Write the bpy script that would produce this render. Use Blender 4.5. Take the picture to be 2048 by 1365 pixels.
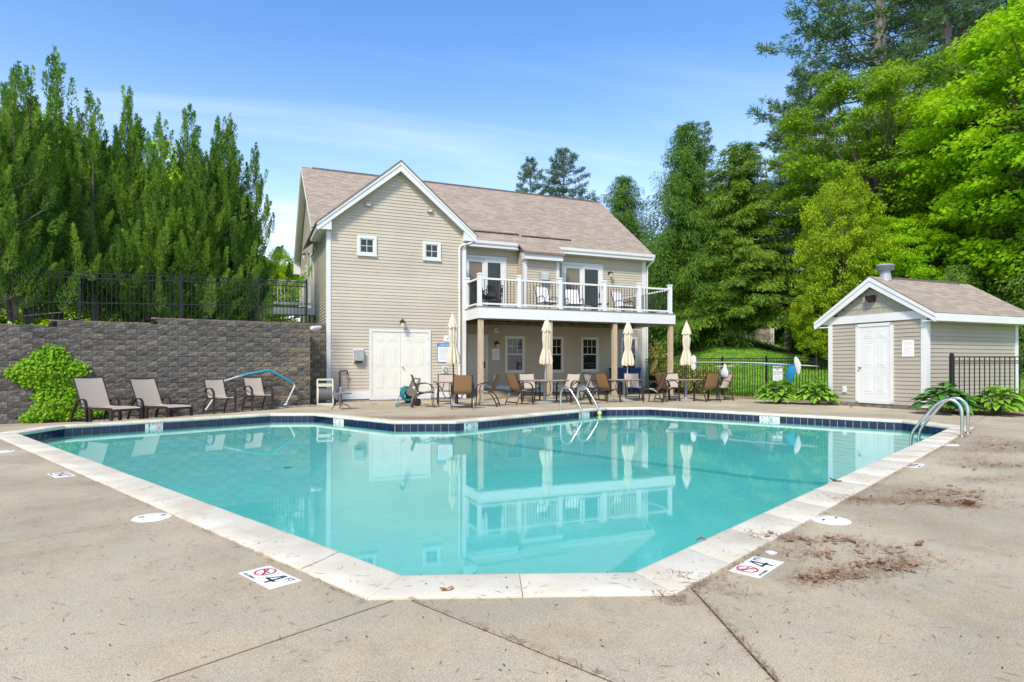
import bpy, math, random
import numpy as np
from mathutils import Vector, Matrix

for _o in list(bpy.data.objects):
    bpy.data.objects.remove(_o)
S = bpy.context.scene
COL = S.collection
R = math.radians
random.seed(7)

# ---------------------------------------------------------------- camera
cam = bpy.data.cameras.new('camera')
cam.sensor_width = 36.0
cam.lens = 21.885
cam.shift_y = 0.0247
cam.clip_start = 0.05
cam.clip_end = 2000
camo = bpy.data.objects.new('camera', cam)
camo.location = (0, 0, 1.1)
camo.rotation_euler = (R(90), 0, 0)
COL.objects.link(camo)
S.camera = camo

# ---------------------------------------------------------------- world and sun
SUN = Vector((-0.30, -0.78, 0.86)).normalized()
elev = math.asin(SUN.z)
W = bpy.data.worlds.new('World')
S.world = W
W.use_nodes = True
wn = W.node_tree.nodes
wl = W.node_tree.links
wn.clear()
def N(t, **k):
    n = wn.new(t)
    for a, b in k.items():
        setattr(n, a, b)
    return n
wo = N('ShaderNodeOutputWorld')
bg = N('ShaderNodeBackground')
bg.inputs['Strength'].default_value = 0.15
sky = N('ShaderNodeTexSky')
sky.sky_type = 'NISHITA'
sky.sun_disc = False
sky.sun_elevation = elev
sky.sun_rotation = math.atan2(SUN.x, SUN.y)
sky.altitude = 300
sky.air_density = 1.0
sky.dust_density = 0.6
sky.ozone_density = 2.2
tc = N('ShaderNodeTexCoord')
sep = N('ShaderNodeSeparateXYZ')
wl.new(tc.outputs['Generated'], sep.inputs[0])
# thin cirrus: noise on the direction projected to a high flat layer
def mth(op, a, b=None, c=None, clamp=False):
    m = N('ShaderNodeMath', operation=op)
    m.use_clamp = clamp
    for i, v in enumerate((a, b, c)):
        if v is None:
            continue
        if isinstance(v, (int, float)):
            m.inputs[i].default_value = v
        else:
            wl.new(v, m.inputs[i])
    return m.outputs[0]
zc = mth('MAXIMUM', sep.outputs[2], 0.0)
zz = mth('ADD', zc, 0.12)
cx = mth('DIVIDE', sep.outputs[0], zz)
cy = mth('DIVIDE', sep.outputs[1], zz)
comb = N('ShaderNodeCombineXYZ')
wl.new(mth('ADD', mth('MULTIPLY', cx, 0.42), mth('MULTIPLY', cy, 0.22)), comb.inputs[0])
wl.new(mth('SUBTRACT', mth('MULTIPLY', cy, 1.6), mth('MULTIPLY', cx, 0.5)), comb.inputs[1])
comb.inputs[2].default_value = 3.7
n1 = N('ShaderNodeTexNoise')
n1.inputs['Scale'].default_value = 0.9
n1.inputs['Detail'].default_value = 7
n1.inputs['Roughness'].default_value = 0.55
n1.inputs['Distortion'].default_value = 0.6
wl.new(comb.outputs[0], n1.inputs['Vector'])
mr = N('ShaderNodeMapRange')
mr.inputs['From Min'].default_value = 0.50
mr.inputs['From Max'].default_value = 0.80
mr.inputs['To Max'].default_value = 0.55
wl.new(n1.outputs[0], mr.inputs['Value'])
# more white veil low in the sky
low = mth('SUBTRACT', 1.0, mth('MULTIPLY', zc, 2.0), clamp=True)
low2 = mth('POWER', low, 2.0)
fac = mth('ADD', mth('MULTIPLY', mr.outputs[0], mth('ADD', mth('MULTIPLY', low, 1.1), 0.16)), mth('MULTIPLY', mth('MULTIPLY', low2, mth('ADD', 0.25, n1.outputs[0])), 1.25), clamp=True)
hs = N('ShaderNodeHueSaturation')
hs.inputs['Hue'].default_value = 0.503
hs.inputs['Saturation'].default_value = 1.20
hs.inputs['Value'].default_value = 0.82
wl.new(sky.outputs[0], hs.inputs['Color'])
mx = N('ShaderNodeMixRGB')
mx.inputs['Color2'].default_value = (4.3, 4.4, 4.5, 1)
wl.new(fac, mx.inputs['Fac'])
wl.new(hs.outputs[0], mx.inputs['Color1'])
wl.new(mx.outputs[0], bg.inputs['Color'])
wl.new(bg.outputs[0], wo.inputs['Surface'])

sl = bpy.data.lights.new('sun', 'SUN')
sl.energy = 2.0
sl.angle = R(10)
sl.color = (1.0, 0.92, 0.78)
so = bpy.data.objects.new('sun', sl)
so.rotation_euler = (-SUN).to_track_quat('-Z', 'Y').to_euler()
so.location = (-20, -30, 40)
COL.objects.link(so)

S.view_settings.view_transform = 'Standard'
S.view_settings.look = 'None'
S.view_settings.exposure = 1.22
S.view_settings.gamma = 1
S.view_settings.use_curve_mapping = False
S.cycles.use_denoising = True
S.render.filter_size = 1.05
S.cycles.max_bounces = 8
S.cycles.transparent_max_bounces = 12

# ---------------------------------------------------------------- helpers
def tag(o, label=None, cat=None, group=None, kind=None):
    if label: o['label'] = label
    if cat: o['category'] = cat
    if group: o['group'] = group
    if kind: o['kind'] = kind
    return o

def empty(name, loc=(0, 0, 0), rz=0.0, parent=None, **k):
    o = bpy.data.objects.new(name, None)
    o.location = loc
    o.rotation_euler = (0, 0, rz)
    o.empty_display_size = 0.1
    COL.objects.link(o)
    if parent: o.parent = parent
    return tag(o, **k)

def link(name, me, parent=None, loc=None, rot=None, scale=None):
    o = bpy.data.objects.new(name, me)
    COL.objects.link(o)
    if parent: o.parent = parent
    if loc is not None: o.location = loc
    if rot is not None: o.rotation_euler = rot
    if scale is not None: o.scale = scale
    return o

def copy_tree(o, parent=None):
    c = o.copy()
    COL.objects.link(c)
    if parent: c.parent = parent
    for ch in list(o.children):
        copy_tree(ch, c)
    return c

class MB:
    def __init__(s):
        s.v = []; s.f = []; s.m = []; s.cur = 0
    def face(s, idx):
        s.f.append(tuple(idx)); s.m.append(s.cur)
    def poly(s, pts):
        b = len(s.v); s.v += [tuple(p) for p in pts]
        s.face(range(b, b + len(pts)))
    def hexa(s, p):
        b = len(s.v); s.v += [tuple(q) for q in p]
        for q in ((0, 3, 2, 1), (4, 5, 6, 7), (0, 1, 5, 4), (1, 2, 6, 5), (2, 3, 7, 6), (3, 0, 4, 7)):
            s.face([b + i for i in q])
    def box(s, x0, x1, y0, y1, z0, z1):
        s.hexa([(x0, y0, z0), (x1, y0, z0), (x1, y1, z0), (x0, y1, z0), (x0, y0, z1), (x1, y0, z1), (x1, y1, z1), (x0, y1, z1)])
        return s
    def cbox(s, x0, x1, y0, y1, z0, z1, c=0.01):
        # box with chamfered vertical and top/bottom edges: three stacked outlines
        def ring(i, z): return [(x0 + i, y0 + i, z), (x1 - i, y0 + i, z), (x1 - i, y1 - i, z), (x0 + i, y1 - i, z)]
        s.loft([ring(c, z0), ring(0, z0 + c), ring(0, z1 - c), ring(c, z1)])
        return s
    def loft(s, rings, cap=True, closed=True):
        b = len(s.v); n = len(rings[0])
        for r in rings: s.v += [tuple(p) for p in r]
        for i in range(len(rings) - 1):
            for j in range(n if closed else n - 1):
                k = (j + 1) % n
                s.face((b + i * n + j, b + i * n + k, b + (i + 1) * n + k, b + (i + 1) * n + j))
        if cap and closed:
            s.face([b + j for j in reversed(range(n))])
            s.face([b + (len(rings) - 1) * n + j for j in range(n)])
        return s
    def tube(s, pts, r, n=8, cap=True):
        pts = [Vector(p) for p in pts]
        rad = r if isinstance(r, (list, tuple)) else [r] * len(pts)
        rings = []
        up = None
        for i, p in enumerate(pts):
            t = (pts[min(i + 1, len(pts) - 1)] - pts[max(i - 1, 0)])
            if t.length < 1e-9: t = Vector((0, 0, 1))
            t.normalize()
            if up is None:
                up = Vector((0, 0, 1)) if abs(t.z) < 0.9 else Vector((1, 0, 0))
            a = t.cross(up)
            if a.length < 1e-6:
                a = t.cross(Vector((0, 1, 0)))
            a.normalize()
            b = a.cross(t).normalized(); up = b
            rings.append([p + a * math.cos(q) * rad[i] + b * math.sin(q) * rad[i] for q in [2 * math.pi * j / n for j in range(n)]])
        return s.loft(rings, cap)
    def bar(s, p0, p1, w, h, up=(0, 0, 1)):
        p0 = Vector(p0); p1 = Vector(p1); t = (p1 - p0).normalized(); up = Vector(up)
        a = t.cross(up).normalized() * w / 2
        b = (a.cross(t)).normalized() * h / 2
        s.hexa([p0 - a - b, p0 + a - b, p1 + a - b, p1 - a - b, p0 - a + b, p0 + a + b, p1 + a + b, p1 - a + b])
        return s
    def lathe(s, prof, n=16, c=(0, 0, 0), cap=True):
        rings = [[(c[0] + r * math.cos(2 * math.pi * j / n), c[1] + r * math.sin(2 * math.pi * j / n), c[2] + z) for j in range(n)] for r, z in prof]
        return s.loft(rings, cap)
    def prism(s, poly, axis, a0, a1):
        # poly: 2d points in the other two axes (in xyz order), extruded along axis
        def P(p, a):
            return {'x': (a, p[0], p[1]), 'y': (p[0], a, p[1]), 'z': (p[0], p[1], a)}[axis]
        return s.loft([[P(p, a0) for p in poly], [P(p, a1) for p in poly]])
    def mesh(s, name, mats, smooth=False):
        me = bpy.data.meshes.new(name)
        me.from_pydata(s.v, [], s.f)
        if mats:
            for m in (mats if isinstance(mats, (list, tuple)) else [mats]): me.materials.append(m)
        if any(s.m): me.polygons.foreach_set('material_index', s.m)
        if smooth:
            me.polygons.foreach_set('use_smooth', [True] * len(me.polygons))
        bm = bmesh.new(); bm.from_mesh(me)
        bmesh.ops.recalc_face_normals(bm, faces=bm.faces)
        bm.to_mesh(me); bm.free()
        if smooth:
            try: me.set_sharp_from_angle(angle=R(40))
            except Exception: pass
        return me
    def build(s, name, mats, parent=None, smooth=False, loc=None, rot=None, **k):
        return tag(link(name, s.mesh(name, mats, smooth), parent, loc, rot), **k)
import bmesh

# ---------------------------------------------------------------- materials
def mat(name, col, rough=0.5, metal=0.0, var=0.0, scale=4.0, bump=0.0, bscale=60.0, spec=0.5, objvar=0.0, stretch=(1, 1, 1),
        col2=None, fine=0.0, fscale=150.0, coat=0.0, trans=0.0, detail=5.0, lo=0.35, hi=0.65):
    m = bpy.data.materials.new(name); m.use_nodes = True
    nt = m.node_tree; ns = nt.nodes; L = nt.links
    p = ns['Principled BSDF']; out = ns['Material Output']
    p.inputs['Roughness'].default_value = rough
    p.inputs['Metallic'].default_value = metal
    p.inputs['Specular IOR Level'].default_value = spec
    if coat: p.inputs['Coat Weight'].default_value = coat
    tcn = ns.new('ShaderNodeTexCoord'); mp = ns.new('ShaderNodeMapping'); mp.inputs['Scale'].default_value = stretch
    L.new(tcn.outputs['Object'], mp.inputs[0])
    c = ns.new('ShaderNodeRGB'); c.outputs[0].default_value = (*col, 1); cs = c.outputs[0]
    if var or col2:
        nz = ns.new('ShaderNodeTexNoise'); nz.inputs['Scale'].default_value = scale; nz.inputs['Detail'].default_value = detail
        L.new(mp.outputs[0], nz.inputs['Vector'])
        r = ns.new('ShaderNodeMapRange'); r.inputs['From Min'].default_value = lo; r.inputs['From Max'].default_value = hi
        L.new(nz.outputs[0], r.inputs['Value'])
        k = ns.new('ShaderNodeMixRGB'); L.new(r.outputs[0], k.inputs['Fac'])
        if col2: k.inputs['Color1'].default_value = (*col, 1); k.inputs['Color2'].default_value = (*col2, 1)
        else:
            k.inputs['Color1'].default_value = (*[x * (1 - var) for x in col], 1); k.inputs['Color2'].default_value = (*[min(1, x * (1 + var)) for x in col], 1)
        cs = k.outputs[0]
    if fine:
        nf = ns.new('ShaderNodeTexNoise'); nf.inputs['Scale'].default_value = fscale; nf.inputs['Detail'].default_value = 3
        L.new(mp.outputs[0], nf.inputs['Vector'])
        r = ns.new('ShaderNodeMapRange'); r.inputs['From Min'].default_value = 0.3; r.inputs['From Max'].default_value = 0.7
        r.inputs['To Min'].default_value = 1 - fine; r.inputs['To Max'].default_value = 1 + fine
        L.new(nf.outputs[0], r.inputs['Value'])
        k = ns.new('ShaderNodeMixRGB'); k.blend_type = 'MULTIPLY'; k.inputs['Fac'].default_value = 1
        L.new(cs, k.inputs['Color1']); L.new(r.outputs[0], k.inputs['Color2']); cs = k.outputs[0]
    if objvar:
        oi = ns.new('ShaderNodeObjectInfo'); r = ns.new('ShaderNodeMapRange')
        r.inputs['To Min'].default_value = 1 - objvar; r.inputs['To Max'].default_value = 1 + objvar
        L.new(oi.outputs['Random'], r.inputs['Value'])
        k = ns.new('ShaderNodeMixRGB'); k.blend_type = 'MULTIPLY'; k.inputs['Fac'].default_value = 1
        L.new(cs, k.inputs['Color1']); L.new(r.outputs[0], k.inputs['Color2']); cs = k.outputs[0]
    L.new(cs, p.inputs['Base Color'])
    if bump:
        nb = ns.new('ShaderNodeTexNoise'); nb.inputs['Scale'].default_value = bscale; nb.inputs['Detail'].default_value = 4
        L.new(mp.outputs[0], nb.inputs['Vector'])
        b = ns.new('ShaderNodeBump'); b.inputs['Strength'].default_value = bump; b.inputs['Distance'].default_value = 0.01
        L.new(nb.outputs[0], b.inputs['Height']); L.new(b.outputs[0], p.inputs['Normal'])
    if trans:
        t = ns.new('ShaderNodeBsdfTranslucent'); L.new(cs, t.inputs[0])
        x = ns.new('ShaderNodeMixShader'); x.inputs[0].default_value = trans
        L.new(p.outputs[0], x.inputs[1]); L.new(t.outputs[0], x.inputs[2]); L.new(x.outputs[0], out.inputs[0])
    return m

def leafmat(name, dark, light, trans=0.35, rough=0.55, tcol=None):
    # per-leaf tint (attribute) picks between two leaf colours of the plant
    m = bpy.data.materials.new(name); m.use_nodes = True
    nt = m.node_tree; ns = nt.nodes; L = nt.links
    p = ns['Principled BSDF']; out = ns['Material Output']
    p.inputs['Roughness'].default_value = rough; p.inputs['Specular IOR Level'].default_value = 0.16
    a = ns.new('ShaderNodeAttribute'); a.attribute_name = 'tint'
    k = ns.new('ShaderNodeMixRGB'); k.inputs['Color1'].default_value = (*dark, 1); k.inputs['Color2'].default_value = (*light, 1)
    L.new(a.outputs['Fac'], k.inputs['Fac']); L.new(k.outputs[0], p.inputs['Base Color'])
    t = ns.new('ShaderNodeBsdfTranslucent')
    g = ns.new('ShaderNodeMixRGB'); g.blend_type = 'MULTIPLY'; g.inputs['Fac'].default_value = 1
    g.inputs['Color2'].default_value = (*(tcol or (1.5, 1.35, 0.6)), 1)
    L.new(k.outputs[0], g.inputs['Color1']); L.new(g.outputs[0], t.inputs[0])
    x = ns.new('ShaderNodeMixShader'); x.inputs[0].default_value = trans
    L.new(p.outputs[0], x.inputs[1]); L.new(t.outputs[0], x.inputs[2]); L.new(x.outputs[0], out.inputs[0])
    return m

def tintmat(name, c1, c2, rough=0.8, fine=0.25, fscale=90):
    m = mat(name, c1, rough, fine=fine, fscale=fscale)
    nt = m.node_tree; ns = nt.nodes; L = nt.links
    a = ns.new('ShaderNodeAttribute'); a.attribute_name = 'tint'
    rgb = [n for n in ns if n.type == 'RGB'][0]
    k = ns.new('ShaderNodeMixRGB'); k.inputs['Color1'].default_value = (*c1, 1); k.inputs['Color2'].default_value = (*c2, 1)
    L.new(a.outputs['Fac'], k.inputs['Fac'])
    for l in list(rgb.outputs[0].links):
        L.new(k.outputs[0], l.to_socket)
    return m

M = {}
M['siding'] = mat('siding_vinyl', (0.495, 0.432, 0.335), 0.55, var=0.06, scale=0.7, objvar=0.045, spec=0.3, fine=0.03, fscale=30)
M['shed_siding'] = mat('shed_siding_vinyl', (0.385, 0.34, 0.27), 0.55, var=0.05, scale=0.9, objvar=0.03, spec=0.3, fine=0.03, fscale=30)
M['white'] = mat('white_paint', (0.66, 0.66, 0.63), 0.45, var=0.03, scale=2.0, spec=0.4)
M['cream'] = mat('cream_paint', (0.68, 0.66, 0.575), 0.45, var=0.03, scale=1.5, spec=0.4)
M['vinylwhite'] = mat('white_vinyl', (0.68, 0.68, 0.66), 0.35, var=0.02, scale=3)
M['dark_backing'] = mat('wall_sheathing', (0.20, 0.17, 0.13), 0.9)
M['glass'] = mat('window_glass', (0.012, 0.018, 0.014), 0.03, spec=0.6, var=0.5, scale=1.2)
M['black'] = mat('black_metal', (0.010, 0.010, 0.011), 0.4, spec=0.45)
M['bronze'] = mat('bronze_frame', (0.045, 0.030, 0.024), 0.32, metal=0.3, spec=0.5)
M['lampmetal'] = mat('lamp_bronze', (0.035, 0.022, 0.015), 0.4, metal=0.4)
M['steel'] = mat('stainless_steel', (0.62, 0.61, 0.57), 0.22, metal=1.0)
M['grey_metal'] = mat('grey_painted_metal', (0.36, 0.37, 0.37), 0.45, metal=0.2, var=0.1)
M['clear'] = mat('lamp_glass', (0.55, 0.53, 0.45), 0.1, spec=0.6)
M['wood'] = mat('weathered_post_wood', (0.42, 0.30, 0.18), 0.75, col2=(0.52, 0.42, 0.30), scale=6, stretch=(6, 6, 0.5), bump=0.25, bscale=12, fine=0.1, fscale=20)
M['joist'] = mat('treated_joist_wood', (0.16, 0.125, 0.06), 0.85, var=0.3, scale=5)
M['decking'] = mat('deck_board_grey', (0.20, 0.18, 0.16), 0.7, var=0.2, scale=5)
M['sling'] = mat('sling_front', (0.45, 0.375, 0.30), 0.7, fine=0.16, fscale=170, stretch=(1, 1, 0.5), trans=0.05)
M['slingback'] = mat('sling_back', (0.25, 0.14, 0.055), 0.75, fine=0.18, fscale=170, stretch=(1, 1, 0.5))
M['canvas'] = mat('umbrella_canvas', (0.76, 0.68, 0.52), 0.85, var=0.07, scale=5, bump=0.05, bscale=40, trans=0.25)
M['tabletop'] = mat('table_top', (0.50, 0.43, 0.36), 0.35, var=0.1, scale=8)
M['tablerim'] = mat('table_rim', (0.20, 0.12, 0.085), 0.4)
M['roofdark'] = mat('ridge_cap_shingle', (0.10, 0.075, 0.065), 0.9, var=0.3, scale=9)
M['roofbase'] = mat('roof_felt', (0.20, 0.155, 0.13), 0.9, var=0.2, scale=6)
M['shingle'] = tintmat('asphalt_shingle', (0.295, 0.232, 0.180), (0.39, 0.312, 0.245), 0.9, 0.18, 60)
M['block'] = mat('wall_block_stone', (0.068, 0.060, 0.052), 0.95, col2=(0.17, 0.152, 0.13), scale=3.0, objvar=0.24, bump=1.0, bscale=45, fine=0.42, fscale=30, lo=0.4, hi=0.68)
M['block_brown'] = mat('wall_block_stone_brown', (0.10, 0.08, 0.055), 0.95, col2=(0.19, 0.155, 0.11), scale=3, objvar=0.3, bump=0.9, bscale=38, fine=0.4, fscale=26)
M['mortar'] = mat('wall_gap_dark', (0.028, 0.025, 0.022), 1.0)
M['concrete_grey'] = mat('concrete_foundation', (0.16, 0.14, 0.115), 0.95, var=0.35, scale=5, bump=0.4, bscale=30)
M['tile'] = mat('navy_pool_tile', (0.006, 0.012, 0.048), 0.15, var=0.3, scale=8, objvar=0.3, spec=0.5)
M['grout'] = mat('pool_grout', (0.60, 0.64, 0.62), 0.8)
M['tilewhite'] = mat('white_marker_tile', (0.62, 0.64, 0.60), 0.2)
M['ink'] = mat('black_ink', (0.02, 0.02, 0.025), 0.5)
M['red'] = mat('red_ink', (0.62, 0.06, 0.05), 0.5)
M['greytext'] = mat('grey_ink', (0.30, 0.30, 0.32), 0.6)
M['redtext'] = mat('faint_red_ink', (0.55, 0.25, 0.24), 0.6)
M['paper'] = mat('paper_white', (0.80, 0.80, 0.78), 0.5)
M['blue'] = mat('sign_blue', (0.03, 0.20, 0.50), 0.4)
M['bin'] = mat('blue_plastic_bin', (0.010, 0.045, 0.15), 0.4, var=0.2)
M['teal_foam'] = mat('teal_foam_grip', (0.025, 0.26, 0.34), 0.6)
M['teal_hose'] = mat('teal_hose', (0.02, 0.19, 0.22), 0.45)
M['grey_hose'] = mat('grey_hose', (0.15, 0.15, 0.145), 0.5)
M['reel_beige'] = mat('reel_beige_plastic', (0.52, 0.48, 0.38), 0.5, var=0.08)
M['reel_grey'] = mat('reel_taupe_plastic', (0.22, 0.195, 0.165), 0.5, var=0.1)
M['black_plastic'] = mat('black_plastic', (0.018, 0.018, 0.018), 0.5)
M['bucket'] = mat('grey_bucket_plastic', (0.30, 0.32, 0.31), 0.5)
M['brass'] = mat('brass', (0.55, 0.36, 0.12), 0.35, metal=0.9)
M['green_foam'] = mat('lime_foam', (0.45, 0.62, 0.05), 0.6)
M['orange_foam'] = mat('orange_foam', (0.75, 0.25, 0.04), 0.6)
M['yellow_foam'] = mat('yellow_foam', (0.78, 0.62, 0.15), 0.6)
M['bag'] = mat('white_plastic_bag', (0.78, 0.77, 0.78), 0.35, bump=0.6, bscale=14, trans=0.2)
M['net_blue'] = mat('blue_net_cloth', (0.01, 0.25, 0.45), 0.8, fine=0.25, fscale=60, trans=0.2)
M['net_white'] = mat('white_net_cloth', (0.72, 0.72, 0.68), 0.8, fine=0.2, fscale=70, trans=0.15)
M['bluepole'] = mat('blue_pole', (0.02, 0.22, 0.48), 0.35)
M['bark'] = mat('bark', (0.085, 0.065, 0.05), 0.95, col2=(0.17, 0.14, 0.11), scale=7, stretch=(3, 3, 0.5), bump=0.6, bscale=20)
M['bark_grey'] = mat('bark_grey', (0.13, 0.115, 0.10), 0.95, col2=(0.26, 0.235, 0.21), scale=6, stretch=(3, 3, 0.6), bump=0.6, bscale=20)
M['stem'] = mat('green_stem', (0.10, 0.13, 0.04), 0.7)
M['cushion'] = mat('striped_cushion', (0.72, 0.72, 0.70), 0.8, var=0.05)
M['black_cloth'] = mat('dark_seat_cloth', (0.03, 0.03, 0.03), 0.8)
M['gravel'] = mat('gravel_stone', (0.20, 0.18, 0.155), 0.9, objvar=0.2, var=0.5, scale=9)
M['pvc'] = mat('white_pvc', (0.66, 0.66, 0.66), 0.4)
M['shake'] = mat('shed_shake', (0.33, 0.30, 0.235), 0.7, objvar=0.07, var=0.08, scale=6, stretch=(8, 8, 0.6))
M['tan_dirt'] = mat('mulch_needles', (0.30, 0.20, 0.115), 0.95, col2=(0.17, 0.11, 0.06), scale=6, fine=0.4, fscale=40, bump=0.8, bscale=25)
M['dryleaf'] = mat('dry_leaf', (0.27, 0.165, 0.095), 0.8, objvar=0.35, var=0.3, scale=20)
M['needle'] = tintmat('pine_needle', (0.13, 0.055, 0.022), (0.42, 0.23, 0.115), 0.8, 0.1, 50)
M['lawn'] = None
M['skimmer'] = mat('skimmer_lid_white', (0.80, 0.79, 0.74), 0.4, var=0.04, scale=12)

def concrete():
    m = mat('exposed_concrete', (0.40, 0.35, 0.275), 0.9)
    nt = m.node_tree; ns = nt.nodes; L = nt.links; p = ns['Principled BSDF']
    tcn = [n for n in ns if n.type == 'TEX_COORD'][0]
    def nz(sc, d=4, rough=0.6):
        n = ns.new('ShaderNodeTexNoise'); n.inputs['Scale'].default_value = sc; n.inputs['Detail'].default_value = d; n.inputs['Roughness'].default_value = rough
        L.new(tcn.outputs['Object'], n.inputs['Vector']); return n.outputs[0]
    def ramp(v, a, b, c1, c2):
        r = ns.new('ShaderNodeMapRange'); r.inputs['From Min'].default_value = a; r.inputs['From Max'].default_value = b
        L.new(v, r.inputs['Value']); k = ns.new('ShaderNodeMixRGB'); L.new(r.outputs[0], k.inputs['Fac'])
        k.inputs['Color1'].default_value = (*c1, 1); k.inputs['Color2'].default_value = (*c2, 1); return k.outputs[0]
    def mul(a, b, f=1.0, bt='MULTIPLY'):
        k = ns.new('ShaderNodeMixRGB'); k.blend_type = bt; k.inputs['Fac'].default_value = f
        L.new(a, k.inputs['Color1']); L.new(b, k.inputs['Color2']); return k.outputs[0]
    base = ramp(nz(0.55, 5), 0.35, 0.65, (0.345, 0.290, 0.198), (0.475, 0.405, 0.285))
    warm = ramp(nz(2.3, 4), 0.4, 0.7, (1, 1, 1), (1.07, 1.0, 0.90))
    c = mul(base, warm)
    stain = ramp(nz(1.3, 6, 0.7), 0.57, 0.75, (1, 1, 1), (0.80, 0.77, 0.73))
    c = mul(c, stain)
    g = ramp(nz(150, 2), 0.34, 0.66, (0.76, 0.75, 0.74), (1.22, 1.22, 1.21))
    c = mul(c, g)
    g2 = ramp(nz(60, 3), 0.60, 0.72, (1, 1, 1), (0.72, 0.70, 0.68))
    c = mul(c, g2)
    oi = ns.new('ShaderNodeObjectInfo'); r_ = ns.new('ShaderNodeMapRange'); r_.inputs['To Min'].default_value = 0.95; r_.inputs['To Max'].default_value = 1.05
    L.new(oi.outputs['Random'], r_.inputs['Value']); c = mul(c, r_.outputs[0])
    blot = ramp(nz(0.9, 6, 0.75), 0.50, 0.62, (1, 1, 1), (0.90, 0.88, 0.85)); c = mul(c, blot)
    L.new(c, p.inputs['Base Color'])
    b = ns.new('ShaderNodeBump'); b.inputs['Strength'].default_value = 0.35; b.inputs['Distance'].default_value = 0.004
    L.new(nz(170, 2), b.inputs['Height']); L.new(b.outputs[0], p.inputs['Normal'])
    return m
M['concrete'] = concrete()
M['coping'] = mat('coping_stone', (0.57, 0.495, 0.37), 0.75, col2=(0.67, 0.62, 0.495), scale=2.5, objvar=0.06, fine=0.10, fscale=120, bump=0.15, bscale=150)

def water():
    m = bpy.data.materials.new('pool_water'); m.use_nodes = True
    nt = m.node_tree; ns = nt.nodes; L = nt.links
    ns.remove(ns['Principled BSDF']); out = ns['Material Output']
    t = ns.new('ShaderNodeBsdfTransparent'); t.inputs[0].default_value = (0.68, 0.95, 0.94, 1)
    g = ns.new('ShaderNodeBsdfGlossy'); g.inputs['Roughness'].default_value = 0.03; g.inputs[0].default_value = (1, 1, 1, 1)
    f = ns.new('ShaderNodeFresnel'); f.inputs['IOR'].default_value = 1.33
    tcn = ns.new('ShaderNodeTexCoord'); n = ns.new('ShaderNodeTexNoise'); n.inputs['Scale'].default_value = 2.2; n.inputs['Detail'].default_value = 3
    L.new(tcn.outputs['Object'], n.inputs['Vector'])
    b = ns.new('ShaderNodeBump'); b.inputs['Strength'].default_value = 0.012; b.inputs['Distance'].default_value = 0.03
    L.new(n.outputs[0], b.inputs['Height'])
    L.new(b.outputs[0], g.inputs['Normal'])
    x = ns.new('ShaderNodeMixShader'); L.new(f.outputs[0], x.inputs[0]); L.new(t.outputs[0], x.inputs[1]); L.new(g.outputs[0], x.inputs[2])
    L.new(x.outputs[0], out.inputs[0])
    return m
M['water'] = water()
M['plaster'] = mat('pool_plaster', (0.225, 0.595, 0.57), 0.7, var=0.05, scale=0.5, fine=0.04, fscale=14)
M['stripe'] = mat('pool_stripe_tile', (0.10, 0.42, 0.47), 0.6)

def lawnmat():
    m = mat('lawn_grass', (0.075, 0.20, 0.010), 0.95, col2=(0.17, 0.34, 0.020), scale=1.3, fine=0.35, fscale=9, bump=0.8, bscale=30, detail=8)
    return m
M['lawn'] = lawnmat()
M['ground'] = mat('forest_ground', (0.10, 0.085, 0.045), 0.95, col2=(0.07, 0.11, 0.03), scale=0.4, fine=0.3, fscale=6)
M['bare'] = mat('needle_covered_bank', (0.12, 0.075, 0.038), 0.95, col2=(0.09, 0.10, 0.025), scale=0.9, fine=0.35, fscale=8)

def text(parent, s, size, loc, rot, m, name='lettering', align='CENTER', ext=0.0012, bold=0.0):
    cu = bpy.data.curves.new(name, 'FONT'); cu.body = s; cu.size = size; cu.align_x = align; cu.align_y = 'CENTER'; cu.extrude = ext; cu.offset = bold
    cu.materials.append(m)
    tmp = bpy.data.objects.new(name, cu); COL.objects.link(tmp)
    me = bpy.data.meshes.new_from_object(tmp); me.name = name
    bpy.data.objects.remove(tmp); bpy.data.curves.remove(cu)
    o = link(name, me, parent, loc, rot); return o
# ---------------------------------------------------------------- ground and terrain
PV = Vector((0.0648, 2.6802)); PA = R(47.4)
e1 = Vector((math.cos(PA), math.sin(PA))); e2 = Vector((-math.sin(PA), math.cos(PA)))
def pw(p, q, z=0.0):
    w = PV + e1 * p + e2 * q
    return Vector((w.x, w.y, z))
HA = R(23); P0 = Vector((-5.8, 19.56))
eh = Vector((math.cos(HA), math.sin(HA))); nh = Vector((-math.sin(HA), math.cos(HA)))
def hw(t, s, z=0.0):
    w = P0 + eh * t + nh * s
    return Vector((w.x, w.y, z))
def sm(a, b, x):
    t = max(0.0, min(1.0, (x - a) / (b - a))); return t * t * (3 - 2 * t)
def deckz(x, y):
    d = Vector((x, y)) - PV; q = d.dot(e2)
    z = -0.21 * sm(12.5, 15.6, q) * sm(4.8, 9.0, -x)
    h = Vector((x, y)) - P0; t = h.dot(eh); s = h.dot(nh)
    z += 0.25 * sm(0.2, 2.3, s) * sm(4.5, 4.8, t) * (1 - sm(6.3, 8.6, t))
    return z - 0.012

def sheet(name, nx, ny, fn, m, smooth=True, kind='structure', parent=None):
    v = []; f = []
    for j in range(ny + 1):
        for i in range(nx + 1):
            v.append(tuple(fn(i / nx, j / ny)))
    for j in range(ny):
        for i in range(nx):
            a = j * (nx + 1) + i
            f.append((a, a + 1, a + nx + 2, a + nx + 1))
    me = bpy.data.meshes.new(name); me.from_pydata(v, [], f); me.materials.append(m)
    if smooth: me.polygons.foreach_set('use_smooth', [True] * len(f))
    return tag(link(name, me, parent), kind=kind)

sheet('ground', 2, 2, lambda a, b: (-400 + 800 * a, -60 + 700 * b, -0.9), M['ground'])

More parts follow.
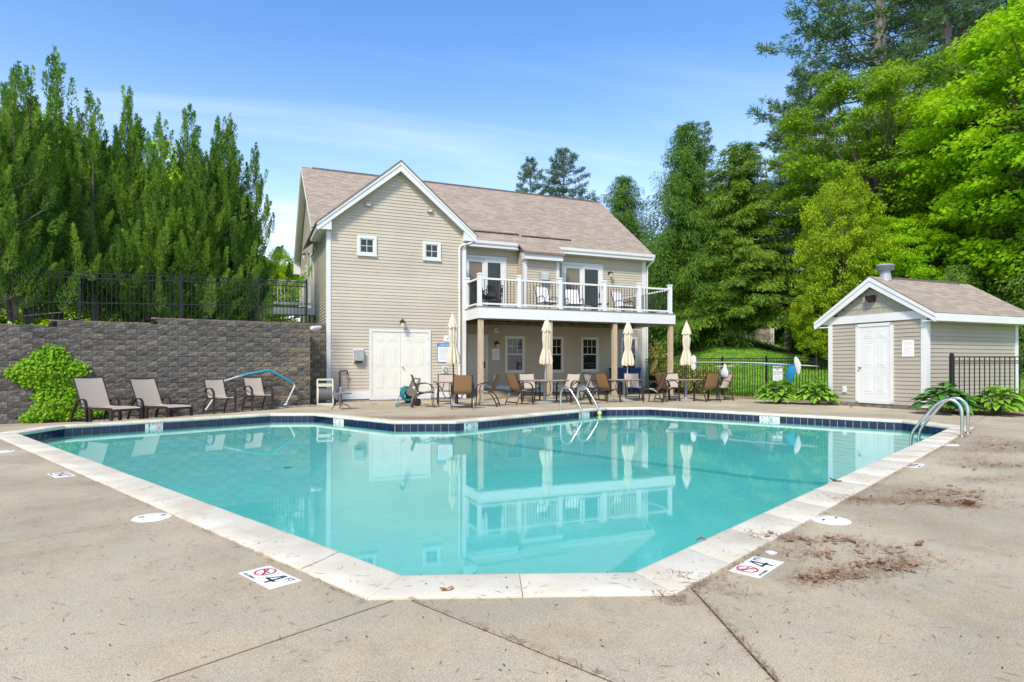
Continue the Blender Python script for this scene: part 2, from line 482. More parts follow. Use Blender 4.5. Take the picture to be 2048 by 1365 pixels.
# fence line behind the pool terrace: A (house corner) to B (behind the shed)
FA = Vector((5.75, 26.9)); FB = Vector((9.9, 19.0))
fd = (FB - FA).normalized(); fn = Vector((-fd.y, fd.x))       # fn points away from the pool
if fn.x < 0: fn = -fn
def hillz(x, y):
    d = (Vector((x, y)) - FA).dot(fn)
    side = Vector((x, y)).dot(Vector((0.924, -0.383)))
    g = 1 - 0.62 * sm(-4.0, 4.5, side)
    far = Vector((x, y)).length
    z = 0.05 + 2.3 * sm(0.3, 9.5, d) * g + max(0, d - 7) * 0.115 * g
    return z
def hill(a, b):
    x = -6 + 96 * a ** 1.25; 
    w = FA + fd * (-20 + 55 * a) + fn * (b ** 1.6 * 95)
    return (w.x, w.y, hillz(w.x, w.y))
sheet('lawn', 60, 60, hill, M['lawn'])

# retaining wall geometry
WL = Vector((-11.7, 14.2)); wd = Vector((0.849, 0.528)).normalized(); wn_ = Vector((-wd.y, wd.x))
def ww(d, b, z=0.0):
    p = WL + wd * d + wn_ * b
    return Vector((p.x, p.y, z))
def plateau(a, b):
    d = -32 + 39.0 * a
    base = WL + wd * d
    back = 0.22 + (b ** 1.7) * 85
    p = base + nh * back
    top = 1.98 + 0.12 * sm(0.6, 1.2, d) + 0.10 * sm(2.7, 3.3, d)
    return (p.x, p.y, top + 0.42 * sm(2.0, 9.0, back) + 0.05 * max(0, back - 9))
sheet('lawn', 60, 40, plateau, M['lawn'])

# ---------------------------------------------------------------- pool terrace (concrete slabs)
terrace = empty('pool_terrace', (PV.x, PV.y, 0), PA, kind='structure')
def slab(poly, th=0.12, z=-0.012, gap=0.006):
    # convex polygon in pool coordinates, shrunk by half a joint, chamfered edge
    c = Vector((sum(p[0] for p in poly) / len(poly), sum(p[1] for p in poly) / len(poly)))
    def inset(d):
        out = []; n = len(poly)
        for i in range(n):
            p0 = Vector(poly[i - 1]); p1 = Vector(poly[i]); p2 = Vector(poly[(i + 1) % n])
            a = (p1 - p0).normalized(); b = (p2 - p1).normalized()
            na = Vector((-a.y, a.x)); nb = Vector((-b.y, b.x))
            if na.dot(c - p1) < 0: na = -na
            if nb.dot(c - p1) < 0: nb = -nb
            k = (na + nb); k = k / max(0.2, k.dot(na))
            out.append(p1 + k * d)
        return out
    a = inset(gap); b = inset(gap + 0.0008)
    mb = MB()
    mb.loft([[(p.x, p.y, z - th) for p in a], [(p.x, p.y, z - 0.001) for p in a], [(p.x, p.y, z) for p in b]])
    return mb.build('deck_slab', M['concrete'], terrace)
w = 0.16
slab([(-9, -9), (-w, -9), (-w, 0.65), (-9, 0.65)], gap=0.008)
slab([(-9, 0.65), (-w, 0.65), (-w, 3.22), (-9, 3.22)], gap=0.005)
slab([(-9, 3.22), (-w, 3.22), (-w, 6.3), (-9, 6.3)], gap=0.005)
slab([(-9, 6.3), (-w, 6.3), (-w, 9.3), (-9, 9.3)], gap=0.005)
slab([(-w, 1.05), (-w, -1.35), (1.05, -w)], gap=0.006)
slab([(1.05, -w), (-w, -1.35), (-w, -9), (2.8, -9), (2.8, -w)], gap=0.006)
slab([(2.8, -w), (2.8, -9), (5.8, -9), (5.8, -w)], gap=0.005)
slab([(5.8, -w), (5.8, -9), (8.9, -9), (8.9, -w)], gap=0.005)
slab([(8.9, -w), (8.9, -9), (12.8, -9), (12.8, -w)], gap=0.005)
bed = MB(); bed.box(-9, 13, -9, 9.3, -0.30, -0.045)
# (the joint bed only lies under the near slabs, in strips beside the pool)
bed = MB()
bed.box(-9, -w, -9, 9.3, -0.2, -0.0165); bed.box(-w, 12.8, -9, -w, -0.2, -0.0168)
bed.prism([(-w, 1.05), (-w, -w), (1.05, -w)], 'z', -0.2, -0.0172)
tag(bed.build('joint_bed', mat('joint_dirt', (0.09, 0.058, 0.036), 1.0, var=0.5, scale=30), terrace))
def farslab(p0, p1, q0, q1, gap=0.004):
    nx = max(1, int((p1 - p0) / 0.5)); ny = max(1, int((q1 - q0) / 0.5))
    def f(a, b):
        p = p0 + gap + (p1 - p0 - 2 * gap) * a; q = q0 + gap + (q1 - q0 - 2 * gap) * b
        w3 = pw(p, q); return (p, q, deckz(w3.x, w3.y))
    o = sheet('deck_slab', nx, ny, f, M['concrete'], parent=terrace); del o['kind']
def grid(ps, qs):
    for i in range(len(ps) - 1):
        for j in range(len(qs) - 1):
            farslab(ps[i], ps[i + 1], qs[j], qs[j + 1])
grid([-9, -4, -w], [9.3, 12.25, 16, 21])
grid([-w, 2.7, 5.67], [12.25, 15.2, 18.4, 22])
grid([6.46, 9.6, 12.8], [7.65, 10.6])
grid([5.67, 9.6, 12.8], [10.6, 13.4, 16.5, 22])
grid([12.8, 15.9, 19, 24], [-9, -4.5, -w, 3.6, 7.65, 10.6])
grid([12.8, 15.9, 19, 24], [10.6, 13.4, 16.5, 22])
grid([5.67, 6.46], [8.41, 10.6])
tri = MB()
for t3 in ([(-w, 11.24), (-w, 12.25), (0.81, 12.25)], [(4.83, 12.25), (5.67, 12.25), (5.67, 11.43)], [(6.46, 7.65), (6.46, 8.41), (5.67, 8.41)],
           [(11.79, 7.65), (12.8, 7.65), (12.8, 6.79)], [(12.8, 0.91), (12.8, -w), (11.84, -w)]):
    tri.poly([(p, q, -0.012) for p, q in t3])
tri.build('deck_slab', M['concrete'], terrace)
under = MB(); under.box(-9, 24, -9, -0.3, -0.5, -0.21); 

# ---------------------------------------------------------------- pool shell, tiles, coping, water
PP = [(0.87, 0), (11.8, 0), (12.65, 0.95), (12.65, 6.75), (11.75, 7.5), (6.4, 7.5), (5.52, 8.35), (5.52, 11.4), (4.8, 12.1), (0.85, 12.1), (0, 11.2), (0, 0.87)]
pool = empty('pool_shell', (PV.x, PV.y, 0), PA, kind='structure')
def offs(poly, d):
    n = len(poly); out = []
    for i in range(n):
        p0 = Vector(poly[i - 1]); p1 = Vector(poly[i]); p2 = Vector(poly[(i + 1) % n])
        a = (p1 - p0).normalized(); b = (p2 - p1).normalized()
        na = Vector((a.y, -a.x)); nb = Vector((b.y, -b.x))   # outward for ccw
        k = na + nb; k = k / k.dot(na)
        out.append(p1 + k * d)
    return out
sh = MB()
oo = offs(PP, 0.012); n = len(PP)
for i in range(n):
    a, b = oo[i], oo[(i + 1) % n]
    sh.poly([(a.x, a.y, -0.75), (b.x, b.y, -0.75), (b.x, b.y, -0.03), (a.x, a.y, -0.03)])
sh.build('pool_wall', M['grout'], pool)
# floor: rises toward the walls in a shallow dish
fl = MB(); rings = [(0.012, -0.24), (-0.5, -0.29), (-1.15, -0.32)]
prev = None
for d, z in rings:
    pts = offs(PP, d)
    cur = [(p.x, p.y, z) for p in pts]
    if prev:
        for i in range(n):
            fl.poly([prev[i], prev[(i + 1) % n], cur[(i + 1) % n], cur[i]])
    prev = cur
# the middle: two convex pieces of the L
fl.poly([prev[i] for i in (0, 1, 2, 3, 4, 5, 11)]); fl.poly([prev[i] for i in (5, 6, 7, 8, 9, 10, 11)])
fl.build('pool_floor', M['plaster'], pool, smooth=False)
st = MB()
for k in range(24):
    def P(f, s):
        p = 6.3 - 0.5 * f; q = 7.35 - 7.2 * f
        d = min(q, 7.5 - q); z = -0.235 - 0.055 * sm(0, 0.6, d) - 0.028 * sm(0.5, 1.2, d)
        return (p + s * 0.07, q, z + 0.004 + 0.01)
    q4 = [P(k / 24, -1), P(k / 24, 1), P((k + 1) / 24, 1), P((k + 1) / 24, -1)]
    st.hexa([(x, y, z - 0.05) for x, y, z in q4] + q4)
st.build('floor_stripe', M['stripe'], pool)
wt = MB(); ip = offs(PP, 0.008)
wt.poly([(p.x, p.y, -0.15) for p in ip])
wo_ = wt.build('pool_water', M['water'], None)
if wo_.data.polygons[0].normal.z < 0: wo_.data.flip_normals()
wo_.name = 'pool_water'; wo_.location = (PV.x, PV.y, 0); wo_.rotation_euler = (0, 0, PA); tag(wo_, kind='structure')

# waterline tiles, 15 cm, and the white depth markers set into the row
tiles = empty('waterline_tiles', (PV.x, PV.y, 0), PA, kind='structure')
markers = {9 - 1: [], }
tm = MB(); tm.hexa([(0.008, -0.004, -0.198), (0.149, -0.004, -0.198), (0.149, 0.012, -0.198), (0.008, 0.012, -0.198),
                    (0.008, -0.004, -0.056), (0.149, -0.004, -0.056), (0.149, 0.012, -0.056), (0.008, 0.012, -0.056)])
tme = tm.mesh('tile', M['tile'])
# edge index (start vertex in PP), distance of the marker's start along that edge, text
mk = [(8, 2.28, '3', True), (6, 1.90, '3', True), (4, 4.80, '4', True), (4, 0.90, '5', False), (2, 2.56, '5', True)]
def edge_frame(i):
    a = Vector(PP[i]); b = Vector(PP[(i + 1) % n]); d = (b - a); Ld = d.length; d.normalize()
    return a, d, Ld
depth_marks = []
for i in range(1, 11):
    a, d, Ld = edge_frame(i)
    ang = math.atan2(d.y, d.x)
    # pool interior is on the left of a ccw edge: local +y is inward, so the face sits at -y of a turned tile
    spans = sorted([(s0, s0 + 0.33, t_, no) for (ei, s0, t_, no) in mk if ei == i])
    x = 0.0
    cnt = 0
    while x < Ld - 0.02:
        hit = [s for s in spans if x + 0.15 > s[0] and x < s[1]]
        if hit:
            s0, s1, t_, no = hit[0]
            depth_marks.append((a + d * s1, ang + math.pi, t_, no)); x = s1; spans.remove(hit[0]); continue
        w_ = min(0.152, Ld - x)
        o = link('tile', tme, tiles, (a.x + d.x * (x + w_), a.y + d.y * (x + w_), 0), (0, 0, ang + math.pi), (w_ / 0.152, 1, 1))
        x += 0.152
for (p, ang, t_, no) in depth_marks:
    mb = MB(); mb.box(0.003, 0.327, -0.004, 0.012, -0.198, -0.046)
    o = mb.build('marker_tile', M['tilewhite'], tiles, loc=(p.x, p.y, 0), rot=(0, 0, ang))
    text(o, t_, 0.115, (0.07, -0.006, -0.098), (R(90), 0, 0), M['ink'])
    text(o, 'FT', 0.05, (0.15, -0.006, -0.075), (R(90), 0, 0), M['ink'])
    if no:
        rg = MB()
        for k in range(20):
            a0 = 2 * math.pi * k / 20; a1 = 2 * math.pi * (k + 1) / 20
            rg.poly([(0.25 + r_ * math.cos(aa), -0.0055, -0.098 + r_ * math.sin(aa)) for r_, aa in ((0.042, a0), (0.052, a0), (0.052, a1), (0.042, a1))])
        rg.poly([(0.25 - 0.036, -0.0057, -0.098 + 0.028), (0.25 - 0.028, -0.0057, -0.098 + 0.036), (0.25 + 0.036, -0.0057, -0.098 - 0.028), (0.25 + 0.028, -0.0057, -0.098 - 0.036)])
        rg.build('no_diving_ring', M['ink'] if t_ in '45' else M['red'], o)

# coping stones
coping = empty('pool_coping', (PV.x, PV.y, 0), PA, kind='structure')
inn = offs(PP, -0.015); out_ = offs(PP, 0.305)
prof = [(0.0, -0.035), (0.0, -0.012), (0.035, 0.002), (0.12, 0.006), (0.55, 0.000), (0.97, 0.002), (1.0, -0.004), (1.0, -0.06), (0.06, -0.06), (0.02, -0.052)]
rnd = random.Random(3)
for i in range(n):
    a0, a1 = inn[i], inn[(i + 1) % n]; b0, b1 = out_[i], out_[(i + 1) % n]
    Ld = (a1 - a0).length; k = max(1, round(Ld / 0.60))
    for j in range(k):
        g = 0.0018 / Ld
        f0 = j / k + g; f1 = (j + 1) / k - g
        dz = rnd.uniform(-0.0015, 0.0015)
        ring = []
        for f in (f0, f0 + 0.006 / Ld, f1 - 0.006 / Ld, f1):
            pa = a0.lerp(a1, f); pb = b0.lerp(b1, f)
            low = 0.002 if f in (f0, f1) else 0
            ring.append([(pa.lerp(pb, u).x, pa.lerp(pb, u).y, z + dz - (low if z > -0.02 else 0)) for u, z in prof])
        mb = MB(); mb.loft(ring); mb.build('coping_stone', M['coping'], coping, smooth=True)
jb = MB()
j0 = offs(PP, 0.02); j1 = offs(PP, 0.30)
for i in range(n):
    k = (i + 1) % n
    jb.poly([(j0[i].x, j0[i].y, -0.0045), (j0[k].x, j0[k].y, -0.0045), (j1[k].x, j1[k].y, -0.0045), (j1[i].x, j1[i].y, -0.0045)])
jb.build('coping_joint', mat('coping_mortar', (0.15, 0.10, 0.065), 0.95, var=0.4, scale=20), coping)

# ---------------------------------------------------------------- retaining wall of split-face blocks
rw = empty('retaining_wall', (WL.x, WL.y, 0), math.atan2(wd.y, wd.x), label='dark grey split-face block retaining wall behind the loungers, with two steps in its top', cat='retaining wall')
core = MB()
core.box(-2.0, 0.9, 0.08, 0.5, -0.6, 1.99); core.box(0.9, 3.0, 0.08, 0.5, -0.6, 2.12); core.box(3.0, 6.92, 0.08, 0.5, -0.6, 2.25)
core.build('core', M['mortar'], rw)
blk = []
rb = random.Random(11)
for k in range(9):
    mb = MB(); nx, nz = 6, 3; Lb, Hb = 0.46, 0.135; g = 0.0022
    rows = []
    for j in range(nz + 1):
        row = []
        for i in range(nx + 1):
            edge = i in (0, nx) or j in (0, nz)
            y = (-0.002 - rb.random() * 0.009) if edge else (-0.004 - rb.random() * 0.017)
            row.append((g + (Lb - 2 * g) * i / nx, y, g + (Hb - 2 * g) * j / nz))
        rows.append(row)
    for j in range(nz):
        for i in range(nx):
            mb.poly([rows[j][i], rows[j][i + 1], rows[j + 1][i + 1], rows[j + 1][i]])
    x0, x1, z0, z1 = g, Lb - g, g, Hb - g
    mb.poly([(x0, -.004, z1), (x1, -.004, z1), (x1, .1, z1), (x0, .1, z1)])
    mb.poly([(x0, -.004, z0), (x0, .1, z0), (x1, .1, z0), (x1, -.004, z0)])
    mb.poly([(x0, -.004, z0), (x0, -.004, z1), (x0, .1, z1), (x0, .1, z0)]); mb.poly([(x1, -.004, z0), (x1, .1, z0), (x1, .1, z1), (x1, -.004, z1)])
    blk.append((mb.mesh('block', M['block']), mb.mesh('block', M['block_brown'])))
nb = 0
for r_ in range(19):
    z = -0.26 + r_ * 0.135
    d = -1.0 - (0.23 if r_ % 2 else 0)
    while d < 6.9:
        top = 2.05 if d + 0.23 < 0.9 else (2.19 if d + 0.23 < 3.0 else 2.32)
        if z + 0.10 < top:
            w_ = min(1.0, (6.95 - d) / 0.46)
            if w_ > 0.15:
                brown = rb.random() < max(0, (d - 4.6) / 3.0)
                link('block', blk[rb.randrange(9)][1 if brown else 0], rw, (d, rb.uniform(-0.007, 0.007), z), (0, 0, 0), (w_, 1, 1)); nb += 1
        d += 0.46
# cap course (thin capstones) and the return running back to the house corner
cp = MB()
for (d0, d1, z) in ((-2.0, 0.9, 2.035), (0.9, 3.0, 2.168), (3.0, 6.95, 2.303)):
    cp.box(d0 + .003, d1 - .003, -0.01, 0.32, z, z + 0.035)
cp.build('capstone', M['block_brown'], rw)
fil = empty('end_wall', (-6.72, 19.02, 0), math.atan2(wd.y, wd.x), label='narrow brown block wall filling the gap between the long wall and the house corner', cat='wall')
mb = MB(); mb.box(-.3, 1.02, 0.08, 0.4, -0.4, 2.32); mb.build('core', M['mortar'], fil)
for r_ in range(20):
    d = -0.3 if r_ % 2 else -0.07
    while d < 1.0:
        w_ = min(1.0, (1.03 - d) / 0.46)
        if w_ > .1: link('block', blk[rb.randrange(9)][1], fil, (d, rb.uniform(-.006, .006), -0.30 + r_ * 0.135), (0, 0, 0), (w_, 1, 1))
        d += 0.46
mb = MB(); mb.box(-0.3, 1.03, -0.01, 0.3, 2.402, 2.44); mb.build('capstone', M['block_brown'], fil)
ret = empty('return_wall', tuple(ww(6.95, 0.08)), HA + R(90), label='short brown block return wall between the long wall and the house corner board', cat='wall')
mb = MB(); mb.box(0, 1.72, 0.02, 0.4, -0.4, 2.0); mb.build('core', M['mortar'], ret)
for r_ in range(17):
    d = -0.05 if r_ % 2 else 0.0
    while d < 1.6:
        w_ = min(1.0, (1.7 - d) / 0.46)
        link('block', blk[rb.randrange(9)][1], ret, (d, 0.0, -0.26 + r_ * 0.135), (0, 0, 0), (w_, 1, 1)); d += 0.46
mb = MB(); mb.box(-0.0, 1.72, -0.02, 0.3, 2.05, 2.10); mb.build('capstone', M['block_brown'], ret)

# gravel at the foot of the wall and the house
def gravel(name, spots, seed):
    rg = np.random.default_rng(seed); V = []; Fc = []
    base = np.array([(1, 0, 0), (0, 1, 0), (-1, 0, 0), (0, -1, 0), (0, 0, .8), (0, 0, -.5)], float)
    fc = [(0, 1, 4), (1, 2, 4), (2, 3, 4), (3, 0, 4), (1, 0, 5), (2, 1, 5), (3, 2, 5), (0, 3, 5)]
    for (x, y, z) in spots:
        s = rg.uniform(0.012, 0.032); a = rg.uniform(0, 6.28); c, s_ = math.cos(a), math.sin(a)
        b = len(V)
        for q in base * s * rg.uniform(0.6, 1.3, (6, 3)):
            V.append((x + q[0] * c - q[1] * s_, y + q[0] * s_ + q[1] * c, z + q[2]))
        Fc += [(b + i, b + j, b + k) for i, j, k in fc]
    me = bpy.data.meshes.new(name); me.from_pydata(V, [], Fc)
    mm = mat('gravel_mix', (0.12, 0.105, 0.09), 0.9, col2=(0.38, 0.35, 0.31), scale=14, fine=0.3, fscale=40, detail=2); me.materials.append(mm)
    return tag(link(name, me), kind='stuff')
rg = random.Random(5); sp = []
for k in range(2600):
    d = rg.uniform(1.7, 7.2); b = -rg.random() ** 1.2 * 0.55; p = ww(d, b); sp.append((p.x, p.y, deckz(p.x, p.y) + 0.012))
for k in range(900):
    p = hw(rg.uniform(-0.2, 4.6), -rg.random() ** 1.3 * 0.36); sp.append((p.x, p.y, deckz(p.x, p.y) + 0.010))
gravel('gravel', sp, 4)

# ---------------------------------------------------------------- picket fences (black metal)
def fence(name, pts, h, label, spacing=0.105, posts=(), rails=(0.0, 0.13), lowrail=0.1, zbase=None, pr=0.008, cap=True, postw=0.05, mesh_rows=0):
    """pts: world xyz polyline at the foot of the fence; h height above it"""
    o = empty(name, tuple(pts[0]), 0, label=label, cat='fence', group='black metal picket fences round the pool')
    org = Vector(pts[0])
    pk = MB(); pk.box(-pr, pr, -pr, pr, 0.0, 1.0); pme = pk.mesh('picket', M['black'])
    ps = MB(); q = postw / 2
    ps.loft([[(-q, -q, 0), (q, -q, 0), (q, q, 0), (-q, q, 0)], [(-q, -q, 1.0), (q, -q, 1.0), (q, q, 1.0), (-q, q, 1.0)]])
    pom = ps.mesh('post', M['black'])
    cpm = MB(); cpm.lathe([(q * 0.8, 0), (q * 1.25, 0.012), (q * 1.25, 0.03), (q * 0.9, 0.05), (0.004, 0.062)], 10); cme = cpm.mesh('post_cap', M['black'], True)
    total = 0
    for i in range(len(pts) - 1):
        a = Vector(pts[i]); b = Vector(pts[i + 1]); d = b - a; L_ = d.xy.length
        ang = math.atan2(d.y, d.x); k = max(1, round(L_ / spacing))
        for j in range(k):
            p = a.lerp(b, (j + 0.5) / k) - org
            link('picket', pme, o, p, (0, 0, ang), (1, 1, h - 0.02))
        rl = MB()
        for r_ in list(rails) + [h - lowrail]:
            rl.bar(a - org + Vector((0, 0, h - r_ - 0.012)), b - org + Vector((0, 0, h - r_ - 0.012)), 0.026, 0.026)
        rl.build('rail', M['black'], o)
        total += k
    for f in posts:
        # f: index.fraction along the polyline
        i = int(f); a = Vector(pts[min(i, len(pts) - 1)]); b = Vector(pts[min(i + 1, len(pts) - 1)]); p = a.lerp(b, f - i) - org
        dd = Vector(pts[min(i, len(pts) - 2) + 1]) - Vector(pts[min(i, len(pts) - 2)])
        po = link('post', pom, o, p, (0, 0, math.atan2(dd.y, dd.x)), (1, 1, h + 0.03))
        if cap: link('post_cap', cme, o, p + Vector((0, 0, h + 0.03)))
    return o
zt = [(-3.2, 2.03), (0.9, 2.07), (0.9, 2.2), (3.0, 2.2), (3.0, 2.32), (6.75, 2.32)]
# one straight run along the top of the wall, stepping gently up with it
fence('picket_fence', [ww(-2.2, 0.42, 2.10), ww(1.9, 0.42, 2.17), ww(4.3, 0.42, 2.26), ww(6.95, 0.42, 2.31)], 1.26,
      'long black picket fence on top of the retaining wall in front of the junipers', spacing=0.098, posts=(0.35, 0.9, 1.75, 2.5, 3.0), rails=(0.0, 0.13), lowrail=0.52, pr=0.006)
fence('picket_fence', [(FA.x, FA.y, 0.06), ((FA.x + FB.x) / 2, (FA.y + FB.y) / 2, 0.04), (FB.x, FB.y, 0.0)], 1.36,
      'black picket fence between the house corner and the shed, lawn behind it', spacing=0.112, posts=(0.12, 0.98, 1.42, 1.98), rails=(0.0, 0.16), lowrail=1.26, pr=0.007)
fence('picket_fence', [(10.56, 14.95, -0.02), (14.2, 15.1, -0.02)], 1.36,
      'black picket fence by the porch side of the shed, grey siding behind it', spacing=0.125, posts=(0.0, 0.66), rails=(0.0, 0.15), lowrail=1.26, pr=0.0085, postw=0.075)
# mulch strips along the fences
def mulch(pts, wid, sgn, seed):
    def f(a, b):
        k = a * (len(pts) - 1); i = min(int(k), len(pts) - 2); p = Vector(pts[i]).lerp(Vector(pts[i + 1]), k - i)
        d = (Vector(pts[i + 1]) - Vector(pts[i])).normalized(); nn = Vector((-d.y, d.x)) * sgn
        x = p.x + nn.x * (b - 0.35) * wid; y = p.y + nn.y * (b - 0.35) * wid
        return (x, y, -0.006 + 0.04 * math.sin(math.pi * min(1, b * 1.15)) ** 0.7 + 0.012 * math.sin(a * 90 + seed) * math.sin(b * 9))
    sheet('mulch_bed', 60, 8, f, M['tan_dirt'])
mulch([(FA.x - .1, FA.y - .3), (FB.x + 0.3, FB.y - .2)], 1.0, -1, 0)
mulch([(10.35, 15.2), (15.0, 15.25)], 1.7, -1, 2)
# ---------------------------------------------------------------- the house (local x = along the facade, y = back, z up)
house = empty('house', (P0.x, P0.y, 0), HA, label='beige clapboard pool house with a front gable wing, brown shingle roof and upper balcony', cat='house')

SPL = random.Random(21)
def boards(parent, org, u, nrm, z0, z1, ext, openings, m, expo=0.104, th=0.021, joined=False, name='siding_board', seed=0):
    """clapboards on a plane: org point, unit vector u along the wall, outward normal nrm; ext(z) -> (a0, a1)"""
    org = Vector(org); u = Vector(u); nrm = Vector(nrm)
    rj = MB(); k = 0; z = z0
    while z < z1 - 0.015:
        zt = min(z + expo, z1)
        b0, b1 = ext(z + 0.001); t0, t1 = ext(zt - 0.001)
        segs = [(0.0, 1.0)]
        spans = []
        for (o0, o1, oz0, oz1) in openings:
            if oz0 < z + expo * 0.6 and oz1 > z + expo * 0.4: spans.append((o0, o1))
        cur = [(b0, b1, t0, t1)]
        for o0, o1 in spans:
            nxt = []
            for (p0, p1, q0, q1) in cur:
                if o1 <= min(p0, q0) or o0 >= max(p1, q1): nxt.append((p0, p1, q0, q1)); continue
                if o0 > max(p0, q0): nxt.append((p0, o0, q0, o0))
                if o1 < min(p1, q1): nxt.append((o1, p1, o1, q1))
            cur = nxt
        if not joined:
            nxt = []
            for (p0, p1, q0, q1) in cur:
                lo_, hi_ = max(p0, q0), min(p1, q1)
                if hi_ - lo_ > 2.0 and SPL.random() < .45:
                    c_ = lo_ + (hi_ - lo_) * SPL.uniform(.25, .75); nxt += [(p0, c_ - .001, q0, c_ - .001), (c_ + .001, p1, c_ + .001, q1)]
                else: nxt.append((p0, p1, q0, q1))
            cur = nxt
        for (p0, p1, q0, q1) in cur:
            if p1 - p0 < 0.03: continue
            if q1 - q0 < 0.01:
                mid = (q0 + q1) / 2; q0, q1 = mid - 0.005, mid + 0.005
            pts = []
            for (a0, a1, zz, d0, d1) in ((p0, p1, z, 0.0, th), (q0, q1, zt + 0.004, 0.0, 0.003)):
                pts.append([(a0, zz, d0), (a1, zz, d0), (a1, zz, d1), (a0, zz, d1)])
            P = [[org + u * a + nrm * d + Vector((0, 0, zz)) for a, zz, d in row] for row in pts]
            mb = rj if joined else MB()
            mb.hexa([P[0][0], P[0][1], P[0][2], P[0][3], P[1][0], P[1][1], P[1][2], P[1][3]])
            if not joined: mb.build(name, m, parent)
            k += 1
        z += expo
    if joined: rj.build(name, m, parent, kind='stuff')
    return k

TW, TM = 4.55, 13.64          # wing width, main body width
SF = 2.45; SB = 10.83         # main front and back wall
RZ, RS = 9.30, 6.64           # ridge
def mainroof(s): return 5.93 + (s - 2.15) * (RZ - 5.93) / (RS - 2.15)
def wingroof(t): return 7.80 - 0.845 * abs(t - 2.275)

# wall cores
mb = MB(); mb.prism([(0.0, -0.05), (TW, -0.05), (TW, 5.62), (2.275, 7.56), (0.0, 5.62)], 'y', 0.0, 3.2)
wallA = mb.build('wall', M['dark_backing'], house)
mb = MB(); mb.prism([(SF, -0.05), (SB, -0.05), (SB, 5.75), (RS, 9.12), (SF, 5.75)], 'x', 0.0, TM)
wallB = mb.build('wall', M['dark_backing'], house)
# boards of the gable wing front
def extA(z):
    if z < 5.62: return (0.10, TW - 0.10)
    k = (7.62 - z) / 0.845
    return (max(0.10, 2.275 - k), min(TW - 0.10, 2.275 + k))
boards(wallA, (0, 0, 0), (1, 0, 0), (0, -1, 0), 0.30, 7.50, extA, [(1.30, 3.33, -1, 2.30), (0.91, 1.53, 4.65, 5.29), (3.06, 3.68, 4.64, 5.27)], M['siding'])
# left side wall boards (x = 0 plane), under the main gable
def extL(z):
    if z < 5.72: return (0.02, SB - 0.05)
    return (max(0.02, 2.15 + (z + 0.12 - 5.93) * 1.332) if z > 5.80 else 0.02, SB - (z + 0.12 - 5.93) * 1.332 - 0.05)
boards(wallB, (0, 0, 0), (0, 1, 0), (-1, 0, 0), 2.2, 9.0, extL, [(4.3, 5.4, 2.9, 5.5), (7.0, 7.9, 3.6, 5.4), (8.9, 9.7, 3.6, 5.4)], M['siding'], joined=True)
# main front, upper storey
boards(wallB, (0, SF, 0), (1, 0, 0), (0, -1, 0), 3.02, 5.72, lambda z: (TW + 0.02, 7.56), [(5.30, 7.08, 2.9, 5.39)], M['siding'])
boards(wallB, (0, SF, 0), (1, 0, 0), (0, -1, 0), 3.02, 5.72, lambda z: (9.08, TM - 0.16), [(9.52, 11.50, 2.9, 5.39)], M['siding'])
# bump-out
mb = MB(); mb.box(7.58, 9.06, 1.78, SF + 0.02, 2.95, 5.55); bump = mb.build('bump_out', M['dark_backing'], house)
boards(bump, (7.58, 1.78, 0), (1, 0, 0), (0, -1, 0), 3.02, 5.24, lambda z: (0.10, 1.38), [], M['siding'])
boards(bump, (7.58, SF, 0), (0, -1, 0), (-1, 0, 0), 3.02, 5.60, lambda z: (0.0, 0.60), [], M['siding'])
mb = MB()
mb.box(7.555, 7.68, 1.745, 1.90, 3.0, 5.24); mb.box(8.96, 9.085, 1.745, 1.90, 3.0, 5.24)
mb.build('corner_board', M['white'], bump)
mb = MB(); mb.box(7.50, 9.14, 1.52, 1.86, 5.24, 5.50); mb.build('frieze_board', M['white'], bump)
mb = MB(); mb.prism([(1.45, 5.44), (1.45, 5.51), (2.9, 6.46), (2.9, 6.38)], 'x', 7.44, 9.20)
broof = mb.build('bump_roof', M['roofbase'], house)
# main front, lower storey (in the shade of the balcony)
low_open = [(5.46, 6.30, 0.2, 2.34), (7.02, 7.88, 0.84, 2.31), (8.78, 9.62, 0.85, 2.32), (10.44, 11.28, 0.87, 2.33), (12.38, 13.22, 0.89, 2.35)]
boards(wallB, (0, SF, 0), (1, 0, 0), (0, -1, 0), 0.34, 2.72, lambda z: (TW + 0.02, TM - 0.14), low_open, M['siding'], joined=True)

# white trim
mb = MB()
mb.box(-0.03, 0.10, -0.035, 0.0, -0.02, 5.60); mb.box(-0.035, -0.001, 0.0, 0.12, 2.2, 5.60)
mb.build('corner_board', M['white'], house)
mb = MB(); mb.box(TW - 0.10, TW + 0.03, -0.035, 0.14, -0.02, 5.60); mb.build('corner_board', M['white'], house)
mb = MB(); mb.box(TM - 0.16, TM + 0.03, SF - 0.035, SF + 0.12, 0.02, 5.70); mb.build('corner_board', M['white'], house)
mb = MB(); mb.box(-0.035, -0.001, SB - 0.13, SB + 0.03, 2.0, 5.7); mb.build('corner_board', M['white'], house)
mb = MB(); mb.box(0.10, 1.30, -0.03, 0.0, 0.05, 0.30); mb.box(3.33, TW - 0.10, -0.03, 0.0, 0.05, 0.30); mb.build('base_board', M['white'], house)
mb = MB(); mb.box(0.0, TW, -0.012, 0.0, -0.05, 0.05); mb.box(TW + .03, TM, SF - 0.012, SF, -0.05, 0.06); mb.build('foundation', M['concrete_grey'], house)
mb = MB(); mb.box(TW + 0.03, 5.46, SF - 0.03, SF, 0.06, 0.34); mb.box(6.30, TM - 0.16, SF - 0.03, SF, 0.06, 0.34); mb.build('base_board', M['white'], house)
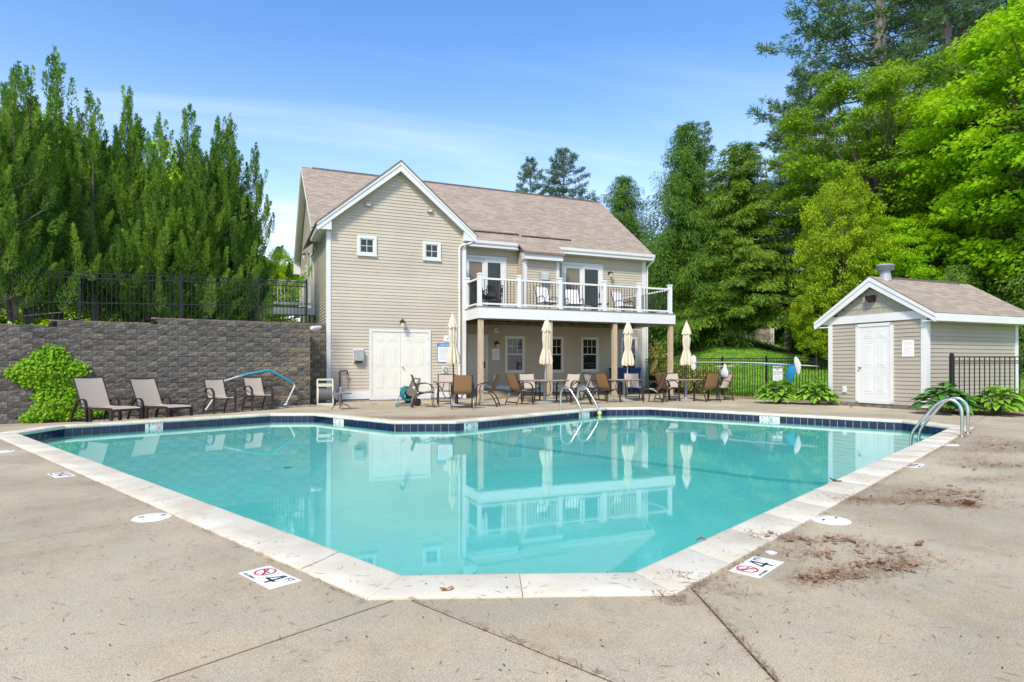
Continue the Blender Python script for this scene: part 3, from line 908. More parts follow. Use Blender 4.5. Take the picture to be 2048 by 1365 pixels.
# rake boards of the front gable with returns at the eaves
def rake(sign):
    mb = MB(); c = 2.275
    pts = [(c, 7.74), (c + sign * 2.60, 7.74 - 0.845 * 2.60), (c + sign * 2.60, 7.74 - 0.845 * 2.60 - 0.23), (c, 7.74 - 0.23 * 1.30)]
    mb.prism(pts, 'y', -0.26, -0.225)
    pts2 = [(c, 7.74), (c + sign * 2.62, 7.74 - 0.845 * 2.62), (c + sign * 2.62, 7.74 - 0.845 * 2.62 - 0.07), (c, 7.74 - 0.095)]
    mb.prism(pts2, 'y', -0.285, -0.26)
    mb.build('rake_board', M['white'], house)
    # soffit under the overhang
    mb = MB(); lo = 0.16
    mb.prism([(c, 7.60), (c + sign * 2.58, 7.60 - 0.845 * 2.58), (c + sign * 2.58, 7.56 - 0.845 * 2.58), (c, 7.56)], 'y', -0.225, -0.018)
    mb.build('soffit', M['white'], house)
rake(1); rake(-1)
for sgn, t0, t1 in ((-1, -0.34, 0.02), (1, TW - 0.02, TW + 0.34)):
    mb = MB()
    # boxed eave return: triangular face panel under the rake end, and the soffit running back
    if sgn < 0: mb.prism([(t0, 5.36), (0.10, 5.36), (0.10, 5.70), (t0, 5.52)], 'y', -0.24, -0.04)
    else: mb.prism([(TW - 0.10, 5.36), (t1, 5.36), (t1, 5.52), (TW - 0.10, 5.70)], 'y', -0.24, -0.04)
    mb.build('eave_return', M['white'], house)
    mb = MB()
    if sgn < 0: mb.prism([(t0, 5.36), (-0.002, 5.36), (-0.002, 5.60), (t0, 5.53)], 'y', -0.04, 1.95)
    else: mb.prism([(TW + 0.002, 5.36), (t1, 5.36), (t1, 5.53), (TW + 0.002, 5.60)], 'y', -0.04, 2.40)
    mb.build('soffit', M['white'], house)
# wing roof
mb = MB(); c = 2.275
for sgn in (-1, 1):
    e_ = c + sgn * 2.66
    mb.hexa([(c, -0.30, 7.745), (e_, -0.30, 7.745 - .845 * 2.66), (e_, 4.65, 7.745 - .845 * 2.66), (c, 4.65, 7.745), (c, -0.30, 7.80), (e_, -0.30, 7.80 - .845 * 2.66), (e_, 4.65, 7.80 - .845 * 2.66), (c, 4.65, 7.80)])
mb.build('roof', M['roofbase'], house)
# main roof slabs
mb = MB(); X0, X1 = -0.30, TM + 0.22
def zr(s): return mainroof(s)
mb.hexa([(X0, 2.12, zr(2.12) - .06), (X1, 2.12, zr(2.12) - .06), (X1, RS, RZ - .06), (X0, RS, RZ - .06), (X0, 2.12, zr(2.12)), (X1, 2.12, zr(2.12)), (X1, RS, RZ), (X0, RS, RZ)])
mb.hexa([(X0, RS, RZ - .06), (X1, RS, RZ - .06), (X1, 2 * RS - 2.12, zr(2.12) - .06), (X0, 2 * RS - 2.12, zr(2.12) - .06), (X0, RS, RZ), (X1, RS, RZ), (X1, 2 * RS - 2.12, zr(2.12)), (X0, 2 * RS - 2.12, zr(2.12))])
roof = mb.build('roof', M['roofbase'], house)

def shingles(parent, org, u, up, width, run, expo=0.14, tab=0.32, skip=None, count=300, seed=1, view=None):
    """three-tab courses on a slope. org lower corner, u along the eave, up unit vector up the slope"""
    rs = random.Random(seed); org = Vector(org); u = Vector(u); up = Vector(up); nn = u.cross(up).normalized()
    items = []
    rows = int(run / expo)
    for r_ in range(rows):
        y0 = r_ * expo; y1 = y0 + expo + 0.02
        x = -rs.random() * tab
        while x < width:
            x0 = max(0, x + 0.003); x1 = min(width, x + tab * rs.choice((1, 1, 0.98, 1.02)) - 0.003)
            x += tab
            if x1 - x0 < 0.02: continue
            if skip and skip(x0, x1, y0): continue
            h = 0.006 + rs.random() * 0.006
            items.append((x0, x1, y0 + rs.uniform(-.004, .004), y1, h, rs.random()))
    def quadsof(it):
        x0, x1, y0, y1, h, t = it
        a = org + u * x0 + up * y0; b = org + u * x1 + up * y0; c = org + u * x1 + up * y1; d = org + u * x0 + up * y1
        return [a + nn * h, b + nn * h, c + nn * 0.002, d + nn * 0.002, a, b], t
    def mk(its, kind):
        V = []; Fc = []; T = []
        for it in its:
            q, t = quadsof(it); b = len(V); V += [tuple(p) for p in q]; T += [t] * 6
            Fc += [(b, b + 1, b + 2, b + 3), (b + 4, b + 5, b + 1, b), (b + 4, b, b + 3), (b + 5, b + 2, b + 1)]
        me = bpy.data.meshes.new('shingle'); me.from_pydata(V, [], Fc); me.materials.append(M['shingle'])
        at = me.attributes.new('tint', 'FLOAT', 'POINT'); at.data.foreach_set('value', T)
        o = link('shingle', me, parent)
        if kind: tag(o, kind=kind)
    if view: items.sort(key=lambda it: view(it))
    for it in items[:count]: mk([it], None)
    if len(items) > count: mk(items[count:], 'stuff')
sl = Vector((0, RS - 2.10, RZ - mainroof(2.10))).normalized()
def hidden(x0, x1, y0):
    t = (x0 + x1) / 2 + X0; s = 2.10 + y0 * sl.y
    return s < 2.10 + 2.55 and abs(t - 2.275) < 2.66 and wingroof(t) > mainroof(s) + 0.02
shingles(roof, (X0, 2.10, mainroof(2.10) + 0.004), (1, 0, 0), sl, X1 - X0, 5.64, expo=0.142, tab=0.31, skip=hidden, count=290, seed=2, view=lambda it: it[2] + abs(it[0] - 8.5) * 0.12)
bs = Vector((0, 1.45, 0.95)).normalized()
shingles(broof, (7.44, 1.45, 5.514), (1, 0, 0), bs, 1.76, 1.15, expo=0.142, tab=0.31, count=60, seed=4)
# ridge cap, drip edges, gutter fascia, snow guards
mb = MB()
mb.prism([(RS - 0.13, RZ - 0.085), (RS, RZ + 0.035), (RS + 0.13, RZ - 0.085), (RS, RZ - 0.0)], 'x', X0 + 0.45, X1 - 0.02); mb.build('ridge_cap', M['roofdark'], roof)
mb = MB(); mb.box(TW + 0.36, 7.44, 2.06, 2.14, 5.66, 5.87); mb.box(9.20, X1, 2.06, 2.14, 5.66, 5.87); mb.build('fascia', M['white'], roof)
mb = MB(); mb.prism([(2.02, 5.80), (2.02, 5.905), (2.11, 5.905), (2.11, 5.75), (2.05, 5.75)], 'x', 9.20, X1 + 0.01); mb.prism([(2.02, 5.80), (2.02, 5.905), (2.11, 5.905), (2.11, 5.75), (2.05, 5.75)], 'x', TW + 0.38, 7.43); mb.build('gutter', M['white'], roof)
mb = MB(); mb.box(TW + 0.05, X1 - 0.02, 2.14, SF, 5.66, 5.70); mb.build('soffit', M['white'], roof)
mb = MB()
mb.bar((5.4, 2.72, mainroof(2.72) + 0.04), (7.75, 2.72, mainroof(2.72) + 0.04), 0.06, 0.07, sl); mb.bar((7.85, 2.66, mainroof(2.66) + 0.04), (10.1, 2.66, mainroof(2.66) + 0.04), 0.06, 0.07, sl)
mb.build('roof_seam_strip', M['roofdark'], roof)
# left gable rakes of the main roof
for s0, s1 in ((2.12, RS), (RS, 2 * RS - 2.12)):
    z0 = mainroof(2.12) if s0 < RS else RZ; z1 = RZ if s0 < RS else mainroof(2.12)
    mb = MB(); mb.hexa([(-0.29, s0, z0 - .24), (-0.26, s0, z0 - .24), (-0.26, s1, z1 - .24), (-0.29, s1, z1 - .24), (-0.29, s0, z0 - .055), (-0.26, s0, z0 - .055), (-0.26, s1, z1 - .055), (-0.29, s1, z1 - .055)])
    mb.hexa([(-0.31, s0, z0 - .08), (-0.29, s0, z0 - .08), (-0.29, s1, z1 - .08), (-0.31, s1, z1 - .08), (-0.31, s0, z0 + .005), (-0.29, s0, z0 + .005), (-0.29, s1, z1 + .005), (-0.31, s1, z1 + .005)])
    mb.build('rake_board', M['white'], roof)
    mb = MB(); mb.hexa([(-0.26, s0, z0 - .13), (-0.02, s0, z0 - .13), (-0.02, s1, z1 - .13), (-0.26, s1, z1 - .13), (-0.26, s0, z0 - .11), (-0.02, s0, z0 - .11), (-0.02, s1, z1 - .11), (-0.26, s1, z1 - .11)]); mb.build('soffit', M['white'], roof)
mb = MB(); mb.prism([(SB - 0.05, 5.45), (SB + 0.42, 5.45), (SB + 0.42, 5.80), (SB - 0.05, 6.12)], 'x', -0.30, -0.03); mb.build('eave_return', M['white'], roof)
mb = MB(); mb.hexa([(X1 - .03, 2.12, zr(2.12) - .24), (X1, 2.12, zr(2.12) - .24), (X1, RS, RZ - .24), (X1 - .03, RS, RZ - .24), (X1 - .03, 2.12, zr(2.12) - .062), (X1, 2.12, zr(2.12) - .062), (X1, RS, RZ - .062), (X1 - .03, RS, RZ - .062)]); mb.build('rake_board', M['white'], roof)

# openings ---------------------------------------------------
def frame_bars(mb, a0, a1, z0, z1, fw, y0, y1, bottom=None):
    bt = fw if bottom is None else bottom
    mb.box(a0, a0 + fw, y0, y1, z0, z1); mb.box(a1 - fw, a1, y0, y1, z0, z1)
    mb.box(a0 + fw, a1 - fw, y0, y1, z1 - fw, z1)
    if bt: mb.box(a0 + fw, a1 - fw, y0, y1, z0, z0 + bt)
def window(parent, a0, a1, z0, z1, y, nx, nz, fw=0.085, hung=False, m='white', name='window'):
    o = empty(name, (a0, y, z0), 0, parent=parent) if False else None
    mb = MB(); frame_bars(mb, a0, a1, z0, z1, fw, y - 0.045, y + 0.03); mb.box(a0 - 0.015, a1 + 0.015, y - 0.06, y - 0.045, z0 - 0.012, z0 + 0.03)
    f = mb.build(name, M[m], parent)
    b0, b1, c0, c1 = a0 + fw, a1 - fw, z0 + fw, z1 - fw
    s = MB(); w_ = 0.035
    frame_bars(s, b0, b1, c0, c1, w_, y - 0.02, y + 0.02)
    if hung: s.box(b0 + w_, b1 - w_, y - 0.024, y + 0.02, (c0 + c1) / 2 - 0.02, (c0 + c1) / 2 + 0.02)
    s.build('sash', M['vinylwhite'], f)
    halves = [((c0 + c1) / 2 + .02, c1 - w_)] if hung else [(c0 + w_, c1 - w_)]
    mu = MB()
    for (g0, g1) in halves:
        for i in range(1, nx): x = b0 + w_ + (b1 - b0 - 2 * w_) * i / nx; mu.box(x - .008, x + .008, y - 0.012, y - 0.002, g0, g1)
        for i in range(1, nz): z = g0 + (g1 - g0) * i / nz; mu.box(b0 + w_, b1 - w_, y - 0.010, y - 0.003, z - .008, z + .008)
    mu.build('muntin', M['vinylwhite'], f)
    if hung:
        for (g0, g1) in (((c0 + c1) / 2 + .02, c1 - w_), (c0 + w_, (c0 + c1) / 2 - .02)):
            p = MB(); p.box(b0 + w_, b1 - w_, y + 0.0, y + 0.008, g0, g1); p.build('pane', M['glass'], f)
    else:
        W2 = (b1 - b0 - 2 * w_) / nx; H2 = (c1 - c0 - 2 * w_) / nz
        for i in range(nx):
            for j in range(nz):
                p = MB(); p.box(b0 + w_ + W2 * i + .004, b0 + w_ + W2 * (i + 1) - .004, y, y + 0.008, c0 + w_ + H2 * j + .004, c0 + w_ + H2 * (j + 1) - .004); p.build('pane', M['glass'], f)
    return f
window(house, 0.91, 1.53, 4.65, 5.29, -0.015, 2, 2, 0.085)
window(house, 3.06, 3.68, 4.64, 5.27, -0.015, 2, 2, 0.085)
for a0, a1, z0, z1 in low_open[1:]:
    window(house, a0, a1, z0, z1, SF - 0.015, 3, 2, 0.075, hung=True, m='cream')

def panel_door(parent, a0, a1, z0, z1, y, m, hinge_left=True, name='door', knob='steel', knobside=None, hinge=True):
    """six-panel door leaf facing -y"""
    d = MB(); d.box(a0, a1, y, y + 0.04, z0, z1)
    o = d.build(name, M[m], parent)
    w_ = a1 - a0; h = z1 - z0
    cols = [(a0 + 0.13 * w_, a0 + 0.45 * w_), (a0 + 0.55 * w_, a0 + 0.87 * w_)]
    rows = [(z0 + 0.11 * h, z0 + 0.38 * h), (z0 + 0.46 * h, z0 + 0.79 * h), (z0 + 0.845 * h, z0 + 0.945 * h)]
    for c0, c1 in cols:
        for r0, r1 in rows:
            p = MB()
            def rr(i, yy): return [(c0 + i, yy, r0 + i), (c1 - i, yy, r0 + i), (c1 - i, yy, r1 - i), (c0 + i, yy, r1 - i)]
            # groove frame sunk round a raised field: a raised bead, then the field
            p.loft([rr(0, y + 0.001), rr(0.004, y - 0.006), rr(0.016, y - 0.006), rr(0.026, y + 0.0005)], cap=False)
            p.loft([rr(0.032, y + 0.001), rr(0.052, y - 0.007)], cap=False); p.poly(rr(0.052, y - 0.007))
            p.build('door_panel', M[m], o)
    kx = a0 + 0.06 if knobside == 'l' else a1 - 0.06
    if knob:
        k = MB(); zc_ = z0 + 0.45 * h
        prof_ = [(0.030, 0), (0.030, 0.006), (0.012, 0.012), (0.012, 0.035), (0.026, 0.042), (0.030, 0.055), (0.022, 0.07), (0.002, 0.074)]
        rings = [[(kx + r_ * math.cos(q), y - zz, zc_ + r_ * math.sin(q)) for q in [2 * math.pi * j / 12 for j in range(12)]] for r_, zz in prof_]
        k.loft(rings); k.build('knob', M[knob], o, smooth=True)
    if hinge:
        hx = a1 if knobside == 'l' else a0
        for zz in (0.1, 0.5, 0.9):
            q = MB(); q.box(hx - 0.012, hx + 0.012, y - 0.008, y + 0.002, z0 + zz * h - 0.05, z0 + zz * h + 0.05); q.build('hinge', M['grey_metal'], o)
    return o
mb = MB(); frame_bars(mb, 1.30, 3.33, 0.02, 2.30, 0.075, -0.05, 0.02, bottom=0.0); mb.box(1.30, 3.33, -0.06, 0.02, 0.02, 0.14); mb.build('door_frame', M['white'], house)
panel_door(house, 1.378, 2.312, 0.145, 2.222, -0.028, 'cream', knob=None)
panel_door(house, 2.318, 3.252, 0.145, 2.222, -0.028, 'cream', knobside='l', knob='steel')
mb = MB(); frame_bars(mb, 5.46, 6.30, 0.25, 2.34, 0.08, SF - 0.045, SF + 0.03, bottom=0.03); mb.build('door_frame', M['cream'], house)
dd = panel_door(house, 5.54, 6.22, 0.285, 2.255, SF - 0.02, 'cream', knob=None)
mb = MB(); mb.box(6.12, 6.18, SF - 0.06, SF - 0.02, 1.02, 1.28); mb.box(6.05, 6.17, SF - 0.085, SF - 0.06, 1.16, 1.18); mb.box(6.05, 6.17, SF - 0.085, SF - 0.06, 1.03, 1.05); mb.build('door_lock', M['black'], dd)

def slider(a0, a1, z0, z1, y):
    mb = MB(); frame_bars(mb, a0, a1, z0, z1, 0.10, y - 0.05, y + 0.03, bottom=0.06)
    f = mb.build('sliding_door', M['white'], house)
    mid = (a0 + a1) / 2
    for (b0, b1, yy, mm) in ((a0 + 0.10, mid + 0.03, y - 0.005, 'grey_metal'), (mid - 0.03, a1 - 0.10, y - 0.035, 'vinylwhite')):
        s = MB(); frame_bars(s, b0, b1, z0 + 0.06, z1 - 0.10, 0.14, yy, yy + 0.03, bottom=0.2)
        so_ = s.build('sash', M['vinylwhite'], f)
        p = MB(); p.box(b0 + 0.14, b1 - 0.14, yy + 0.012, yy + 0.02, z0 + 0.26, z1 - 0.24); p.build('pane', M['glass'], f)
    h = MB(); h.box(a1 - 0.21, a1 - 0.18, y - 0.07, y - 0.035, z0 + 0.95, z0 + 1.15); h.build('handle', M['black'], f)
slider(5.30, 7.08, 3.03, 5.39, SF)
slider(9.52, 11.50, 3.03, 5.39, SF)
# door and windows of the left side wall, facing -x
def side_opening(s0, s1, z0, z1, nm):
    mb = MB()
    for (p, q, r_, t_) in ((s0, s0 + 0.1, z0, z1), (s1 - 0.1, s1, z0, z1), (s0, s1, z1 - 0.1, z1), (s0, s1, z0, z0 + 0.06)):
        mb.box(-0.045, 0.02, p, q, r_, t_)
    o = mb.build(nm, M['white'], house)
    p = MB(); p.box(-0.02, -0.012, s0 + 0.1, s1 - 0.1, z0 + 0.06, z1 - 0.1); p.build('pane', M['glass'], o)
    q = MB(); q.box(-0.035, -0.02, s0 + .1, s1 - .1, (z0 + z1) / 2 - .02, (z0 + z1) / 2 + .02); q.build('sash', M['vinylwhite'], o)
side_opening(4.3, 5.4, 3.25, 5.5, 'glazed_door'); side_opening(7.0, 7.9, 3.6, 5.4, 'window'); side_opening(8.9, 9.7, 3.6, 5.4, 'window')

# fittings on the walls
def lantern(parent, x, y, z, rz=0.0, name='wall_lantern', s=1.0):
    o = MB()
    prof_ = [(0.055, 0), (0.06, 0.008), (0.045, 0.02), (0.02, 0.03)]
    o.loft([[(r_ * s * math.cos(q), -zz * s, r_ * s * math.sin(q)) for q in [2 * math.pi * j / 12 for j in range(12)]] for r_, zz in prof_])
    o.tube([(0, -0.02 * s, 0), (0, -0.06 * s, 0.05 * s), (0, -0.11 * s, 0.075 * s), (0, -0.15 * s, 0.05 * s), (0, -0.155 * s, 0.01 * s)], 0.010 * s, 8)
    o.lathe([(0.012 * s, 0.03 * s), (0.05 * s, 0.005 * s), (0.078 * s, -0.02 * s), (0.078 * s, -0.03 * s), (0.01 * s, -0.03 * s)], 8, (0, -0.155 * s, 0))
    b = o.build(name, M['lampmetal'], parent, loc=(x, y, z), rot=(0, 0, rz))
    g = MB(); g.lathe([(0.062 * s, -0.031 * s), (0.042 * s, -0.155 * s), (0.006 * s, -0.165 * s)], 8, (0, -0.155 * s, 0)); g.build('lamp_shade', M['clear'], b)
    return b
lantern(house, 2.36, -0.018, 2.56, s=1.25)
lantern(house, 6.66, SF - 0.018, 2.00, s=1.15)
lantern(house, 11.80, SF - 0.018, 5.05, s=1.1)
lantern(house, -0.02, 6.1, 5.62, R(-90), s=1.2)
mb = MB(); mb.cbox(0.80, 1.10, -0.16, -0.018, 1.27, 1.63, 0.012); mt = mb.build('meter_box', M['grey_metal'], house)
mb = MB(); mb.cbox(0.78, 1.12, -0.05, -0.018, 1.21, 1.66, 0.008); mb.build('backplate', M['cream'], mt)
mb = MB(); mb.box(0.83, 1.07, -0.15, -0.03, 1.205, 1.265); mb.build('lower_cover', M['black_plastic'], mt)
for x in (1.255, 3.295):
    mb = MB(); mb.cbox(x - 0.085, x + 0.085, -0.10, -0.018, 6.25, 6.39, 0.006); b = mb.build('vent_hood', M['shed_siding'], house)
    q = MB(); q.box(x - 0.05, x + 0.05, -0.104, -0.10, 6.26, 6.31); q.build('vent_flap', M['white'], b)
# AC louvre on the bump-out
mb = MB(); mb.cbox(8.20, 8.52, 1.56, 1.76, 4.44, 4.76, 0.01); ac = mb.build('vent_unit', M['grey_metal'], house)
for i in range(4):
    q = MB(); q.hexa([(8.21, 1.545, 4.47 + i * .07), (8.51, 1.545, 4.47 + i * .07), (8.51, 1.56, 4.47 + i * .07), (8.21, 1.56, 4.47 + i * .07), (8.21, 1.53, 4.50 + i * .07), (8.51, 1.53, 4.50 + i * .07), (8.51, 1.56, 4.525 + i * .07), (8.21, 1.56, 4.525 + i * .07)]); q.build('louvre', M['vinylwhite'], ac)
# downspouts
mb = MB(); mb.tube([(TW + 0.30, 1.2, 5.44), (TW + 0.30, -0.20, 5.42), (TW + 0.14, -0.19, 5.30), (TW - 0.16, -0.075, 5.22), (TW - 0.22, -0.065, 5.10), (TW - 0.22, -0.065, 0.12), (TW - 0.22, -0.2, 0.03)], 0.038, 8)
ds = mb.build('downspout', M['white'], house)
mb = MB(); mb.tube([(X1 - 0.05, 2.05, 5.76), (X1 - 0.06, 2.12, 5.62), (TM + 0.06, 2.36, 5.40), (TM + 0.07, 2.38, 5.2), (TM + 0.07, 2.38, 0.1)], 0.038, 8); mb.build('downspout', M['white'], house)
# exterior sockets, emergency light, round utility cover
def outlet(x, y, z, s=0.08, name='outlet_cover'):
    mb = MB(); mb.cbox(x - s, x + s, y - 0.045, y, z - s * 1.15, z + s * 1.15, 0.01); o = mb.build(name, M['white'], house)
    q = MB(); q.box(x - s * .55, x + s * .55, y - 0.055, y - 0.045, z - s * .2, z + s * .7); q.build('cover_flap', M['pvc'], o)
outlet(6.60, SF - 0.018, 0.66)
mb = MB(); mb.cbox(6.55, 6.76, SF - 0.09, SF - 0.015, 2.42, 2.60, 0.01); em = mb.build('emergency_light', M['white'], house)
q = MB(); q.lathe([(0.05, 0), (0.055, 0.05), (0.03, 0.07)], 10, (6.72, SF - 0.13, 2.47)); q.build('lamp_head', M['grey_metal'], em, smooth=True)
mb = MB()
mb.loft([[(3.84 + r_ * math.cos(a_), -0.018 - d, 0.99 + r_ * math.sin(a_)) for a_ in [2 * math.pi * j / 16 for j in range(16)]] for r_, d in ((0.10, 0), (0.10, 0.02), (0.075, 0.05), (0.06, 0.05))]); ub = mb.build('hose_box', M['grey_metal'], house, smooth=True)
mb = MB(); mb.box(3.73, 3.96, -0.030, -0.017, 0.87, 1.11); mb.build('backplate', M['cream'], ub)
mb = MB(); mb.tube([(3.84, -0.07, 0.99), (3.84, -0.13, 0.98), (3.84, -0.15, 0.93)], 0.012, 8); mb.build('tap', M['brass'], ub)
# pipes at the left of the double door
mb = MB(); mb.tube([(0.37, -0.08, 0.42), (0.37, -0.08, 0.93), (0.385, -0.08, 0.95), (0.585, -0.08, 0.965), (0.60, -0.08, 0.95), (0.60, -0.08, 0.74)], 0.018, 8); pp = mb.build('water_pipe', M['lampmetal'], house, smooth=True)
mb = MB(); mb.tube([(0.60, -0.08, 0.86), (0.60, -0.08, 0.68)], 0.028, 8); mb.tube([(0.60, -0.08, 0.78), (0.68, -0.1, 0.78)], 0.012, 6); mb.build('valve', M['brass'], pp, smooth=True)
mb = MB(); mb.tube([(0.60, -0.08, 0.70), (0.60, -0.08, 0.42)], 0.014, 8); mb.build('pipe_tail', M['grey_metal'], pp)
mb = MB(); mb.tube([(0.375, -0.08, -0.02), (0.375, -0.08, 0.46)], 0.055, 12); mb.build('pvc_sleeve', M['pvc'], pp, smooth=True)

# ---------------------------------------------------------------- balcony
bal = empty('balcony', tuple(hw(4.55, -1.357, 0)), HA, label='raised timber balcony with white railing and black balusters on wooden posts', cat='balcony')
D = 3.78; Lx = 7.75
mb = MB(); mb.box(0, Lx, -0.03, 0.0, 2.66, 3.02); mb.box(-0.002, 0.03, 0.0, 1.33, 2.66, 3.02); mb.box(Lx - .03, Lx + 0.002, 0.0, D, 2.66, 3.02); mb.build('fascia', M['vinylwhite'], bal)
k = 0
while k * 0.14 < D:
    mb = MB(); x0_ = -0.02 if k * .14 < 1.30 else 0.06
    mb.box(x0_, Lx + 0.02, -0.05 + k * 0.14, -0.05 + k * 0.14 + 0.134, 3.022, 3.05); mb.build('floor_board', M['decking'], bal); k += 1
for i in range(20):
    mb = MB(); x = 0.25 + i * 0.385; mb.box(x - .02, x + .02, 0.02, D - 0.02, 2.76, 3.02); mb.build('joist', M['joist'], bal)
mb = MB(); mb.box(0.04, Lx - .04, 0.06, 0.20, 2.62, 2.76); mb.box(0.5, Lx - .04, 2.6, 2.72, 2.64, 2.76); mb.build('beam', M['joist'], bal)
for x in (0.11, 2.61, 5.19, 7.62):
    mb = MB(); q = 0.075
    mb.cbox(x - q, x + q, 0.03, 0.03 + 2 * q, -0.02, 2.62, 0.006); p = mb.build('wood_post', M['wood'], bal)
    b = MB(); b.box(x - q - .02, x + q + .02, 0.01, 0.05 + 2 * q, -0.02, 0.06); b.build('post_base', M['grey_metal'], p)
px = [0.06, 1.45, 2.99, 4.74, 6.20, 7.57]
def rpost(x, y):
    mb = MB(); q = 0.062
    mb.box(x - q, x + q, y - q, y + q, 3.05, 4.08); mb.box(x - q - .015, x + q + .015, y - q - .015, y + q + .015, 3.05, 3.11)
    o = mb.build('rail_post', M['vinylwhite'], bal)
    c = MB(); c.loft([[(x + a * u_, y + b * u_, z) for a, b in ((-1, -1), (1, -1), (1, 1), (-1, 1))] for u_, z in ((q + .018, 4.08), (q + .018, 4.105), (q - .005, 4.125), (0.004, 4.14))]); c.build('post_cap', M['vinylwhite'], o)
for x in px: rpost(x, 0.07)
rpost(0.06, 1.28); rpost(7.66, D - 0.12)
bme = MB(); bme.box(-0.008, 0.008, -0.008, 0.008, 3.16, 3.93); bme = bme.mesh('baluster', M['black'])
def run(a, b):
    a = Vector(a); b = Vector(b); mb = MB()
    mb.bar((a.x, a.y, 3.955), (b.x, b.y, 3.955), 0.075, 0.06); mb.bar((a.x, a.y, 3.14), (b.x, b.y, 3.14), 0.055, 0.055); mb.build('rail', M['vinylwhite'], bal)
    L_ = (b - a).length; k = max(2, round(L_ / 0.115))
    for i in range(1, k): p = a.lerp(b, i / k); link('baluster', bme, bal, (p.x, p.y, 0))
for i in range(5): run((px[i] + .06, 0.07), (px[i + 1] - .06, 0.07))
run((0.06, 0.13), (0.06, 1.22)); run((7.66, 0.13), (7.66, D - .18))

# things standing on the balcony
def lawn_chair(x, y, rz, label, dark=False):
    o = empty('patio_chair', tuple(hw(4.55 + x, -1.357 + y, 3.05)), HA + rz, label=label, cat='chair', group='chairs on the balcony')
    cm = M['black_cloth'] if dark else M['cushion']
    b = MB()
    for i in range(5):
        x0_ = -0.25 + i * 0.10
        b.hexa([(x0_ + .004, 0.18, 0.42), (x0_ + .096, 0.18, 0.42), (x0_ + .096, 0.24, 0.42), (x0_ + .004, 0.24, 0.42), (x0_ + .004, 0.36, 1.0), (x0_ + .096, 0.36, 1.0), (x0_ + .096, 0.42, 1.0), (x0_ + .004, 0.42, 1.0)])
    b.build('backrest', cm, o)
    s = MB()
    s.cbox(-0.25, 0.25, -0.28, 0.22, 0.37, 0.44, 0.02); s.build('seat', cm, o)
    for sx in (-0.29, 0.29):
        f = MB(); f.tube([(sx, -0.3, 0.0), (sx, -0.28, 0.35), (sx, -0.25, 0.55), (sx, -0.12, 0.62), (sx, 0.12, 0.60), (sx, 0.26, 0.55)], 0.016, 6); f.tube([(sx, 0.40, 1.0), (sx, 0.22, 0.42), (sx, 0.34, 0.0)], 0.016, 6); f.tube([(sx, -0.28, 0.37), (sx, 0.22, 0.37)], 0.014, 6); f.build('side_frame', M['black'], o)
    f = MB(); f.tube([(-0.29, -0.28, 0.36), (0.29, -0.28, 0.36)], 0.014, 6); f.tube([(-0.29, 0.4, 1.0), (0.29, 0.4, 1.0)], 0.014, 6); f.build('cross_bar', M['black'], o)
lawn_chair(3.30, 1.7, R(8), 'white striped balcony chair in front of the bump-out wall, beside the wide railing post')
lawn_chair(4.55, 1.9, R(-12), 'white striped balcony chair between the bump-out and the right sliding door')
lawn_chair(6.75, 1.9, R(15), 'white striped balcony chair under the right wall lantern')
lawn_chair(0.55, 0.85, R(100), 'dark balcony chair seen from the side at the left end of the railing', dark=True)
lawn_chair(1.25, 1.9, R(-30), 'dark low balcony chair before the left sliding door', dark=True)
o = empty('balcony_table', tuple(hw(4.55 + 5.75, -1.357 + 1.9, 3.05)), HA, label='small dark table on the balcony before the right sliding door', cat='table')
mb = MB(); mb.lathe([(0.30, 0.44), (0.31, 0.45), (0.31, 0.465), (0.30, 0.47)], 16); mb.build('table_top', M['tablerim'], o)
for k in range(3):
    a_ = k * 2.1; mb = MB(); mb.tube([(0.24 * math.cos(a_), 0.24 * math.sin(a_), 0), (0.16 * math.cos(a_), 0.16 * math.sin(a_), .3), (0.24 * math.cos(a_), 0.24 * math.sin(a_), .44)], 0.014, 6); mb.build('leg', M['black'], o)
o = MB(); o.lathe([(0.10, 0), (0.13, 0.02), (0.15, 0.36), (0.16, 0.38)], 14); tb = o.build('planter_pot', M['grey_metal'], None, smooth=True, label='grey round pot on the balcony beside the small dark table', cat='pot'); tb.location = hw(4.55 + 5.15, -1.357 + 1.9, 3.05)

# side landing on the left wall of the house
lan = empty('side_landing', tuple(hw(-1.84, 3.56, 0)), HA, label='white railed landing at the left side door of the house', cat='landing')
mb = MB(); mb.box(0, 1.81, 0, 0.04, 2.98, 3.22); mb.box(0, 0.04, 0.04, 3.0, 2.98, 3.22); mb.box(0.04, 1.81, 0.04, 3.0, 3.16, 3.23); mb.build('deck_frame', M['vinylwhite'], lan)
mb = MB(); mb.bar((0.05, 0.07, 4.17), (1.80, 0.07, 4.17), 0.10, 0.08); mb.bar((0.05, 0.07, 3.38), (1.80, 0.07, 3.38), 0.05, 0.08); mb.bar((0.05, 0.07, 4.17), (0.05, 3.0, 4.17), 0.10, 0.08); mb.bar((0.05, 0.07, 3.38), (0.05, 3.0, 3.38), 0.05, 0.08); mb.build('rail', M['vinylwhite'], lan)
for (x, y) in ((0.06, 0.07), (1.72, 0.07), (0.06, 2.9)):
    mb = MB(); mb.box(x - .06, x + .06, y - .06, y + .06, 3.2, 4.30); mb.build('rail_post', M['vinylwhite'], lan)
for i in range(1, 15):
    mb = MB(); x = 0.06 + i * 0.115; mb.box(x - .012, x + .012, 0.055, 0.085, 3.40, 4.14); mb.build('baluster', M['vinylwhite'], lan)
for (x, y) in ((0.08, 0.1), (1.7, 0.1), (0.08, 2.8)):
    mb = MB(); mb.box(x - .05, x + .05, y - .05, y + .05, 2.0, 2.98); mb.build('leg', M['wood'], lan)

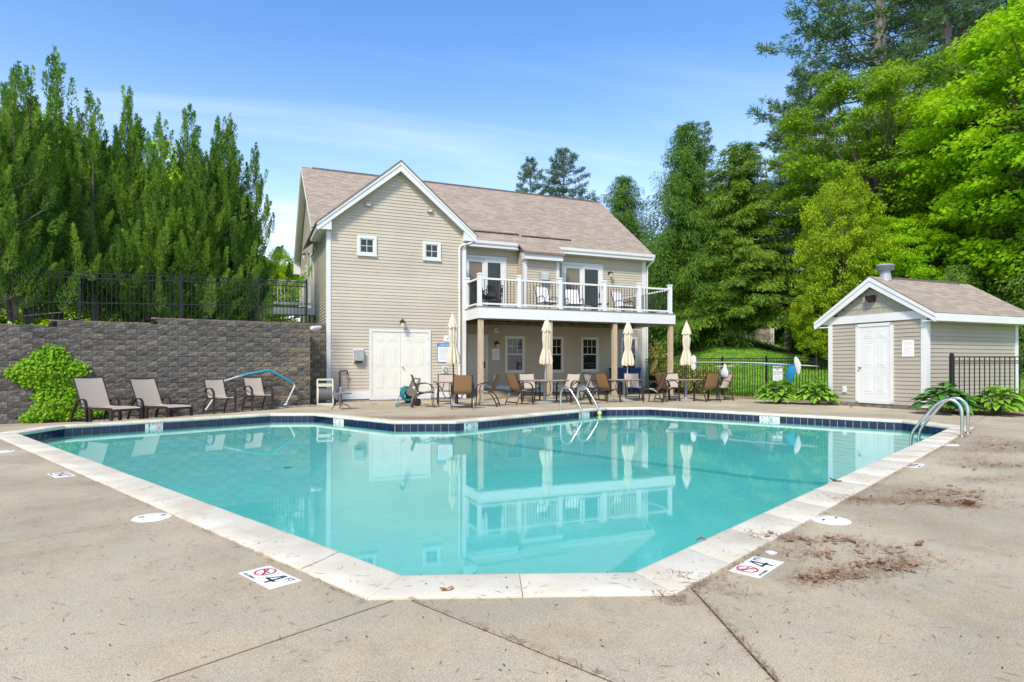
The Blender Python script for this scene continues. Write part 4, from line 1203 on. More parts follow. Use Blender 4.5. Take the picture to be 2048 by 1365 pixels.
# a white leaning gutter elbow piece at the house corner on the return wall
mb = MB(); mb.tube([(0, 0, 0), (0.16, 0.06, 0.07), (0.32, 0.30, 0.12)], [0.03, 0.07, 0.05], 8); oo_ = mb.build('white_bundle', M['bag'], None, smooth=True, label='small white wrapped bundle lying on the return wall beside the house corner', cat='bundle'); oo_.location = ww(6.95, 0.5, 2.10) + Vector((0.02, 0.0, 0.05))

# ---------------------------------------------------------------- pool shed
SH = (10.35, 15.56, 0)
shed = empty('pool_shed', SH, HA, label='small grey clapboard pool shed with a white door, gable roof and round roof vent', cat='shed')
DY, LXs = 2.79, 3.75
def sroof(y): return 3.53 - 0.635 * abs(y - DY / 2)
mb = MB(); mb.box(-0.02, LXs + 0.02, -0.02, DY + 0.02, -0.1, 0.10); mb.build('foundation', M['concrete_grey'], shed)
mb = MB(); mb.prism([(0, 0.10), (DY, 0.10), (DY, 2.42), (DY / 2, 3.30), (0, 2.42)], 'x', 0.0, LXs); sw = mb.build('wall', M['dark_backing'], shed)
ns_ = boards(sw, (0, DY, 0), (0, -1, 0), (-1, 0, 0), 0.10, 2.30, lambda z: (0.09, DY - 0.10), [(DY - 1.93, DY - 0.84, 0, 2.28)], M['shed_siding'])
boards(sw, (0, 0, 0), (1, 0, 0), (0, -1, 0), 0.10, 2.32, lambda z: (0.10, LXs - 0.10), [], M['shed_siding'])
mb = MB(); mb.box(-0.035, 0, -0.035, 0.11, 0.06, 2.30); mb.box(0, 0.11, -0.035, 0, 0.06, 2.30); mb.build('corner_board', M['white'], shed)
mb = MB(); mb.box(-0.035, 0, DY - 0.10, DY + 0.03, 0.06, 2.30); mb.build('corner_board', M['white'], shed)
mb = MB(); mb.box(LXs - 0.11, LXs + .02, -0.035, 0, 0.06, 2.30); mb.build('corner_board', M['white'], shed)
mb = MB(); mb.box(-0.05, 0, -0.20, DY + 0.20, 2.30, 2.51); mb.build('frieze_board', M['white'], shed)
# gable shakes
rsk = random.Random(9)
for r_ in range(5):
    z = 2.51 + r_ * 0.17; half = (3.42 - z) / 0.635 - 0.05
    y = DY / 2 - half
    while y < DY / 2 + half - 0.03:
        w_ = min(rsk.choice((0.12, 0.15, 0.18, 0.20)), DY / 2 + half - y)
        tops = []
        zt = z + 0.175
        def cl(yy): return min(zt, 3.36 - 0.635 * abs(yy - DY / 2))
        t0, t1 = cl(y), cl(y + w_)
        if min(t0, t1) > z + 0.015:
            mb = MB(); a, b = y + .002, y + w_ - .002; dn = -rsk.random() * 0.006
            mb.hexa([(-0.02, a, z + dn), (-0.02, b, z + dn), (0, b, z + dn), (0, a, z + dn), (-0.004, a, t0), (-0.004, b, t1), (0, b, t1), (0, a, t0)]); mb.build('shake', M['shake'], sw)
        y += w_
# roof with rakes and eaves
for sgn in (-1, 1):
    c = DY / 2; e_ = c + sgn * (DY / 2 + 0.36)
    ze = sroof(e_)
    mb = MB(); mb.hexa([(-0.20, c, 3.47), (LXs + 0.25, c, 3.47), (LXs + 0.25, e_, ze - .06), (-0.20, e_, ze - .06), (-0.20, c, 3.53), (LXs + 0.25, c, 3.53), (LXs + 0.25, e_, ze), (-0.20, e_, ze)])
    ro = mb.build('roof', M['roofbase'], shed)
    mb = MB()
    mb.hexa([(-0.19, c, 3.46 - .22), (-0.155, c, 3.46 - .22), (-0.155, e_, ze - .06 - .17), (-0.19, e_, ze - .06 - .17), (-0.19, c, 3.468), (-0.155, c, 3.468), (-0.155, e_, ze - .062), (-0.19, e_, ze - .062)])
    mb.hexa([(-0.21, c, 3.40), (-0.19, c, 3.40), (-0.19, e_, ze - .10), (-0.21, e_, ze - .10), (-0.21, c, 3.505), (-0.19, c, 3.505), (-0.19, e_, ze - .02), (-0.21, e_, ze - .02)])
    mb.build('rake_board', M['white'], shed)
    mb = MB(); mb.hexa([(-0.155, c, 3.30), (-0.051, c, 3.30), (-0.051, e_, ze - .20), (-0.155, e_, ze - .20), (-0.155, c, 3.33), (-0.051, c, 3.33), (-0.051, e_, ze - .17), (-0.155, e_, ze - .17)]); mb.build('soffit', M['white'], shed)
    mb = MB(); y0_, y1_ = sorted((e_, e_ + sgn * 0.025)); mb.box(-0.20, LXs + 0.25, y0_, y1_, ze - .20, ze - .015)
    y2_, y3_ = sorted((e_, c + sgn * DY / 2)); mb.box(-0.15, LXs + 0.2, y2_, y3_, ze - .20, ze - .17); mb.build('fascia', M['white'], shed)
    if sgn < 0: up = Vector((0, 1, 0.635)).normalized(); shingles(ro, (-0.20, e_ - 0.02, ze - 0.008), (1, 0, 0), up, LXs + 0.45, 2.08, expo=0.135, tab=0.30, count=280, seed=8)
mb = MB(); mb.prism([(DY / 2 - 0.11, 3.475), (DY / 2, 3.555), (DY / 2 + 0.11, 3.475), (DY / 2, 3.53)], 'x', 0.35, LXs - 0.3); mb.build('ridge_cap', M['roofdark'], shed)
# door
mb = MB()
for (p, q, r_, t_) in ((0.84, 0.92, 0.10, 2.26), (1.85, 1.93, 0.10, 2.26), (0.84, 1.93, 2.18, 2.26), (0.84, 1.93, 0.10, 0.14)): mb.box(-0.05, 0.01, p, q, r_, t_)
mb.build('door_frame', M['white'], shed)
dh = empty('door_leaf', (-0.03, 1.85, 0), R(-90), parent=shed)
sd = panel_door(dh, 0.003, 0.927, 0.145, 2.178, 0.0, 'white', knobside='l', knob='brass')
# a leaf mounted on an Empty would be one level too deep: move it up onto the shed
mwx = Matrix.Translation((-0.03, 1.85, 0)) @ Matrix.Rotation(R(-90), 4, 'Z')
sd.parent = shed; sd.matrix_local = mwx; bpy.data.objects.remove(dh)
# roof ventilator
mb = MB(); cvx, cvy = 0.30, 1.30
mb.lathe([(0.16, 3.40), (0.13, 3.62), (0.125, 3.70)], 20, (cvx, cvy, 0)); v = mb.build('roof_vent', M['grey_metal'], shed, smooth=True)
for i in range(4):
    q = MB(); q.lathe([(0.20, 3.70 + i * .028), (0.225, 3.708 + i * .028), (0.225, 3.714 + i * .028), (0.13, 3.722 + i * .028)], 22, (cvx, cvy, 0)); q.build('vent_ring', M['grey_metal'], v, smooth=True)
q = MB(); q.lathe([(0.23, 3.81), (0.235, 3.825), (0.21, 3.85), (0.12, 3.875), (0.005, 3.885)], 22, (cvx, cvy, 0)); q.build('vent_cap', M['grey_metal'], v, smooth=True)
# floodlight in the gable
q = MB(); q.prism([(-0.02, 2.86), (-0.02, 3.04), (-0.20, 3.00), (-0.24, 2.90)], 'y', 1.36, 1.54) if False else None
mb = MB()
mb.loft([[(-0.02, 1.34, 2.84), (-0.02, 1.52, 2.84), (-0.02, 1.52, 3.02), (-0.02, 1.34, 3.02)], [(-0.12, 1.34, 2.86), (-0.12, 1.52, 2.86), (-0.12, 1.52, 3.02), (-0.12, 1.34, 3.02)], [(-0.22, 1.35, 2.92), (-0.22, 1.51, 2.92), (-0.22, 1.51, 3.00), (-0.22, 1.35, 3.00)]])
fl_ = mb.build('floodlight', M['lampmetal'], shed)
mb = MB(); mb.cbox(-0.14, -0.021, 1.52, 1.62, 2.86, 2.98, 0.01); mb.build('sensor_box', M['grey_metal'], fl_)
mb = MB(); mb.cbox(-0.06, -0.018, 2.22, 2.33, 0.36, 0.54, 0.008); ol = mb.build('outlet_cover', M['white'], shed)
mb = MB(); mb.box(-0.068, -0.06, 2.24, 2.31, 0.44, 0.52); mb.build('cover_flap', M['pvc'], ol)
# ---------------------------------------------------------------- sling dining chairs (front = -y)
SLW = 0.24
def arc(pts, k=6):
    """catmull-rom through the points"""
    P = [Vector(p) for p in pts]; out = []
    for i in range(len(P) - 1):
        a = P[max(i - 1, 0)]; b = P[i]; c = P[i + 1]; d = P[min(i + 2, len(P) - 1)]
        for j in range(k):
            t = j / k
            out.append(0.5 * ((2 * b) + (c - a) * t + (2 * a - 5 * b + 4 * c - d) * t * t + (3 * b - a - 3 * c + d) * t ** 3))
    out.append(P[-1]); return out
def sling(pts, w, sag, nm, o):
    """fabric strip across the rails: front face light, back face brown, 8 mm thick"""
    c = arc([(0, y, z) for y, z in pts], 5); mb = MB(); nx = 6
    F = []; B = []
    for i, p in enumerate(c):
        t = (c[min(i + 1, len(c) - 1)] - c[max(i - 1, 0)]).normalized(); nn = Vector((0, -t.z, t.y))
        if nn.y > 0.02 and abs(nn.z) < 0.7: nn = -nn
        if abs(nn.z) >= 0.7 and nn.z < 0: nn = -nn
        rf = []; rb = []
        for j in range(nx + 1):
            x = -w + 2 * w * j / nx; s = sag * (1 - (x / w) ** 2)
            q = Vector((x, p.y, p.z)) - nn * s
            rf.append(q + nn * 0.004); rb.append(q - nn * 0.004)
        F.append(rf); B.append(rb)
    for i in range(len(c) - 1):
        for j in range(nx):
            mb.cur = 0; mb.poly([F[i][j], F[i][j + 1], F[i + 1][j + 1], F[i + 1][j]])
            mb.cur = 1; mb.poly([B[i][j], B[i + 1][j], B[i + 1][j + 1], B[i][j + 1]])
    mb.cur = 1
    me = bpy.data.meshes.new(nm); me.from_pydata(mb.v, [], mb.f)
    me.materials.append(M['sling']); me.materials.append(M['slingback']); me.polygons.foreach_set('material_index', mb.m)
    me.polygons.foreach_set('use_smooth', [True] * len(me.polygons))
    return link(nm, me, o)
def make_chair(label, group='sling chairs round the umbrella tables'):
    o = empty('sling_chair', (0, 0, 0), 0, label=label, cat='chair', group=group)
    back = [(0.31, 0.885), (0.265, 0.76), (0.205, 0.60), (0.155, 0.48), (0.10, 0.415)]
    seat = [(0.10, 0.415), (0.0, 0.395), (-0.12, 0.41), (-0.22, 0.425), (-0.275, 0.40)]
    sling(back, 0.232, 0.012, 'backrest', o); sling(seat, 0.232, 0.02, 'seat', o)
    for sx in (-1, 1):
        x = sx * 0.245
        m = MB(); m.tube(arc([(x, y, z) for y, z in back[:-1] + seat], 4), 0.0155, 7); m.build('seat_rail', M['bronze'], o, smooth=True)
        x = sx * 0.275
        m = MB(); pts = arc([(x, 0.215, 0.56), (x, 0.12, 0.625), (x, -0.02, 0.655), (x, -0.15, 0.635), (x, -0.245, 0.56), (x, -0.275, 0.43), (x, -0.265, 0.22), (x, -0.285, 0.0)], 5)
        # flat band: arm on top, front leg below
        rings = []
        for i, p in enumerate(pts):
            t = (pts[min(i + 1, len(pts) - 1)] - pts[max(i - 1, 0)]).normalized(); nn = Vector((0, -t.z, t.y)) * 0.010; a = Vector((0.025, 0, 0))
            rings.append([p - a - nn, p + a - nn, p + a + nn, p - a + nn])
        m.loft(rings); m.build('arm_and_front_leg', M['bronze'], o)
        m = MB(); m.tube(arc([(x, -0.02, 0.40), (x, 0.14, 0.34), (x, 0.24, 0.18), (x, 0.31, 0.0)], 4), 0.018, 7); m.tube([(x, -0.26, 0.41), (x, -0.02, 0.40)], 0.011, 6); m.build('leg', M['bronze'], o, smooth=True)
    m = MB(); m.bar((-0.275, 0.285, 0.075), (0.275, 0.285, 0.075), 0.014, 0.035); m.build('stretcher', M['bronze'], o)
    for w_, y, z in ((.275, -.02, .385), (.245, .305, .875), (.245, -.268, .395)):
        m = MB(); m.tube([(-w_, y, z), (w_, y, z)], 0.0115, 6); m.build('cross_bar', M['bronze'], o, smooth=True)
    return o
chair0 = make_chair('x'); first = [True]
def place_chair(x, y, face, label, group=None, s=1.0):
    """face: direction the sitter looks, degrees counter-clockwise from +x"""
    o = chair0 if first[0] else copy_tree(chair0); first[0] = False
    o.location = (x, y, deckz(x, y)); o.rotation_euler = (0, 0, R(face + 90)); o.scale = (s, s, s); o['label'] = label
    if group: o['group'] = group
    return o
place_chair(-2.42, 16.92, 12, 'sling chair in profile beside the teal hose reel, facing the first umbrella table')
place_chair(-1.90, 18.25, -80, 'pale sling chair behind the first umbrella table, its front to the pool')
place_chair(-1.30, 16.30, 97, 'brown sling chair with its back square to the pool before the first umbrella')
place_chair(-0.68, 17.35, 172, 'sling chair turned to the left beside the leftmost wooden balcony post')
place_chair(0.22, 18.10, 35, 'brown-backed sling chair at the left edge of the largest table, under the bare wall')
place_chair(0.55, 20.05, -75, 'pale sling chair behind the left half of the largest table, below the curtained window')
place_chair(1.82, 20.0, -130, 'pale sling chair behind the right half of the largest table, left of the buckets')
place_chair(2.02, 18.25, 178, 'sling chair in profile right of the largest table, behind the far handrail')
place_chair(2.72, 20.6, -30, 'pale sling chair leaning left beside the grey buckets')
place_chair(2.95, 19.25, 38, 'brown-backed sling chair left of the third umbrella, right of the buckets')
place_chair(4.05, 20.9, -92, 'pale sling chair in front of the blue bins behind the third umbrella table')
place_chair(4.40, 19.15, 150, 'brown-backed sling chair right of the third umbrella table, below the foam floats')
place_chair(4.98, 20.0, 18, 'brown-backed sling chair between the third and the fourth umbrella tables')
place_chair(5.45, 20.95, -85, 'pale sling chair behind the fourth umbrella table at the right balcony post')
place_chair(6.15, 19.65, 112, 'brown-backed sling chair closest to the fence, back to the pool, right of the fourth umbrella')
place_chair(6.82, 20.35, 190, 'pale sling chair carrying the white plastic bag by the fence')
place_chair(-7.40, 15.75, -38, 'pale sling chair by the block wall next to the loungers', 'sling chairs by the block wall')
place_chair(-6.72, 16.45, -42, 'pale sling chair by the block wall under the blue grab rail, beside the hose reel', 'sling chairs by the block wall')

# ---------------------------------------------------------------- chaise loungers
def make_lounger():
    o = empty('chaise_lounger', (0, 0, 0), 0)
    back = [(0.62, 0.97), (0.52, 0.78), (0.42, 0.58), (0.335, 0.40), (0.30, 0.335)]
    seat = [(0.30, 0.335), (0.1, 0.325), (-0.25, 0.335), (-0.60, 0.335), (-0.78, 0.325), (-0.82, 0.285)]
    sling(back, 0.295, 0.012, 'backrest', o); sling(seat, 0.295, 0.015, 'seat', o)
    for sx in (-1, 1):
        x = sx * 0.31
        m = MB(); m.tube(arc([(x, y, z) for y, z in back], 4), 0.015, 7); m.build('back_rail', M['bronze'], o, smooth=True)
        m = MB(); m.bar((x, 0.36, 0.31), (x, -0.80, 0.31), 0.03, 0.045); m.build('side_rail', M['bronze'], o)
        for y in (-0.79, -0.05):
            m = MB(); m.loft([[(x - .026, y - .030, 0), (x + .026, y - .030, 0), (x + .026, y + .030, 0), (x - .026, y + .030, 0)], [(x - .026, y - .034, .30), (x + .026, y - .034, .30), (x + .026, y + .034, .30), (x - .026, y + .034, .30)]]); m.build('leg', M['bronze'], o)
        xx = sx * 0.345
        m = MB(); pts = arc([(xx, 0.62, 0.0), (xx, 0.55, 0.16), (xx, 0.44, 0.36), (xx, 0.32, 0.475), (xx, 0.16, 0.50), (xx, 0.06, 0.42), (xx, 0.03, 0.22), (xx, 0.03, 0.0)], 5)
        rings = []
        for i, p in enumerate(pts):
            t = (pts[min(i + 1, len(pts) - 1)] - pts[max(i - 1, 0)]).normalized(); nn = Vector((0, -t.z, t.y)) * 0.011; a = Vector((0.028, 0, 0))
            rings.append([p - a - nn, p + a - nn, p + a + nn, p - a + nn])
        m.loft(rings); m.build('arm_hoop', M['bronze'], o)
        m = MB(); m.bar((xx, 0.60, 0.09), (xx, 0.03, 0.09), 0.015, 0.03); m.build('stretcher', M['bronze'], o)
    m = MB()
    m.tube([(-.31, 0.62, .965), (.31, 0.62, .965)], 0.014, 6); m.build('cross_bar', M['bronze'], o); m = MB(); m.tube([(-.31, -0.815, .29), (.31, -0.815, .29)], 0.016, 6); m.build('cross_bar', M['bronze'], o)
    m = MB(); m.bar((-.31, -0.80, .285), (.31, -0.80, .285), .03, .05); m.build('cross_bar', M['bronze'], o)
    m = MB(); m.tube([(-.31, .32, .32), (.31, .32, .32)], 0.014, 6); m.build('cross_bar', M['bronze'], o, smooth=False)
    m = MB(); m.tube(arc([(-.29, .45, .58), (-.28, .60, .30), (0, .62, .17), (.28, .60, .30), (.29, .45, .58)], 5), 0.011, 6); m.build('back_support', M['bronze'], o, smooth=True)
    return o
lg = make_lounger()
for i, (x, y, f, lb) in enumerate([(-8.92, 13.62, -27, 'sling chaise lounger next to the green ivy on the block wall'), (-8.50, 14.95, -27, 'sling chaise lounger between the ivy lounger and the upright wall chairs')]):
    o = lg if i == 0 else copy_tree(lg)
    tag(o, lb, 'lounger', 'chaise loungers by the block wall'); o.location = (x, y, deckz(x, y)); o.rotation_euler = (0, 0, R(f + 90))

# ---------------------------------------------------------------- tables and closed umbrellas
def round_table(x, y, r, label):
    o = empty('patio_table', (x, y, deckz(x, y)), 0, label=label, cat='table', group='round umbrella tables')
    m = MB(); m.lathe([(r - .03, 0.672), (r - 0.005, 0.674), (r - 0.005, 0.692), (0.02, 0.694)], 28); m.build('table_top', M['tabletop'], o, smooth=True)
    m = MB(); m.lathe([(r - .012, 0.660), (r + .010, 0.664), (r + .012, 0.682), (r - .006, 0.693)], 28, cap=False); m.build('rim', M['tablerim'], o, smooth=True)
    m = MB(); m.lathe([(0.045, 0.04), (0.045, 0.58), (0.06, 0.60), (0.16, 0.671)], 14); m.build('pedestal', M['grey_metal'], o, smooth=True)
    m = MB(); m.lathe([(0.30, 0.0), (0.31, 0.02), (0.28, 0.045), (0.06, 0.07), (0.05, 0.10)], 20); m.build('base', M['grey_metal'], o, smooth=True)
    for k in range(4):
        a = k * math.pi / 2 + .5; m = MB(); m.tube(arc([(0.05 * math.cos(a), 0.05 * math.sin(a), .22), (.24 * math.cos(a), .24 * math.sin(a), .25), (.33 * math.cos(a), .33 * math.sin(a), .45), (.28 * math.cos(a), .28 * math.sin(a), .665)], 4), .012, 6); m.build('brace', M['bronze'], o, smooth=True)
    return o
def umbrella(x, y, lean, label, top, bottom, pole='bronze', seed=0, w=1.0, twist=0.0, cap_h=0.36):
    o = empty('closed_umbrella', (x, y, deckz(x, y)), 0, label=label, cat='umbrella', group='closed cream umbrellas')
    rs = random.Random(seed); n = 64
    m = MB(); m.tube([(0, 0, 0.075), (lean * .5, 0, top * .5), (lean, 0, top - 0.04)], 0.021, 10); m.build('pole', M[pole], o, smooth=True)
    ph = [rs.uniform(-.3, .3) for _ in range(8)]
    def ring(z, r, depth, off=0.0, hang=0.0):
        pts = []
        for j in range(n):
            a = 2 * math.pi * j / n; k = j / n * 8
            f = abs(math.sin(math.pi * k + twist * z)) ** 0.7
            rr = r * w * (1.04 - min(.62, depth * 1.35) * (1 - f)) * (1 + 0.06 * math.sin(3 * a + seed))
            pts.append((lean * z / top + rr * math.cos(a), rr * math.sin(a), z - hang * f + 0.012 * math.sin(5 * a + seed)))
        return pts
    H = top - bottom; waist = bottom + H * 0.36
    prof = [(bottom + .00, 0.165, .38, .03), (bottom + .06, 0.185, .36, 0), (bottom + H * .14, 0.165, .38, 0), (bottom + H * .25, 0.125, .40, 0), (waist, 0.085, .25, 0), (waist + .05, 0.095, .28, 0), (bottom + H * .55, 0.118, .33, 0), (bottom + H * .75, 0.100, .30, 0), (top - cap_h + .04, 0.085, .22, 0)]
    m = MB(); m.loft([ring(z, r, d, hang=h) for z, r, d, h in prof], cap=False); m.build('canopy', M['canvas'], o, smooth=True)
    m = MB(); m.loft([ring(top - cap_h, 0.145, .22, hang=.05), ring(top - cap_h + .04, 0.125, .20), ring(top - cap_h * .45, 0.078, .15), ring(top - .05, 0.035, .05), ring(top - .01, 0.012, 0)], cap=False); m.build('vent_cap', M['canvas'], o, smooth=True)
    m = MB(); m.lathe([(0.088 * w, waist - .012), (0.094 * w, waist), (0.088 * w, waist + .012)], 18, (lean * waist / top, 0, 0), cap=False); m.build('tie_strap', M['canvas'], o, smooth=True)
    m = MB(); m.lathe([(0.014, top - .02), (0.022, top), (0.018, top + .03), (0.004, top + .045)], 10, (lean, 0, 0)); m.build('finial', M['canvas'], o, smooth=True)
    return o
round_table(-1.62, 17.30, 0.56, 'small round table under the first umbrella, nearest the double door')
round_table(1.0, 19.0, 0.74, 'largest round table, pale top, right before the curtained window')
round_table(3.58, 19.9, 0.55, 'round table under the third umbrella, before the blue bins')
round_table(5.63, 20.15, 0.55, 'round table under the umbrella standing clear of the balcony')
umbrella(-1.62, 17.30, -0.03, 'closed cream umbrella with a yellowed hem in front of the pool rules sign', 2.58, 1.20, seed=1, w=1.12)
umbrella(1.0, 19.0, 0.06, 'closed cream umbrella at the second wooden post, before the curtained window', 2.58, 1.20, seed=2, w=1.14, pole='grey_metal')
umbrella(3.68, 19.9, 0.03, 'closed cream umbrella in front of the blue bins by the third wooden post', 2.56, 1.16, seed=3, w=1.12, pole='grey_metal')
umbrella(5.63, 20.15, 0.02, 'closed cream umbrella against the lawn, right of all the wooden posts', 2.55, 1.18, seed=4, w=1.08)
# small side table
o = empty('side_table', (-4.42, 16.1, deckz(-4.4, 16.1)), 0, label='low round side table with four splayed legs before the white corner board', cat='table')
m = MB(); m.lathe([(0.24, .395), (.265, .40), (.265, .42), (.02, .424)], 22); m.build('table_top', M['tablerim'], o, smooth=True)
for k in range(4):
    a = k * math.pi / 2 + .4; c, s = math.cos(a), math.sin(a)
    m = MB(); m.tube(arc([(c * .015, s * .015, .40), (c * .02, s * .02, .17), (c * .18, s * .18, .09), (c * .25, s * .25, .0)], 5), .014, 7); m.build('leg', M['tablerim'], o, smooth=True)

# ---------------------------------------------------------------- hose reels
def wheel(m, c, r, w, n=18):
    m.loft([[(c[0] + xx, c[1] + rr * math.cos(a), c[2] + rr * math.sin(a)) for a in [2 * math.pi * j / n for j in range(n)]] for xx, rr in ((-w, r * .85), (-w, r), (w, r), (w, r * .85))])
o = empty('hose_reel', (-5.32, 17.72, deckz(-5.3, 17.7)), R(20), label='beige hose reel cart with a coil of grey hose at the house corner', cat='hose reel', group='garden hose reels')
for sx in (-.21, .21):
    m = MB(); m.tube(arc([(sx, -.16, .03), (sx, -.12, .4), (sx, .0, .74)], 4), .022, 8); m.tube([(sx, -.16, .03), (sx, .16, .03), (sx, .02, .40)], .022, 8); m.build('side_frame', M['reel_beige'], o, smooth=True)
m = MB(); m.bar((-.21, 0, .74), (.21, 0, .74), .04, .05); m.build('handle', M['reel_beige'], o)
m = MB(); m.bar((-.20, -.07, .585), (.20, -.07, .585), .03, .09); m.bar((-.21, -.16, .04), (.21, -.16, .04), .06, .07); m.build('cross_panel', M['reel_beige'], o)
m = MB()
for i in range(11):
    x = -.15 + i * .03; rr = .165 + .012 * math.sin(i * 2.1)
    m.tube([(x, rr * math.cos(a), .32 + rr * math.sin(a)) for a in [2 * math.pi * j / 16 for j in range(17)]], .0155, 6, cap=False)
m.build('hose_coil', M['grey_hose'], o, smooth=True)
m = MB(); wheel(m, (0, 0, .32), .15, .17); m.build('drum', M['black_plastic'], o)
for sx in (-.19, .19):
    m = MB(); wheel(m, (sx, 0, .32), .20, .012, 22); m.build('drum_flange', M['reel_beige'], o)
for sx in (-.27, .27):
    m = MB(); wheel(m, (sx, .10, .10), .10, .025); m.build('wheel', M['black_plastic'], o)
m = MB(); m.tube(arc([(.21, 0, .32), (.30, 0, .34), (.34, -.06, .42), (.40, -.06, .46)], 4), .012, 6); m.build('crank', M['black_plastic'], o, smooth=True)

o = empty('hose_reel', (-2.92, 17.55, deckz(-2.9, 17.5)), R(-58), label='taupe hose reel cart with a bundle of teal hose before the double door', cat='hose reel', group='garden hose reels')
for sx in (-.23, .23):
    m = MB(); m.loft([[(sx - .02, -.30, 0), (sx + .02, -.30, 0), (sx + .02, -.30, .06), (sx - .02, -.30, .06)], [(sx - .02, -.05, .0), (sx + .02, -.05, .0), (sx + .02, -.02, .09), (sx - .02, -.02, .09)], [(sx - .022, .10, .22), (sx + .022, .10, .22), (sx + .022, .02, .30), (sx - .022, .02, .30)], [(sx - .02, .20, .46), (sx + .02, .20, .46), (sx + .02, .10, .50), (sx - .02, .10, .50)], [(sx - .02, .27, .74), (sx + .02, .27, .74), (sx + .02, .21, .76), (sx - .02, .21, .76)]]); m.build('side_frame', M['reel_grey'], o)
m = MB(); m.bar((-.23, .24, .76), (.23, .24, .76), .05, .045); m.bar((-.21, .20, .60), (.21, .20, .60), .02, .10); m.bar((-.23, -.28, .03), (.23, -.28, .03), .05, .05); m.build('handle', M['reel_grey'], o)
m = MB(); wheel(m, (0, -.02, .40), .10, .20); m.build('drum', M['reel_grey'], o)
rs = random.Random(4); m = MB()
for i in range(16):
    x = -.16 + i * .021; rr = .12 + rs.random() * .05; dz = rs.uniform(-.05, .0)
    m.tube([(x + .01 * math.sin(3 * a), -.05 + rr * math.cos(a), .37 + dz + rr * 1.15 * math.sin(a)) for a in [2 * math.pi * j / 14 for j in range(15)]], .011, 6, cap=False)
m.tube(arc([(-.1, -.18, .36), (-.12, -.25, .2), (-.05, -.28, .05), (.1, -.30, .02), (.2, -.45, .012), (.5, -.5, .012)], 5), .011, 6)
m.build('hose_coil', M['teal_hose'], o, smooth=True)
for sx in (-.22, .22):
    m = MB(); wheel(m, (sx, -.02, .40), .12, .010, 20); m.build('drum_flange', M['reel_grey'], o)
for sx in (-.29, .29):
    m = MB(); wheel(m, (sx, .14, .11), .11, .03); m.build('wheel', M['black_plastic'], o)
m = MB(); m.tube(arc([(-.23, -.02, .40), (-.31, -.02, .40), (-.33, -.08, .47), (-.42, -.08, .48)], 4), .018, 6); m.build('crank', M['black_plastic'], o, smooth=True)
# small sprinkler head on the slab
m = MB(); m.lathe([(0.05, 0), (0.055, .012), (.02, .03), (.018, .06), (.03, .065), (.004, .075)], 10); m.tube([(-.11, 0, .045), (.11, 0, .055)], .018, 8)
q = m.build('hose_nozzle', M['grey_metal'], None, smooth=True, label='small grey hose nozzle lying on the concrete before the double door', cat='nozzle'); q.location = (-4.0, 17.95, deckz(-4, 17.9)); q.rotation_euler = (0, 0, .3)

# ---------------------------------------------------------------- detached grab rail leaning on the wall
o = empty('grab_rail', (-7.0, 16.6, deckz(-7, 16.6)), 0, label='bent steel grab rail with a teal foam grip leaning at the block wall', cat='rail')
org = Vector((-7.0, 16.6, deckz(-7, 16.6)))
pts = [Vector(p) for p in ((-7.86, 15.98, -0.02), (-7.62, 16.10, .42), (-7.58, 16.28, .70), (-7.30, 16.62, .83), (-6.70, 17.02, .985), (-6.60, 17.08, .975), (-6.12, 17.42, .62), (-6.08, 17.43, .56), (-6.33, 17.40, .02))]
m = MB(); m.tube([p - org for p in pts], .019, 8); m.build('tube', M['pvc'], o, smooth=True)
gp = [Vector((-7.36, 16.60, .825)), Vector((-6.70, 17.02, .985)), Vector((-6.60, 17.08, .975)), Vector((-6.13, 17.41, .63))]
m = MB(); m.tube([p - org for p in gp], .033, 9); m.build('foam_grip', M['teal_foam'], o, smooth=True)
m = MB(); m.lathe([(.05, 0), (.05, .02), (.02, .03)], 12, tuple(pts[-1] - org)); m.build('foot_flange', M['pvc'], o, smooth=True)

# ---------------------------------------------------------------- pool ladders (steel handrails)
def ladder(ps, qs_base, q_dir, label, span=0.68):
    o = empty('pool_ladder', tuple(pw(ps, qs_base, -0.012)), PA if q_dir > 0 else PA, label=label, cat='ladder', group='steel pool ladders')
    for k in range(2):
        p = span * k; d = q_dir
        pts = arc([(p, 0, 0), (p, 0, .22), (p, 0.01 * d, .42), (p, .06 * d, .535), (p, .17 * d, .585), (p, .30 * d, .53), (p, .44 * d, .36), (p, .62 * d, .10), (p, .68 * d, -.05), (p, .69 * d, -.24)], 5)
        m = MB(); m.tube(pts, .024, 12); m.build('handrail', M['steel'], o, smooth=True)
        m = MB(); m.lathe([(.055, .0), (.058, .012), (.03, .022)], 16, (p, 0, 0)); m.build('base_collar', M['steel'], o, smooth=True)
    return o
ladder(9.98, -0.35, 1, 'steel pool ladder in front of the shed with its posts among the fallen needles')
ladder(10.55, 8.10, -1, 'steel pool ladder on the far side of the pool before the largest table', span=.72)
m = MB(); m.lathe([(0.004, -.06), (.04, -.05), (.06, 0), (.04, .05), (.004, .06)], 12); q = m.build('rope_float', M['yellow_foam'], None, smooth=True, label='yellow rope float tied to the far pool ladder at the water', cat='float'); q.location = pw(11.30, 7.42, -0.10)
m = MB(); m.lathe([(.02, -.012), (.03, 0), (.02, .012)], 12, cap=False)

